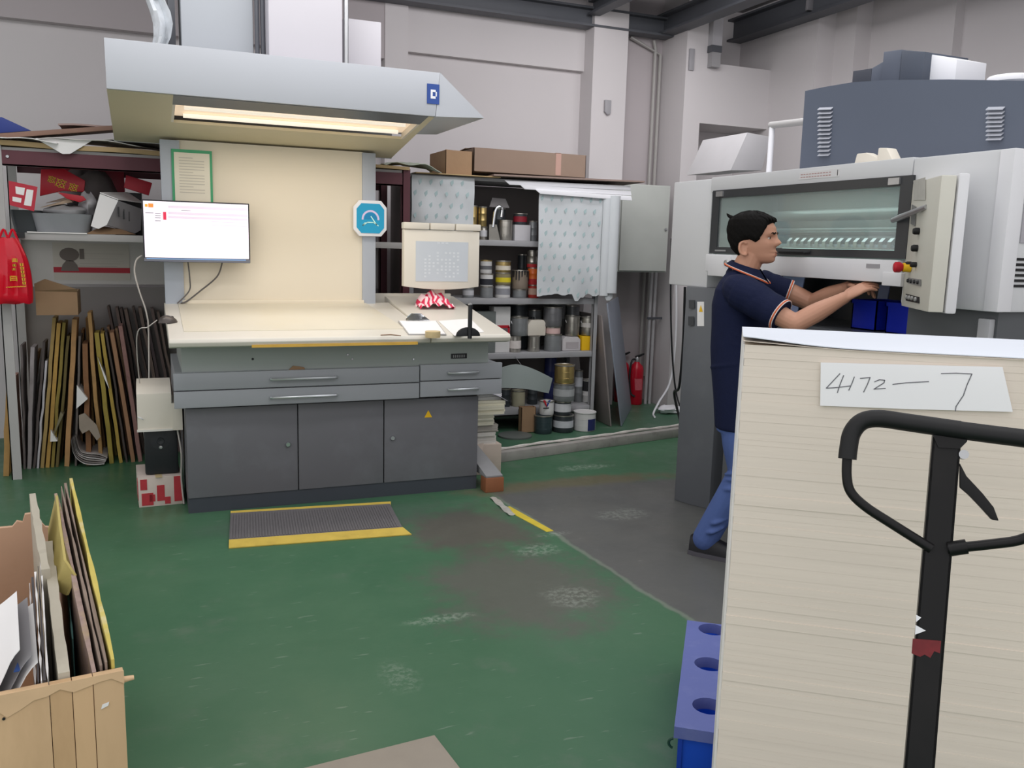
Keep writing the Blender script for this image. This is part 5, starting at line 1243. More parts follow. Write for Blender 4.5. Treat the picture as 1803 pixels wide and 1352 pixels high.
for k, (x, z, r) in enumerate(((3.3, 1.70, .03), (3.36, 1.58, .02), (3.25, 1.62, .012))):
    part('roller', MB().tube([(x, Yr + .005, z), (x, Yl - .022, z)], r, 14), pm('roller_grey', '9fa6a4', .25, .3), pr)
# gripper bar at the foot of the window with lit glints
gb = pbox('gripper_bar', 3.12, 3.16, Yr + .02, Yl - .1, 1.525, 1.548, M_chrome)
for k in range(17):
    y = Yr + .06 + k * .052
    part('gripper', MB().prism([(3.10, y, 1.535), (3.14, y, 1.535), (3.14, y, 1.572), (3.12, y, 1.578), (3.10, y, 1.56)], (0, .022, 0)), M_chrome, gb)
part('work_lamp', MB().box(3.2, 3.23, Yr + .05, Yl - .35, 1.515, 1.53), pm('cool_led_strip', 'dff5f2', .5, emit=1.3), pr, label='lit cool white work lamp strip')
area('press_work_light', (3.2, 3.4, 1.815), 1.2, .2, 1.1, (.94, 1, .985), (0, 0, math.pi / 2))
# window: dark frame, panes
fr = MB()
z0, z1 = 1.487, 1.832
def fy(px): return onX(px, 400, XF - .012).y
y_out0, y_out1 = fy(1252), fy(1600)
y_in0, y_in1 = fy(1264), fy(1579)
fr.box(XF - .014, XF + .004, y_out1, y_out0, 1.487, 1.522)
fr.box(XF - .014, XF + .004, y_out1, y_out0, 1.79, 1.832)
fr.box(XF - .014, XF + .004, y_in0, y_out0, 1.522, 1.79)
fr.box(XF - .014, XF + .004, y_out1, y_in1, 1.522, 1.79)
wf = part('window_frame', fr, M_frame, pr)
part('window_pane', MB().box(XF - .006, XF, y_in1, y_in0, 1.52, 1.792), glass('window_glass', (.84, .93, .91), .17), wf)
a, b = onX(1372, 446, XF - .03), onX(1420, 449, XF - .03)
part('pull_handle', MB().tube([(XF - .014, a.y, 1.505), (XF - .035, a.y - .01, 1.503), (XF - .035, b.y + .01, 1.503), (XF - .014, b.y, 1.505)], .009, 8), M_black, wf)
for px in (1268, 1575):
    c = onX(px, 345 if px < 1400 else 327, XF - .016)
    part('hinge', MB().box(XF - .024, XF - .014, c.y - .03, c.y + .03, 1.797, 1.825), M_steel, wf)
part('lettering', MB().box(XF - .0155, XF - .0135, fy(1281), fy(1262), 1.499, 1.507), pm('grey_print', '8b8b8b', .6), wf)
# bar below the window
pbox('front_bar', XF - .03, XF + .03, Yr + .005, Yl - .03, 1.385, 1.482, M_press2, .006)
pbox('bar_end_block', XF - .04, XF + .05, onX(1285, 470, XF - .04).y, onX(1246, 470, XF - .04).y, 1.362, 1.478, M_press2, .006)
pbox('bar_end_block', XF - .035, XF + .05, onX(1590, 470, XF - .03).y, onX(1556, 470, XF - .03).y, 1.372, 1.43, M_press2, .005)
c = onX(1279, 463, XF - .041)
part('bar_latch', MB().lathe([(0, -.01), (.016, -.008), (.018, 0)], (XF - .04, c.y, c.z), 14, 'X'), M_steel, pr)
c = onX(1538, 467, XF - .031)
pbox('data_plate', XF - .033, XF - .029, c.y - .035, c.y + .04, c.z - .012, c.z + .006, pm('plate_grey', '9d9b9f', .5))
# engraved caption plate on the top cover
a, b = onX(1408, 301, XF - .002), onX(1478, 311, XF - .002)
cp = pbox('caption_plate', XF - .002, XF + .001, b.y, a.y, 1.853, 1.889, pm('plate_white', 'd8d7d8', .5))
ln = MB()
for r_ in range(2):
    for k in range(11):
        y = a.y - (a.y - b.y) * (.04 + .07 * k); ln.box(XF - .0028, XF - .0015, y - (a.y - b.y) * .05, y, 1.874 - .013 * r_, 1.878 - .013 * r_)
part('caption_print', ln, pm('caption_red', 'b08a86', .6), cp)
part('caption_mark', MB().box(XF - .0028, XF - .0015, b.y + .012, b.y + .016, 1.858, 1.884), M_dark, cp)
# dark working gap under the bar
pbox('gap_back', 3.5, 3.52, Yr - .3, Yl, .9, 1.40, M_pdark)
pbox('gap_deck', XF + .02, 3.5, Yr - .25, Yl, 1.12, 1.15, M_pgrey)
pbox('lower_cabinet', XF + .05, 4.2, Yr - .3, 4.0, 0, 1.12, M_pgrey)
a, b = onX(1515, 566, XF + .05), onX(1612, 580, XF + .05)
pbox('cabinet_recess', XF + .045, XF + .052, b.y, a.y, .85, 1.10, M_pdark)
pbox('cabinet_rail', XF + .03, XF + .05, b.y, a.y + .02, 1.10, 1.118, M_steel)
pbox('under_block', XF + .03, 4.2, Ye + .02, Yr - .02, .0, 1.296, pm('press_block_grey', '55585b', .45))
pbox('under_panel', XF + .0, XF + .03, Ye + .03, onX(1722, 565, XF).y, .6, 1.27, pm('under_panel_grey', 'a2a3a6', .4), .004)
# column at the far end
A, B, C_ = (2.916, 4.326), (2.945, 4.218), (3.003, 4.093)
col = MB().prism([(A[0], A[1], 0), (B[0], B[1], 0), (C_[0], C_[1], 0), (3.5, 4.05, 0), (3.5, 4.5, 0), (3.1, 4.5, 0)], (0, 0, 1.292))
cm = part('end_column', col, M_pgrey, pr, bevel=.006)
def onplane(px, py, P, n):
    d = ray(px, py); n = Vector(n); return EYEV + d * ((Vector(P) - EYEV).dot(n) / d.dot(n))
nrm = Vector((-(A[1] - B[1]), -(B[0] - A[0]), 0)).normalized()
nrm2 = Vector((-(B[1] - C_[1]), -(C_[0] - B[0]), 0)).normalized()
def sticker(nm, px0, py0, px1, py1, mat, lab=None):
    P = [onplane(x, y, (B[0], B[1], 1), nrm2) + nrm2 * .001 for x, y in ((px0, py0), (px1, py0), (px1, py1), (px0, py1))]
    return part(nm, MB().prism(P, nrm2 * .0015), mat, pr, label=lab)
wl = sticker('warning_label', 1228, 531, 1240, 574, M_paper, 'white strip with yellow warning triangle')
P = [onplane(x, y, (B[0], B[1], 1), nrm2) + nrm2 * .003 for x, y in ((1231, 549), (1238, 549), (1234.5, 537))]
part('triangle', MB().prism(P, nrm2 * .001), M_yellow, wl)
sticker('switch_plate', 1213, 528, 1223, 543, M_frame); sticker('switch_plate', 1212, 557, 1222, 573, M_frame)
# swung-out control panel at the right end of the window
P1 = onX(1592, 480, XF - .012); P1.z = 0
hd = Vector((-math.sin(math.radians(32.4)), -math.cos(math.radians(32.4)), 0))
t_ = .05
while t_ < .8:
    q = P1 + hd * t_; q.z = 1.5; v = RT.transposed() @ (q - EYEV)
    if CX - FPX * v.x / v.z > 1643: break
    t_ += .005
P2 = P1 + hd * t_
s2 = Vector((math.sin(math.radians(122.4)), math.cos(math.radians(122.4)), 0))
zt_ = onplane(1642, 308, (P2.x, P2.y, 1), (-1, -1, 0)).z; zb_ = onplane(1641, 550, (P2.x, P2.y, 1), (-1, -1, 0)).z
cpn = part('control_panel', MB().prism([P1 + Vector((0, 0, zb_)), P2 + Vector((0, 0, zb_)), P2 + s2 * .055 + Vector((0, 0, zb_)), P1 + s2 * .055 + Vector((0, 0, zb_))], (0, 0, zt_ - zb_)), pm('control_panel_cream', 'cccabf', .4, var=.05), pr, bevel=.006)
Pb = P1 + s2 * .06
part('panel_door', MB().prism([Pb + Vector((0, 0, zb_ - .004)), P2 + s2 * .06 + hd * .004 + Vector((0, 0, zb_ - .004)), P2 + s2 * .10 + hd * .004 + Vector((0, 0, zb_ - .004)), Pb + s2 * .04 + Vector((0, 0, zb_ - .004))], (0, 0, zt_ - zb_ + .012)), M_press2, pr, bevel=.01)
nf = Vector((-hd.y, hd.x, 0)); nf = nf if nf.dot(s2) < 0 else -nf
def onpan(px, py): return onplane(px, py, P1 + nf * .001, nf)
def knob(px, py, r, h, m, nm='button'):
    c = onpan(px, py); return part(nm, MB().tube([c, c + nf * h * .7, c + nf * h], [r, r, r * .8], 12), m, cpn)
for px, py, r in ((1618, 407, .014), (1615, 437, .014), (1604, 465, .011), (1613, 466, .011)): knob(px, py, r, .022, M_black, 'knob')
for px, py in ((1601, 494), (1606, 495), (1612, 496), (1618, 497)): knob(px, py, .008, .01, M_dark)
for px, py in ((1598, 523), (1603, 524), (1608, 525), (1614, 527)): knob(px, py, .009, .01, pm('button_grey', '9a9a98', .4))
c = onpan(1606, 525)
bz = MB()
P = [onpan(x, y) + nf * .001 for x, y in ((1596, 517), (1619, 523), (1619, 534), (1596, 529))]
part('button_bezel', MB().prism(P, nf * .002), M_dark, cpn)
P = [onpan(x, y) + nf * .001 for x, y in ((1600, 489), (1622, 492), (1622, 504), (1600, 499))]
part('button_bezel', MB().prism(P, nf * .002), pm('bezel_grey', '7d7d7b', .4), cpn)
P = [onpan(x, y) + nf * .001 for x, y in ((1607, 360), (1614, 364), (1612, 398), (1605, 394))]
part('slot_cover', MB().prism(P, nf * .003), pm('bezel_grey', '7d7d7b', .4), cpn)
P = [onpan(x, y) + nf * .001 for x, y in ((1609, 318), (1630, 312), (1630, 352), (1609, 352))]
part('worn_label', MB().prism(P, nf * .001), pm('worn_label', 'b3b1aa', .6, var=.2, scale=30), cpn)
c = onpan(1603, 471)
part('stop_collar', MB().tube([c, c + nf * .03], [.02, .018], 14), M_yellow, cpn, label='yellow collar')
part('stop_button', MB().tube([c + nf * .03, c + nf * .042, c + nf * .06, c + nf * .066], [.014, .022, .022, .014], 16), pm('stop_red', 'b81c2c', .35), cpn, label='red emergency stop button')
a, b = onX(1572, 388, XF - .03), onpan(1631, 364)
part('door_stay', MB().tube([a, a * .75 + b * .25, b], [.011, .013, .009], 10), M_steel, pr, label='bright gas spring stay')
# vents on the end face
for k in range(6):
    z = 1.50 - .02 * k
    part('vent_slot', MB().box(XF + .06, XF + .2, Ye - .003, Ye + .002, z - .006, z + .004), M_black, pr)
pbox('end_panel', XF + .07, 4.2, Ye - .004, Ye + .001, 1.56, 1.89, pm('press_end_grey', 'a5a3a9', .4))
# cream bracket lying on the top cover
q = onX(1530, 278, 3.1)
br_ = thing('cream_bracket', 'small cream bracket piece lying on the press top cover', 'bracket', (3.1, q.y, 1.908))
part('arm', MB().prism([(3.08, onX(1510, 275, 3.1).y, 1.909), (3.08, onX(1550, 275, 3.1).y, 1.909), (3.08, onX(1552, 275, 3.1).y, 1.935), (3.08, onX(1530, 275, 3.1).y, 1.965), (3.08, onX(1514, 275, 3.1).y, 1.965)], (.05, 0, 0)), M_cream, br_, bevel=.006)
part('foot', MB().prism([(3.08, onX(1550, 275, 3.1).y, 1.909), (3.08, onX(1580, 275, 3.1).y, 1.909), (3.08, onX(1566, 275, 3.1).y, 1.975), (3.08, onX(1551, 275, 3.1).y, 1.98)], (.06, 0, 0)), M_cream, br_, bevel=.006)
# ---- upper dryer housing
XU = 3.4
M_blue_grey = pm('dryer_slate', '585f6d', .42, var=.05, scale=1.5)
up = thing('dryer_housing', 'slate blue dryer housing with louvre slots on top of the press', 'housing', (3.8, 3.2, 1.908))
prof = [(4.0, 1.909), (4.003, 2.385), (3.85, 2.384), (3.65, 2.377), (3.42, 2.352), (3.05, 2.297), (2.67, 2.232), (2.35, 2.17), (2.35, 1.909)]
part('shell', MB().prism([(XU, y, z) for y, z in prof], (.8, 0, 0)), M_blue_grey, up, smooth=25)
for (xa_, xb_, ya_, yb_2, n) in ((1443, 1467, 189, 270, 12), (1740, 1770, 188, 241, 8)):
    for k in range(n):
        y_ = ya_ + (yb_2 - ya_) * k / (n - 1)
        a, b = onX(xa_ + (0 if n > 10 else 3) * (1 if k else -1) * 0, y_, XU), onX(xb_ - k * .4, y_ - .8, XU)
        part('louvre', MB().prism([(XU + .001, a.y, a.z), (XU + .001, b.y, b.z), (XU - .014, b.y, b.z - .012), (XU - .014, a.y, a.z - .012)], (0, 0, -.004)), pm('louvre_light', 'a6a9b2', .4), up)
def topz(y):
    P = sorted(prof[1:8]);
    for (y0, z0_), (y1, z1_) in zip(P, P[1:]):
        if y0 <= y <= y1: return z0_ + (z1_ - z0_) * (y - y0) / (y1 - y0)
    return 2.2
XP = 3.62
def pod(nm, px0, px1, ytop0, ytop1, m, dx=.3, x=XP):
    a, b = onX(px0, ytop0, x), onX(px1, ytop1, x)
    part(nm, MB().prism([(x, a.y, topz(a.y) - .01), (x, b.y, topz(b.y) - .01), (x, b.y, b.z), (x, a.y, a.z)], (dx, 0, 0)), m, up, bevel=.004)
pod('motor_pod', 1502, 1535, 125, 120, pm('pod_dark', '3f424b', .45))
pod('motor_pod', 1535, 1556, 120, 108, pm('pod_mid', '565c69', .45))
pod('motor_pod', 1556, 1588, 91, 87, pm('pod_mid', '565c69', .45), x=XP - .03)
pod('motor_pod', 1588, 1628, 88, 91, pm('pod_slate', '4a505c', .45), x=XP - .05)
pod('white_junction', 1629, 1685, 94, 104, M_white, .2)
a, b = onX(1750, 136, XP), onX(1815, 136, XP)
part('white_cap', MB().lathe([(0, 0), (.09, 0), (.1, .01), (.1, .03), (.095, .036), (0, .038)], (XP, (a.y + b.y) / 2, topz((a.y + b.y) / 2) - .002), 24), M_white, up)
# railing behind
rl = thing('guard_rail', 'white tubular guard rail on the press left housing', 'rail', (3.6, 4.5, 1.903))
yr0 = onX(1357, 260, 3.6).y; yr1 = 4.06
part('post', MB().tube([(3.6, yr0, 1.903), (3.6, yr0, 2.275)], .018, 10), M_white, rl)
part('post', MB().tube([(3.6, yr1, 1.908), (3.6, yr1, 2.255)], .018, 10), M_white, rl)
part('top_rail', MB().tube([(3.6, yr0 + .015, 2.275), (3.6, yr1 - .02, 2.255)], .022, 10), M_rack, rl)
# next unit of the press line, behind
nx = thing('press_unit', 'pale grey press unit with sloping hood behind the delivery unit', 'press', (4.3, 5.0, 0))
part('body', MB().box(3.98, 4.75, 4.72, 5.4, 0, 1.85), M_press, nx)
def onYv(px, py): return onY(px, py, 4.85)
pp = [onYv(1286, 300), onYv(1316, 233), onYv(1358, 241), onYv(1341, 300)]
part('sloping_hood', MB().prism([Vector((p.x, p.y, p.z)) for p in pp], (.0, .5, 0)), pm('hood_grey', 'b0aeb0', .45), nx, bevel=.004)
part('rear_hood', MB().box(4.05, 4.7, 4.75, 5.38, 1.85, 2.0), pm('hood_grey', 'b0aeb0', .45), nx)
# blue bins on the deck
def bin_(lab, px0, px1, x0, z=1.1505, h=.14):
    a, b = onX(px0, 530, x0), onX(px1, 530, x0)
    x1 = x0 + .2; w = .006
    t = thing('blue_bin', lab, 'bin', (x0 + .1, (a.y + b.y) / 2, z))
    part('walls', MB().box(x0, x0 + w, b.y, a.y, z, z + h).box(x1 - w, x1, b.y, a.y, z, z + h).box(x0, x1, b.y, b.y + w, z, z + h).box(x0, x1, a.y - w, a.y, z, z + h).box(x0, x1, b.y, a.y, z, z + w), pm('bin_blue', '1a2fc0', .4, var=.06), t)
    part('rim', MB().box(x0 - .006, x0, b.y - .006, a.y + .006, z + h - .018, z + h).box(x0 - .006, x1, b.y - .006, b.y, z + h - .018, z + h).box(x0 - .006, x1, a.y, a.y + .006, z + h - .018, z + h), pm('bin_blue', '1a2fc0', .4, var=.06), t)
bin_('deep blue plastic bin on the press deck, beside the worker\'s hand', 1502, 1545, 3.12)
bin_('deep blue plastic bin on the press deck, below the control panel', 1563, 1604, 3.12)
q0, q1 = onX(1370, 478, 3.3), onX(1407, 496, 3.3)
solo('pale_blue_sheet', MB().prism([(3.3, q0.y, 1.1505), (3.3, q1.y, 1.1505), (3.34, q1.y, q0.z), (3.34, q0.y, q0.z - .01)], (.006, 0, 0)), pm('pale_blue', 'a9bbe8', .4), 'pale blue sheet standing on the press deck behind the worker\'s arm', 'sheet')
q0, q1 = onX(1543, 501, 3.36), onX(1560, 515, 3.36)
solo('pale_blue_sheet', MB().prism([(3.36, q0.y, 1.1505), (3.36, q1.y, 1.1505), (3.38, q1.y, q0.z), (3.38, q0.y, q0.z)], (.006, 0, 0)), pm('pale_blue', 'a9bbe8', .4), 'pale blue sheet standing on the press deck between the two blue bins', 'sheet')
# yellow floor tape at the joint
a, b = onZ(890, 893, 0), onZ(967, 936, 0)
d_ = (b - a).normalized(); n_ = Vector((-d_.y, d_.x, 0)) * .03
solo('floor_tape', MB().prism([a + n_, b + n_ * .9, b - n_ * .5, a - n_ * .9], (0, 0, .002)), pm('floor_tape_yellow', 'd3bd3e', .5, var=.2, scale=14), 'worn yellow tape stuck on the floor joint', 'tape')
a, b = onZ(868, 877, 0), onZ(902, 908, 0)
solo('floor_tape', MB().sheet(lambda u, v: tuple(a + (b - a) * u + n_ * (v - .5) * 1.4 + Vector((0, 0, .006 + .004 * math.sin(u * 15 + v * 4)))), 12, 3), pm('clear_tape', 'b9b7b0', .25, var=.3, scale=25), 'crinkled clear tape at the end of the yellow floor tape', 'tape')
# ================================================================== the worker
MO = Vector((2.666, 3.414, 0)); MF = Vector((.607, -.795, 0)).normalized(); ML = Vector((-MF.y, MF.x, 0))
def mp(p): return MO + MF * p[0] + ML * p[1] + Vector((0, 0, p[2]))
def ball(mb, c, r, n=10):
    rings = []
    for i in range(1, n):
        t = math.pi * i / n
        rings.append([(c[0] + r * math.sin(t) * math.cos(a), c[1] + r * math.sin(t) * math.sin(a), c[2] + r * math.cos(t)) for a in [2 * math.pi * k / 14 for k in range(14)]])
    return mb.loft(rings)
def limb(mb, pts, rad, k=5, n=16):
    P = smoothpath(pts, k)
    R = []
    for i in range(len(P)):
        t = i / k; j = min(int(t), len(rad) - 2); u = min(1, t - j)
        u = u * u * (3 - 2 * u)
        R.append(rad[j] * (1 - u) + rad[j + 1] * u)
    mb.tube(P, R, n)
    ball(mb, P[0], rad[0] * .98); ball(mb, P[-1], rad[-1] * .98)
    return mb
def rings_(mb, rows, n=40, sq=2.3):   # rows: (z, centre f, half depth, half width)
    out = []
    for z, f, d, w in rows:
        ring = []
        for k in range(n):
            a = 2 * math.pi * k / n; c, s = math.cos(a), math.sin(a)
            ring.append((f + d * math.copysign(abs(c) ** (2 / sq), c), w * math.copysign(abs(s) ** (2 / sq), s), z))
        out.append(ring)
    return mb.loft(out)
def fused(mb, voxel, smooth=4):   # one continuous surface out of overlapping closed pieces
    me = bpy.data.meshes.new('fused'); me.from_pydata([mp(v) for v in mb.v], [], mb.f)
    bm = bmesh.new(); bm.from_mesh(me); bmesh.ops.recalc_face_normals(bm, faces=bm.faces); bm.to_mesh(me); bm.free()
    o = bpy.data.objects.new('fused', me); COL.objects.link(o)
    r = o.modifiers.new('r', 'REMESH'); r.mode = 'VOXEL'; r.voxel_size = voxel
    s = o.modifiers.new('s', 'SMOOTH'); s.factor = .5; s.iterations = smooth
    dg = bpy.context.evaluated_depsgraph_get(); dg.update()
    m2 = bpy.data.meshes.new_from_object(o.evaluated_get(dg))
    out = MB(); out.add([v.co.copy() for v in m2.vertices], [tuple(p.vertices) for p in m2.polygons])
    bpy.data.objects.remove(o); bpy.data.meshes.remove(me); bpy.data.meshes.remove(m2)
    return out
# ---- head profile rows: z, front, back, half width
HR = np.array([(1.447, .070, .000, .012), (1.452, .092, -.012, .030), (1.462, .102, -.03, .042), (1.478, .105, -.05, .052), (1.497, .100, -.075, .059), (1.52, .101, -.094, .066), (1.545, .100, -.106, .071),
               (1.566, .095, -.112, .073), (1.588, .101, -.116, .074), (1.615, .096, -.116, .075), (1.64, .080, -.108, .071), (1.658, .055, -.088, .058), (1.67, .028, -.06, .04), (1.676, .0, -.03, .018)])
def hrow(z):
    return [float(np.interp(z, HR[:, 0], HR[:, i])) for i in (1, 2, 3)]
def g(x, s): return math.exp(-(x / s) ** 2)
def headpt(z, t, off=0., feat=True):
    fr_, bk, w = hrow(z)
    c, s = math.cos(t), math.sin(t); fc = -.012
    e = 2 / 2.25
    f = fc + (fr_ - fc if c > 0 else fc - bk) * math.copysign(abs(c) ** e, c)
    l = w * math.copysign(abs(s) ** e, s)
    if feat and c > 0:
        n_ = float(np.interp(z, [1.524, 1.533, 1.544, 1.556, 1.572, 1.59], [0, .017, .031, .024, .013, 0]))
        nw = float(np.interp(z, [1.53, 1.545, 1.59], [.019, .015, .010]))
        f += n_ * g(l, nw)
        for sl in (-1, 1):
            f -= .011 * g(l - sl * .033, .017) * g(z - 1.567, .011)
            f += .004 * g(l - sl * .032, .022) * g(z - 1.587, .008)
            f += .004 * g(l - sl * .046, .02) * g(z - 1.535, .02)
        f += .011 * g(l, .026) * g(z - 1.503, .006) + .010 * g(l, .022) * g(z - 1.488, .006) - .005 * g(l, .026) * g(z - 1.4955, .0025)
        f -= .004 * g(l, .02) * g(z - 1.477, .005)
    if off:
        v = Vector((f - fc, l, (z - 1.57) * .8)).normalized(); f += v.x * off; l += v.y * off; return (f, l, z + v.z * off)
    return (f, l, z)
TILT = Matrix.Rotation(math.radians(0), 3, 'Y')
def hmesh(mb, fn, z0=1.447, z1=1.676, nz=64, n=72):
    return mb.loft([[fn(z0 + (z1 - z0) * i / nz, 2 * math.pi * k / n) for k in range(n)] for i in range(nz + 1)])
def hand(mb, W_, d, n, side, curl):
    W_, d, n = Vector(W_), Vector(d).normalized(), Vector(n)
    n = (n - d * n.dot(d)).normalized(); u = d.cross(n) * side
    ring = []
    for k_, (t, w, th) in enumerate(((-.015, .026, .021), (.02, .033, .018), (.055, .041, .016), (.085, .041, .013), (.095, .036, .010))):
        c = W_ + d * t
        ring.append([c + u * w * math.cos(a) + n * th * math.sin(a) for a in [2 * math.pi * k / 16 for k in range(16)]])
    mb.loft(ring)
    for i, L_ in enumerate((.070, .078, .072, .056)):
        p = W_ + d * (.084 - .004 * abs(i - 1)) + u * (.030 - .0205 * i); P = [p - d * .02, p]
        dirv = d + u * (.10 - .07 * i)
        for q, fr_ in enumerate((.45, .31, .24)):
            ang = curl[q]; dirv = (dirv * math.cos(ang) - n * math.sin(ang)).normalized()
            P.append(P[-1] + dirv * L_ * fr_)
        limb(mb, P, [.0095, .0095, .0085, .008, .0068], 3, 10)
    b = W_ + d * .022 + u * .028; dirv = (d * .65 + u * .75 - n * .25).normalized()
    P = [b - dirv * .01, b + dirv * .028, b + dirv * .028 + (dirv * .7 + d * .6 - n * .15).normalized() * .032, b + dirv * .028 + (dirv * .7 + d * .6 - n * .15).normalized() * .032 + (d * .9 - n * .3).normalized() * .026]
    limb(mb, P, [.013, .0115, .0095, .0075], 3, 10)
body = MB()
hmesh(body, lambda z, t: headpt(z, t))
for sl in (-1, 1):      # ears: rim, lobe and bowl
    c = Vector((-.026, sl * .074, 1.515)); up_ = Vector((-.18, 0, 1)).normalized(); bk_ = Vector((-.9, sl * .45, -.1)).normalized()
    P = [c + (up_ * .031 * math.sin(a) + bk_ * .02 * math.cos(a)) + Vector((0, sl * .006, 0)) for a in [math.radians(q) for q in range(140, -130, -22)]]
    body.tube(P, [.0065] * (len(P) - 2) + [.008, .009], 8)
    body.obox(c + Vector((-.004, sl * .0, 0)), bk_ * .018, up_ * .027, bk_.cross(up_) * .004)
limb(body, [(-.055, 0, 1.36), (-.032, 0, 1.42), (-.002, 0, 1.495)], [.07, .063, .06])
rings_(body, [(.74, .0, .10, .15), (.9, -.01, .108, .155), (1.05, -.03, .108, .155), (1.2, -.045, .105, .165), (1.28, -.047, .088, .150), (1.335, -.047, .062, .11), (1.375, -.05, .045, .07)])
SN, EN, WN = (-.015, -.155, 1.318), (.262, -.215, 1.19), (.445, -.105, 1.312)
SFr, EF, WF = (-.015, .155, 1.325), (.245, .215, 1.262), (.425, .085, 1.352)
limb(body, [SN, (.12, -.2, 1.255), EN], [.050, .05, .043]); limb(body, [EN, (.33, -.178, 1.235), WN], [.043, .044, .027])
limb(body, [SFr, (.12, .2, 1.31), EF], [.050, .05, .043]); limb(body, [EF, (.32, .165, 1.30), WF], [.043, .044, .027])
hand(body, WN, (.70, .33, .50), (-.48, -.58, .66), -1, (.22, .4, .4))
hand(body, WF, (.85, -.35, .06), (-.1, .35, .93), 1, (.45, .55, .45))
for sl, K, A_ in ((-1, (.045, -.09, .45), (-.125, -.09, .075)), (1, (.115, .09, .44), (.06, .09, .075))):
    limb(body, [(.0, sl * .085, .80), K], [.062, .045]); limb(body, [K, ((K[0] + A_[0]) / 2, sl * .09, (K[2] + A_[2]) / 2), A_], [.045, .042, .034])
M_skin = pm('skin', 'c08f77', .5, var=.07, scale=14, spec=.35)
man = thing('person', 'man in navy polo shirt and blue trousers reaching into the press with both hands', 'person', tuple(MO))
part('body', fused(body, .0038, 3), M_skin, man, smooth=80)
# hair: a shell that dives under the skin outside the hair line
def hairline(t):
    a = abs(math.degrees(t if t <= math.pi else 2 * math.pi - t))
    return float(np.interp(a, [0, 22, 42, 55, 64, 74, 84, 100, 118, 140, 180], [1.636, 1.632, 1.622, 1.592, 1.556, 1.543, 1.556, 1.552, 1.50, 1.482, 1.474]))
def hairpt(z, t):
    d = z - hairline(t); rnd_ = .0022 * math.sin(t * 31 + z * 260) + .0016 * math.sin(t * 57 - z * 410)
    th = float(np.interp(z, [1.47, 1.53, 1.6, 1.64, 1.676], [.006, .011, .014, .016, .015]))
    o = float(np.interp(d, [-.014, -.003, .004, .02], [-.014, -.006, .006, th])) + (rnd_ if d > 0 else 0)
    return headpt(z, t, o, False)
hm = MB(); hmesh(hm, hairpt, 1.465, 1.6765, 60, 96)
limb(hm, [(-.105, -.02, 1.655), (-.125, -.02, 1.668), (-.132, -.022, 1.676)], [.012, .007, .003], 3, 8)
for k in range(7):
    a = -.8 + 1.6 * k / 6
    b0 = Vector(headpt(1.645, a, .008, False)); limb(hm, [b0 + Vector((-.02, 0, .012)), b0 + Vector((.006, 0, .004)), b0 + Vector((.016, -.004, -.006))], [.011, .008, .003], 3, 8)
hm.v = [mp(v) for v in hm.v]
part('hair', hm, pm('black_hair', '0d0b0a', .75, var=.3, scale=60, bump=.3, stretch=(1, 1, .25), spec=.15), man, smooth=80, label='short black hair')
for sl in (-1, 1):
    e = MB(); ball(e, mp((.0705, sl * .032, 1.5665)), .0118); ey = part('eye', e, pm('eye_white', 'd8cfc8', .3), man, smooth=80)
    i_ = MB(); ball(i_, mp((.0758, sl * .0312, 1.5662)), .0082); part('iris', i_, pm('iris_dark', '20140e', .2), ey, smooth=80)
    lid = MB(); P = [mp((.0835 - .16 * abs(u) ** 1.6 * .06, sl * (.032 + .014 * u), 1.5735 - .004 * u * u)) for u in (-1, -.5, 0, .5, 1)]
    lid.tube(P, [.0018, .003, .0034, .003, .0018], 6); part('eyelid', lid, pm('eyelid_skin', '8a5f4a', .5), man)
    bw = MB(); P = [Vector(headpt(1.588 + .004 * math.sin(q * 2.4), sl * a, .0015)) for q, a in enumerate((.14, .25, .36, .47, .58))]
    bw.tube([mp(p) for p in P], [.002, .0036, .0036, .003, .0015], 6); part('eyebrow', bw, pm('black_hair', '16130f', .55), man)
lp = MB()
for z_, r_ in ((1.5005, .0032), (1.4915, .0036)):
    P = [mp(headpt(z_ - .0015 * abs(q), a, -.001)) for q, a in ((-2, -.24), (-1, -.13), (0, 0), (1, .13), (2, .24))]
    lp.tube(P, [.0012, r_ * .85, r_, r_ * .85, .0012], 8)
part('lips', lp, pm('lip_skin', '96604f', .45), man, smooth=80)
# polo shirt
M_navy = pm('navy_pique', '141b38', .8, var=.12, scale=30, bump=.15, spec=.2)
sh = MB()
rings_(sh, [(.655, .012, .128, .178), (.67, .010, .130, .182), (.80, -.004, .130, .184), (.93, -.022, .131, .184), (1.04, -.034, .130, .184), (1.14, -.042, .122, .187), (1.25, -.050, .118, .192), (1.32, -.05, .105, .188), (1.365, -.052, .084, .150), (1.392, -.055, .066, .098), (1.408, -.053, .058, .072)])
SEN, SEF = Vector((.200, -.208, 1.222)), Vector((.14, .203, 1.302))
limb(sh, [(-.05, -.12, 1.338), (-.005, -.168, 1.322), (.08, -.192, 1.29)], [.058, .076, .074])
def sleeve(mb, a, b, r0, r1):
    a, b = Vector(a), Vector(b); d = (b - a)
    mb.tube([a + d * i / 6 for i in range(7)], [r0 + (r1 - r0) * i / 6 + (.0035 if i % 2 else 0) for i in range(7)], 20)
ball(sh, (-.074, 0, 1.388), .053); ball(sh, (-.06, -.06, 1.37), .046); ball(sh, (-.06, .06, 1.37), .046)
sleeve(sh, (-.01, -.168, 1.322), SEN, .08, .072)
limb(sh, [(-.05, .12, 1.338), (-.005, .168, 1.335), (.06, .19, 1.325)], [.06, .074, .07])
sleeve(sh, (-.01, .172, 1.345), SEF, .074, .064)
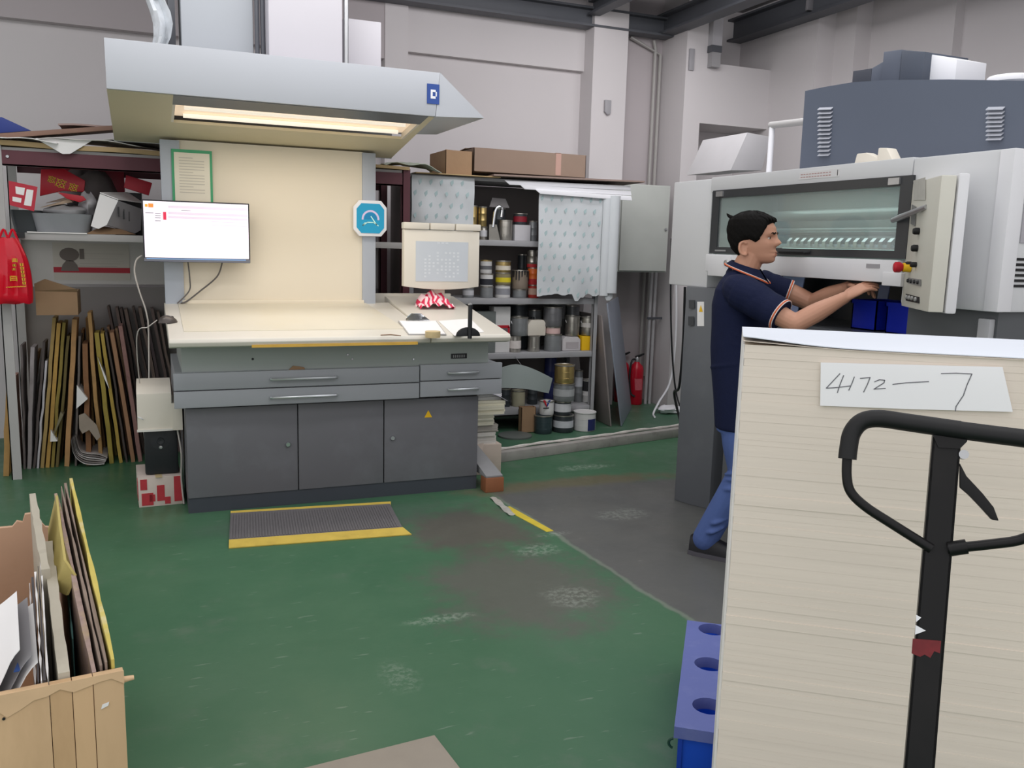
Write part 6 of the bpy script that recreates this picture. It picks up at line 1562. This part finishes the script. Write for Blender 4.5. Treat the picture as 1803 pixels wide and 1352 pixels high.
# fold ridges across the back and the flank
for z_, a0, a1, dz in ((1.12, -170, -60, -.06), (1.02, 170, 70, .05), (.94, -160, -40, .06), (1.2, -140, -70, -.10)):
    P = []
    for q in range(7):
        a = math.radians(a0 + (a1 - a0) * q / 6); zz = z_ + dz * q / 6
        P.append((-.03 + .124 * math.copysign(abs(math.cos(a)) ** .87, math.cos(a)), .178 * math.copysign(abs(math.sin(a)) ** .87, math.sin(a)), zz))
    limb(sh, P, [.004, .008, .009, .0095, .009, .008, .004], 3, 8)
shirt = part('polo_shirt', fused(sh, .0055, 3), M_navy, man, smooth=80)
# collar folded down round the neck, striped along its edge
def colp(a, v):   # a: 0 at the nape to +-1 at the throat, v: 0 stand edge to 1 fallen edge
    ang = a * math.pi * .93; c, s = -math.cos(ang), math.sin(ang)
    r = .067 + .030 * v; f = -.030 + r * 1.05 * c; l = r * .98 * s
    z = 1.458 - .30 * (f + .095) - .030 * v - .028 * v * abs(a) ** 3
    return Vector((f + .016 * v * abs(a) ** 4, l, z))
cs = MB().sheet(lambda u, v: colp(u * 2 - 1, v), 40, 5, (0, 0, .0035)); cs.v = [mp(v) for v in cs.v]
clr = part('collar', cs, M_navy, man, smooth=60)
M_orange = pm('orange_stripe', 'd8693f', .7); M_stripe = pm('white_stripe', 'e4dcd8', .7)
for off, m_, r_ in ((.97, M_orange, .0034), (.84, M_stripe, .0016)):
    e = MB().tube([mp(colp(-1 + 2 * i / 40, off) + Vector((0, 0, .0022))) for i in range(41)], r_, 6)
    part('collar_stripe', e, m_, clr)
for S_, E_, r_ in (((-.01, -.168, 1.322), SEN, .072), ((-.01, .172, 1.345), SEF, .064)):
    d = (Vector(E_) - Vector(S_)).normalized(); u = d.orthogonal().normalized(); v = d.cross(u)
    for k, m_ in ((0, M_stripe), (1, M_orange), (2, M_stripe)):
        c = Vector(E_) - d * (.002 + .0055 * k)
        ring = MB().tube([mp(c + (u * math.cos(a) + v * math.sin(a)) * (r_ + .0012)) for a in [2 * math.pi * i / 28 for i in range(29)]], (.002, .0036, .002)[k], 6)
        part('sleeve_stripe', ring, m_, shirt)
# trousers and shoes
tr = MB()
rings_(tr, [(.64, .005, .115, .165), (.72, .0, .118, .168), (.80, .0, .115, .165), (.95, -.015, .11, .16), (.99, -.02, .10, .15)])
limb(tr, [(.0, -.082, .72), (.02, -.09, .6), (.048, -.09, .45)], [.088, .083, .071]); limb(tr, [(.048, -.09, .45), (-.04, -.09, .26), (-.118, -.09, .085)], [.071, .066, .064])
limb(tr, [(.01, .082, .72), (.07, .09, .6), (.118, .09, .44)], [.088, .083, .071]); limb(tr, [(.118, .09, .44), (.085, .09, .26), (.06, .09, .085)], [.071, .066, .062])
for z_, f0 in ((.43, .0), (.46, .0), (.38, -.015), (.2, -.075), (.15, -.09)):
    limb(tr, [(f0 + .07, -.13, z_ + .02), (f0 + .02, -.158, z_ - .005), (f0 - .03, -.13, z_ - .02)], [.006, .011, .006], 3, 8)
part('trousers', fused(tr, .006, 3), pm('blue_work_trousers', '4a5f96', .8, var=.14, scale=9, bump=.1), man, smooth=80, label='blue work trousers')
for sl, f0, rot in ((-1, -.19, 0), (1, -.02, 0)):
    l0 = sl * .09
    rows = [(.0, .030, .075), (.03, .040, .095), (.08, .042, .098), (.14, .044, .075), (.20, .046, .055), (.245, .036, .045), (.268, .014, .03)]
    s_ = MB().loft([[mp((f0 + f, l0 + w * math.copysign(abs(math.cos(a)) ** .8, math.cos(a)), .02 + max(0, h * math.sin(a)) if math.sin(a) > 0 else .02)) for a in [2 * math.pi * k / 18 for k in range(18)]] for f, w, h in rows])
    so = part('shoe', s_, pm('black_shoe', '17171c', .5), man, smooth=60)
    s_ = MB().loft([[mp((f0 + f - (.004 if f < .1 else -.004), l0 + (w + .004) * math.copysign(abs(math.cos(a)) ** .8, math.cos(a)), .0005 if math.sin(a) < 0 else .022)) for a in [2 * math.pi * k / 18 for k in range(18)]] for f, w, h in rows])
    part('sole', s_, pm('grey_sole', '55535a', .6), so)
# ================================================================== paper stack
C0 = onD(1312, 603, 1.85); ZT = C0.z
_h = math.radians(36.9); sv = Vector((math.sin(_h), math.cos(_h), 0)); su = Vector((sv.y, -sv.x, 0))
SW, SD = .80, .355
def sp_(a, b, z): return Vector((C0.x, C0.y, 0)) + su * a + sv * b + Vector((0, 0, z))
stk = thing('paper_stack', 'tall stack of cream edged paper sheets under a white top sheet', 'paper stack', tuple(sp_(SW / 2, SD / 2, 0)))
M_edge = pm('paper_edges', 'e6dacd', .8, var=.07, scale=5, stretch=(.4, .4, 16), bump=.05, spec=.2)
rnd = random.Random(11)
pal = MB()
for k in range(3): pal.obox(sp_(SW * (.06 + .44 * k), SD / 2, .05), su * .045, sv * SD / 2, (0, 0, .05))
for k in range(4): pal.obox(sp_(SW / 2, SD * (.12 + .25 * k), .11), su * SW / 2, sv * .04, (0, 0, .0095))
part('pallet', pal, pm('pallet_wood', 'a3835c', .8, var=.2, scale=8, stretch=(1, 6, 1)), stk, kind='stuff')
N = 62; z0 = .12; lay = MB()
hs = [rnd.uniform(.6, 1.4) for _ in range(N)]; tot = sum(hs); z = z0
for k in range(N):
    h = hs[k] / tot * (ZT - .004 - z0); e = rnd.uniform(-.0004, .0004); f = rnd.uniform(-.0005, .0005)
    if rnd.random() < .1: e -= .0008
    a0, a1, b0, b1 = f, SW + f, e, SD
    sag = .0035
    lay.hexa([sp_(a0, b0, z), sp_(a1, b0, z), sp_(a1, b1, z), sp_(a0, b1, z), sp_(a0, b0, z + h - .0002), sp_(a1, b0, z + h - .0002), sp_(a1, b1, z + h - .0002), sp_(a0, b1, z + h - .0002)])
    z += h
part('paper_layers', lay, M_edge, stk, kind='stuff', label='cream edges of many hundred sheets')
wh = MB()
for k in range(1):
    wh.hexa([sp_(-.006, .006, z0), sp_(.0, .006, z0), sp_(.0, SD + .002, z0), sp_(-.006, SD + .002, z0), sp_(-.0035, .006, ZT - .005), sp_(.0, .006, ZT - .005), sp_(.0, SD + .002, ZT - .005), sp_(-.0035, SD + .002, ZT - .005)])
part('side_sheets', wh, M_paper, stk, label='white sheet edges on the left side')
M_top = pm('top_sheet_white', 'dfe4ee', .6, var=.03, scale=3)
def topf(u, v):
    sagf = .006 * math.exp(-(v / .12)) * (1 - math.exp(-u * 9))
    lip = .010 * math.exp(-((u - .0) / .16) ** 2) * math.exp(-(v / .22))
    return sp_(-.004 + (SW + .008) * u, -.004 + (SD + .006) * v, ZT + .004 - sagf + lip)
part('top_sheet', MB().sheet(topf, 40, 12, (0, 0, .0016)), M_top, stk, smooth=60, label='white top sheet with a curled front corner')
part('under_sheet', MB().sheet(lambda u, v: topf(u, v) - Vector((0, 0, .0035 + .006 * math.exp(-(u / .12) ** 2) * math.exp(-(v / .2)))), 30, 8, (0, 0, .001)), M_edge, stk, smooth=60)
# handwritten slip
nS = -sv
Pn = sp_(0, -.0045, 1.0)
def onst(px, py, off=0.): return onplane(px, py, Pn - sv * off, sv)
sl_ = thing('paper_slip', 'white paper slip with handwritten number 4172-7 on the paper stack', 'slip', tuple(onst(1600, 680)))
part('slip', MB().prism([onst(1445, 638), onst(1765, 646), onst(1783, 725), onst(1600, 720), onst(1444, 714)], -sv * .0012), pm('slip_paper', 'f7f6f8', .7, var=.02), sl_)
cq = lambda x, y: onst(1270 + x / 3.073, 560 + y / 3.073, .0014)
W_ = [[(642, 300), (600, 345), (568, 379), (620, 376), (696, 367)], [(662, 310), (645, 352), (628, 403)], [(720, 318), (708, 350), (690, 390)], [(752, 326), (805, 321), (790, 360), (770, 400)],
      [(830, 344), (856, 333), (884, 336), (880, 350), (826, 384), (888, 380)], [(928, 358), (1000, 350), (1122, 343)], [(1190, 300), (1270, 298), (1356, 302), (1330, 360), (1310, 418), (1283, 458), (1270, 478), (1266, 503)]]
part('handwriting', strokes([[cq(x, y) for x, y in ln] for ln in W_], .0018, -sv, .0005), M_graphite, sl_)

# ================================================================== hand pallet truck
J0 = onD(1668, 765, 1.5)
jc = Vector((.70, -.714, 0)).normalized()
jt = onD(1619, 1352, 1.46) - J0
jn = jc.cross(jt).normalized()
if jn.dot(ray(1650, 900)) > 0: jn = -jn
def onj(px, py): return onplane(px, py, J0, jn)
M_jack = pm('jack_black', '121112', .42, spec=.25, var=.12, scale=8, dirt='2a2624', dirt_amt=.4)
M_grip = pm('jack_grip', '0e0e10', .55, var=.1)
jk = thing('pallet_truck', 'black hand pallet truck handle standing in front of the paper stack', 'pallet truck', (J0.x, J0.y, 0))
dn = jt.normalized(); 
end = J0 + dn * ((.22 - J0.z) / dn.z)
hw = (onj(1695, 765) - onj(1645, 760)).length / 2
lat = dn.cross(jn).normalized()
if lat.dot(jc) < 0: lat = -lat
top = J0 + dn * -.005
pst = MB()
def chan(a, b, w, dep, th):
    pst.hexa([a - lat * w, a + lat * w, a + lat * w - jn * th, a - lat * w - jn * th, b - lat * w * 1.06, b + lat * w * 1.06, b + lat * w * 1.06 - jn * th, b - lat * w * 1.06 - jn * th])
    for s_ in (-1, 1):
        p = a + lat * w * s_; q = b + lat * w * 1.06 * s_; i_ = -lat * s_ * th
        pst.hexa([p, p + i_, p + i_ - jn * dep, p - jn * dep, q, q + i_, q + i_ - jn * dep, q - jn * dep])
chan(top, end, hw, .032, .004)
part('post', pst, M_jack, jk)
pump = MB().lathe([(.0, 0), (.05, 0), (.05, .2), (.035, .22), (0, .22)], (end.x, end.y, .06), 18)
part('pump_housing', pump, M_jack, jk)
for s_ in (-1, 1):
    c = Vector((end.x, end.y, .09)) + jc * .09 * s_
    part('wheel', MB().tube([c - jc * .025, c + jc * .025], .09, 22), M_grip, jk)
fk = MB()
for s_ in (-1, 1):
    c = Vector((end.x, end.y, .045)) + sv * .1 + su * .16 * s_
    fk.obox(c + sv * .18, su * .07, sv * .2, (0, 0, .02))
    fk.obox(c - sv * .04, su * .14, sv * .05, (0, 0, .02))
part('fork_bridge', fk, M_jack, jk)
lft = smoothpath([onj(*p) for p in ((1690, 757), (1600, 744), (1548, 737), (1518, 742), (1500, 762), (1494, 790), (1492, 808))], 5)
part('grip', MB().tube(lft, .0158, 14), M_grip, jk)
rod = smoothpath([onj(*p) for p in ((1492, 800), (1491, 838), (1498, 866), (1524, 892), (1570, 922), (1640, 966))], 5)
part('loop_rod', MB().tube(rod, .0085, 12), M_jack, jk)
rgt = smoothpath([onj(*p) for p in ((1680, 756), (1740, 764), (1803, 772), (1850, 780), (1880, 800), (1886, 830), (1886, 850))], 5)
part('grip', MB().tube(rgt, .0155, 14), M_grip, jk)
rod = smoothpath([onj(*p) for p in ((1886, 845), (1880, 885), (1860, 915), (1803, 948), (1745, 958), (1668, 966))], 5)
part('loop_rod', MB().tube(rod, .0085, 12), M_jack, jk)
part('rod_socket', MB().tube([onj(1670, 967), onj(1702, 962)], .0125, 12), M_jack, jk)
lv = [onj(*p) + jn * -.012 for p in ((1690, 815), (1702, 838), (1730, 868), (1750, 893), (1759, 917), (1746, 915), (1726, 893), (1706, 872), (1690, 858))]
part('release_lever', MB().prism(lv, jn * .012), M_jack, jk, bevel=.002)
part('pivot_pin', MB().tube([onj(1697, 800) + jn * .003, onj(1697, 800) - jn * .03], .008, 12), M_steel, jk)
part('top_gusset', MB().prism([onj(1636, 752), onj(1708, 762), onj(1702, 778), onj(1690, 790), onj(1652, 788), onj(1644, 770)], jn * .004), M_jack, jk)
for tri in (((1613, 1082), (1622, 1087), (1613, 1095)), ((1612, 1100), (1630, 1110), (1611, 1117))):
    part('white_arrow', MB().prism([onj(*p) + jn * .0005 for p in tri], jn * .001), M_white, jk, label='white arrow mark')
rd = [onj(*p) + jn * .0005 for p in ((1607, 1124), (1657, 1128), (1655, 1150), (1645, 1146), (1638, 1158), (1628, 1152), (1620, 1156), (1605, 1150))]
part('red_patch', MB().prism(rd, jn * .0008), pm('worn_red_tape', '6e1a20', .5, var=.4, scale=60), jk, label='worn red paint patch')

# ================================================================== blue box with holes in its lid
za = .20
BF, BB = onZ(1190, 1278, za), onZ(1212, 1092, za)
bv = (BB - BF); BLn = bv.length; bv.normalize(); bu = Vector((bv.y, -bv.x, 0))
BW = .34
def bp_(a, b, z): p = BF + bu * a + bv * b; p.z = z; return p
bb = thing('blue_crate', 'blue plastic box with round holes in its dusty lid beside the paper stack', 'crate', tuple(bp_(BW / 2, BLn / 2, 0)))
M_lid = pm('dusty_blue_lid', '626dab', .6, var=.08, scale=8, dirt='8088bb', dirt_amt=.4, dirt_scale=10)
M_deep = pm('deep_blue_plastic', '1a50cc', .4, var=.06)
hc = []
for px, py in ((1254, 1108), (1249, 1169), (1248, 1243)):
    q = onZ(px, py, za) - BF; hc.append((q.dot(bu), q.dot(bv)))
r_h = .047
ym = [0, (hc[2][1] + hc[1][1]) / 2, (hc[1][1] + hc[0][1]) / 2, BLn]
xm = [0, hc[1][0] * 2, BW]
lid = MB(); wells = MB(); NH = 32
for col_ in range(2):
    for row in range(3):
        cx_, cy_ = (hc[2 - row][0] if col_ == 0 else xm[1] + (hc[1][0])), hc[2 - row][1]
        cx_ = min(cx_, BW - .06) if col_ else cx_
        X0, X1, Y0, Y1 = xm[col_], xm[col_ + 1], ym[row], ym[row + 1]
        outer, inner = [], []
        angs = [2 * math.pi * k / NH for k in range(NH)]
        for qx, qy in ((X0, Y0), (X1, Y0), (X0, Y1), (X1, Y1)):
            t = math.atan2(qy - cy_, qx - cx_) % (2 * math.pi); j = min(range(NH), key=lambda i: abs((angs[i] - t + math.pi) % (2 * math.pi) - math.pi)); angs[j] = t
        for t in angs:
            c, s = math.cos(t), math.sin(t)
            sx = (X1 - cx_) / c if c > 1e-6 else (X0 - cx_) / c if c < -1e-6 else 1e9
            sy = (Y1 - cy_) / s if s > 1e-6 else (Y0 - cy_) / s if s < -1e-6 else 1e9
            m_ = min(sx, sy); outer.append((cx_ + c * m_, cy_ + s * m_)); inner.append((cx_ + r_h * c, cy_ + r_h * s))
        lid.loft([[bp_(a, b, za - .035) for a, b in outer], [bp_(a, b, za) for a, b in outer], [bp_(a, b, za) for a, b in inner], [bp_(a, b, za - .035) for a, b in inner]], cap=False)
        wells.loft([[bp_(cx_ + (a - cx_) * 1.02, cy_ + (b - cy_) * 1.02, za - .004) for a, b in inner], [bp_(a, b, za - .13) for a, b in inner], [bp_(cx_ + (a - cx_) * .05, cy_ + (b - cy_) * .05, za - .13) for a, b in inner]], cap=False)
part('lid', lid, M_lid, bb, smooth=20)
part('lid_corners', MB().hexa([bp_(-.004, -.004, za - .034), bp_(BW, -.004, za - .034), bp_(BW, .0, za - .034), bp_(-.004, .0, za - .034), bp_(-.004, -.004, za), bp_(BW, -.004, za), bp_(BW, .0, za), bp_(-.004, .0, za)]).hexa([bp_(-.004, 0, za - .034), bp_(0, 0, za - .034), bp_(0, BLn, za - .034), bp_(-.004, BLn, za - .034), bp_(-.004, 0, za), bp_(0, 0, za), bp_(0, BLn, za), bp_(-.004, BLn, za)]), M_lid, bb)
part('wells', wells, M_deep, bb, kind='stuff', label='round wells of the box')
t_ = .012
wl_ = MB()
for a0, a1, b0, b1 in ((.008, BW, .008, .008 + t_), (.008, BW, BLn - t_, BLn), (.008, .008 + t_, .008, BLn), (BW - t_, BW, .008, BLn)):
    wl_.hexa([bp_(a0, b0, 0), bp_(a1, b0, 0), bp_(a1, b1, 0), bp_(a0, b1, 0), bp_(a0, b0, za - .036), bp_(a1, b0, za - .036), bp_(a1, b1, za - .036), bp_(a0, b1, za - .036)])
part('walls', wl_, M_deep, bb)
part('front_rib', MB().hexa([bp_(.008, .0, 0), bp_(.02, .0, 0), bp_(.02, .008, 0), bp_(.008, .008, 0), bp_(.008, .0, za - .036), bp_(.02, .0, za - .036), bp_(.02, .008, za - .036), bp_(.008, .008, za - .036)]), pm('blue_plastic', '1a3fae', .4), bb)
q = bp_(-.004, .03, .13)
part('cord_loop', MB().tube(arc(q, bu * -1, (0, 0, 1), .014, -80, 80, 10), .004, 6), pm('dark_green_cord', '1f4436', .5), bb, label='dark green cord loop')

# ================================================================== wooden bin with offcut boards, left foreground
BP = Vector((-.072, 1.880, 0)); ba = Vector((math.sin(math.radians(82.5)), math.cos(math.radians(82.5)), 0)); bb_ = Vector((-math.sin(math.radians(7.5)), math.cos(math.radians(7.5)), 0))
BH = .60
def wp(a, b, z): return BP + ba * a + bb_ * b + Vector((0, 0, z))
wb_ = thing('wooden_bin', 'wooden bin of pale planks full of old boards, left foreground', 'bin', tuple(wp(-.3, .5, 0)))
M_ply = [pm('bin_plank_%d' % k, c, .65, var=.14, scale=5, stretch=(1, 1, .3), dirt='8a6a48', dirt_amt=.35, dirt_scale=4) for k, c in enumerate(('c9a983', 'cfae87', 'c4a27a', 'ccaa82'))]
M_torn = pm('torn_veneer', 'd9b791', .7, var=.12, scale=14)
xa_ = [-.62, -.43, -.225, -.135, -.085, 0]
def ontop(px, py): return onplane(px, py, wp(0, 0, .5), bb_)
cuts = [(ontop(px, 1300) - BP).dot(ba) for px in (92, 132, 169)]
xa_ = [-.62, -.40] + cuts + [0]
for k in range(len(xa_) - 1):
    part('plank', MB().hexa([wp(xa_[k] + .0006, 0, 0), wp(xa_[k + 1] - .0006, 0, 0), wp(xa_[k + 1] - .0006, .018, 0), wp(xa_[k] + .0006, .018, 0), wp(xa_[k] + .0006, 0, BH), wp(xa_[k + 1] - .0006, 0, BH + .0), wp(xa_[k + 1] - .0006, .018, BH), wp(xa_[k] + .0006, .018, BH)]), M_ply[k % 4], wb_, bevel=.0012)
# torn veneer strip along the top edge of the front
rnd = random.Random(3); n_ = 26; P = []
for k in range(n_ + 1):
    a = -.62 + .62 * k / n_; P.append(wp(a, -.0008, BH - .012 - rnd.random() ** 2 * .022 - (.02 if k in (8, 9, 17, 18) else 0)))
part('torn_veneer', MB().prism([wp(0, -.0008, BH + .001), wp(-.62, -.0008, BH + .001)] + P, bb_ * -.0012), M_torn, wb_, label='pale torn veneer along the front rim')
part('side_board', MB().hexa([wp(-.62, .018, 0), wp(-.602, .018, 0), wp(-.602, 1.12, 0), wp(-.62, 1.12, 0), wp(-.62, .018, BH), wp(-.602, .018, BH), wp(-.602, 1.12, BH), wp(-.62, 1.12, BH)]), M_ply[0], wb_)
part('side_board', MB().hexa([wp(-.005, .018, 0), wp(0, .018, 0), wp(0, 1.12, 0), wp(-.005, 1.12, 0), wp(-.005, .018, .5), wp(0, .018, .5), wp(0, 1.12, .5), wp(-.005, 1.12, .5)]), M_ply[2], wb_)
part('bottom_board', MB().hexa([wp(-.602, .018, .0), wp(-.016, .018, 0), wp(-.016, 1.12, 0), wp(-.602, 1.12, 0), wp(-.602, .018, .015), wp(-.016, .018, .015), wp(-.016, 1.12, .015), wp(-.602, 1.12, .015)]), M_ply[0], wb_)
fp = [onplane(px, py, wp(0, 1.12, .5), bb_) for px, py in ((0, 930), (22, 928), (30, 918), (40, 920), (44, 906), (57, 904))]
far = [wp(-.62, 1.12, 0), wp(-.016, 1.12, 0)] + [wp(-.016, 1.12, BH - .03), wp(-.1, 1.12, BH - .01)] + fp[::-1] + [wp(-.62, 1.12, fp[0].z - .01)]
part('far_board', MB().prism(far, bb_ * .018), pm('far_board_pink', 'cfaa8e', .7, var=.12, scale=5, dirt='8f6a4a', dirt_amt=.4), wb_)
q = onplane(183, 1241, wp(0, 0, .5), bb_)
part('sticker', MB().prism([q + Vector((x, 0, z)) * 1 - bb_ * .001 for x, z in ((-.006, -.008), (.008, -.002), (.01, .006), (-.003, .002))], -bb_ * .001), M_paper, wb_, label='torn white sticker')
q = wp(0, .01, .575)
part('peg', MB().tube([q - ba * .01, q + ba * .02], [.008, .005], 10), M_torn, wb_)
for a, z in ((-.22, .55), (-.5, .5), (-.3, .42)):
    part('nail', MB().tube([wp(a, -.002, z), wp(a, .004, z)], .003, 8), M_dark, wb_)
# boards standing in the bin: top edge from a near photo pixel to a far one
def binboard(lab, pn, zn, pf, zf, th, mat, rag=.006, seed=1, lean=.0, name='offcut_board'):
    Np, Fp = onZ(*pn, zn), onZ(*pf, zf)
    bN, bF = (Np - BP).dot(bb_), (Fp - BP).dot(bb_)
    Np = Np + (Fp - Np) * max(0, (.024 - bN) / (bF - bN))
    if bF > 1.10: Fp = Np + (Fp - Np) * ((1.10 - max(bN, .024)) / (bF - max(bN, .024)))
    rnd = random.Random(seed); m = 12
    top = [Np + (Fp - Np) * (i / m) + Vector((0, 0, rnd.uniform(-rag, rag))) for i in range(m + 1)]
    perp = Vector(((Fp - Np).y, -(Fp - Np).x, 0)).normalized()
    rings = []
    for p in top:
        b0 = Vector((p.x, p.y, .0165)) + perp * lean; j = rnd.uniform(-.0015, .0015)
        rings.append([p - perp * (th / 2 + j), p + perp * (th / 2 + j), b0 + perp * th / 2, b0 - perp * th / 2])
    return solo(name, MB().loft(rings), mat, lab, 'board', smooth=25)
M_yel = pm('board_yellow', 'cab860', .8, var=.25, scale=14, dirt='d8d0c0', dirt_amt=.7, dirt_scale=9)
M_cor = pm('board_corrugated', '8d7c70', .85, var=.2, scale=30)
M_mot = pm('board_mottled', 'a08a82', .85, var=.35, scale=50, dirt='c8b05c', dirt_amt=.5, dirt_scale=12)
M_pale = pm('board_pale', 'b5ae9e', .75, var=.15, scale=12, dirt='cfc8b6', dirt_amt=.5)
binboard('outermost yellow topped board in the wooden bin, at its right edge', (203, 1178), .615, (125, 843), .76, .009, M_yel, .004, 1, 0)
binboard('grey corrugated board just left of the yellow one in the bin', (187, 1168), .61, (115, 850), .755, .005, M_cor, .003, 2)
binboard('second grey corrugated board in the bin, thin brown edge', (178, 1170), .607, (108, 857), .752, .005, M_cor, .003, 3)
binboard('mottled pink and yellow board in the middle of the bin', (166, 1182), .60, (98, 867), .742, .010, M_mot, .004, 4)
A_ = [onZ(*p, z) for p, z in (((102, 872), .74), ((108, 925), .72), ((117, 985), .70), ((135, 1012), .665))]
pyl = [A_[0], A_[1], A_[2], A_[3], A_[3] - Vector((.02, 0, .05)), A_[2] - Vector((.03, 0, .07)), A_[1] - Vector((.03, 0, .10)), A_[0] - Vector((.025, 0, .1))]
solo('offcut_board', MB().prism(pyl, (-.006, 0, 0)), pm('board_yellow_face', 'b9a966', .8, var=.15, scale=10), 'yellow torn board flap leaning beside the dark gap in the bin', 'board')
binboard('thin teal board standing in the dark gap of the bin', (128, 1125), .56, (117, 1005), .58, .004, pm('board_teal', '4f7a78', .6), .002, 5)
binboard('thick pale rough edged board in the bin, nearer one', (113, 1190), .605, (84, 955), .675, .022, M_pale, .008, 6)
binboard('pale rough edged board in the bin, farther one', (80, 1000), .68, (57, 868), .765, .018, M_pale, .008, 7)
for k in range(5):
    binboard(('white', 'dark grey', 'white', 'dark grey', 'pale grey')[k] + ' thin bowed sheet in the bin, ' + ORD[k] + ' left of the pale board', (84 - 5.5 * k, 1196 + k), .60, (72 - 5 * k, 985 + 10 * k), .675, .003, (M_paper, pm('sheet_dark', '4a4648', .7))[k % 2] if k != 4 else pm('sheet_pale', 'b4b0ae', .8), .003, 10 + k)
# curled white sheets in the front left of the bin
def curl(lab, off, mat, a0=-.31, a1=-.165, h=.05):
    def fn(u, v):
        a = a0 + (a1 - a0) * u; b = .03 + .25 * v + .0
        z = BH - .03 + off + .10 * (abs(u - .25)) ** 1.6 * 1.2 + .03 * v - .06 * math.sin(math.pi * min(1, u + .1)) * (1 - v)
        return wp(a - .05 * v * (1 - u), b, z)
    return solo('curled_sheet', MB().sheet(fn, 16, 8, (0, 0, .002)), mat, lab, 'paper', smooth=60)
curl('large curled white sheet in the front left corner of the bin', .030, M_paper, -.33, -.185)
curl('grey sheet curled under the white one in the bin', .012, pm('sheet_grey', '8f8d90', .7), -.33, -.165)
curl('white sheet curled lowest in the front of the bin', -.004, M_paper, -.33, -.155)
P = [onZ(*p, .63) for p in ((24, 1184), (48, 1128), (46, 1160), (34, 1182))]
solo('blue_print', MB().prism(P, (0, 0, .002)), pm('print_blue', '2c4a86', .6), 'dark blue printed corner on the curled sheets of the bin', 'paper')
# cardboard on the floor at the bottom edge
P0 = onZ(765, 1300, 0); PA = onZ(560, 1352, 0); PB = onZ(805, 1352, 0)
PA = P0 + (PA - P0).normalized() * .8; PB = P0 + (PB - P0).normalized() * .55
solo('floor_board', MB().prism([P0, PA, PA + PB - P0, PB], (0, 0, .012)), pm('floor_board_greige', '9f968a', .8, var=.12, scale=10), 'greyish cardboard sheet lying on the green floor at the bottom edge', 'cardboard', bevel=.002)
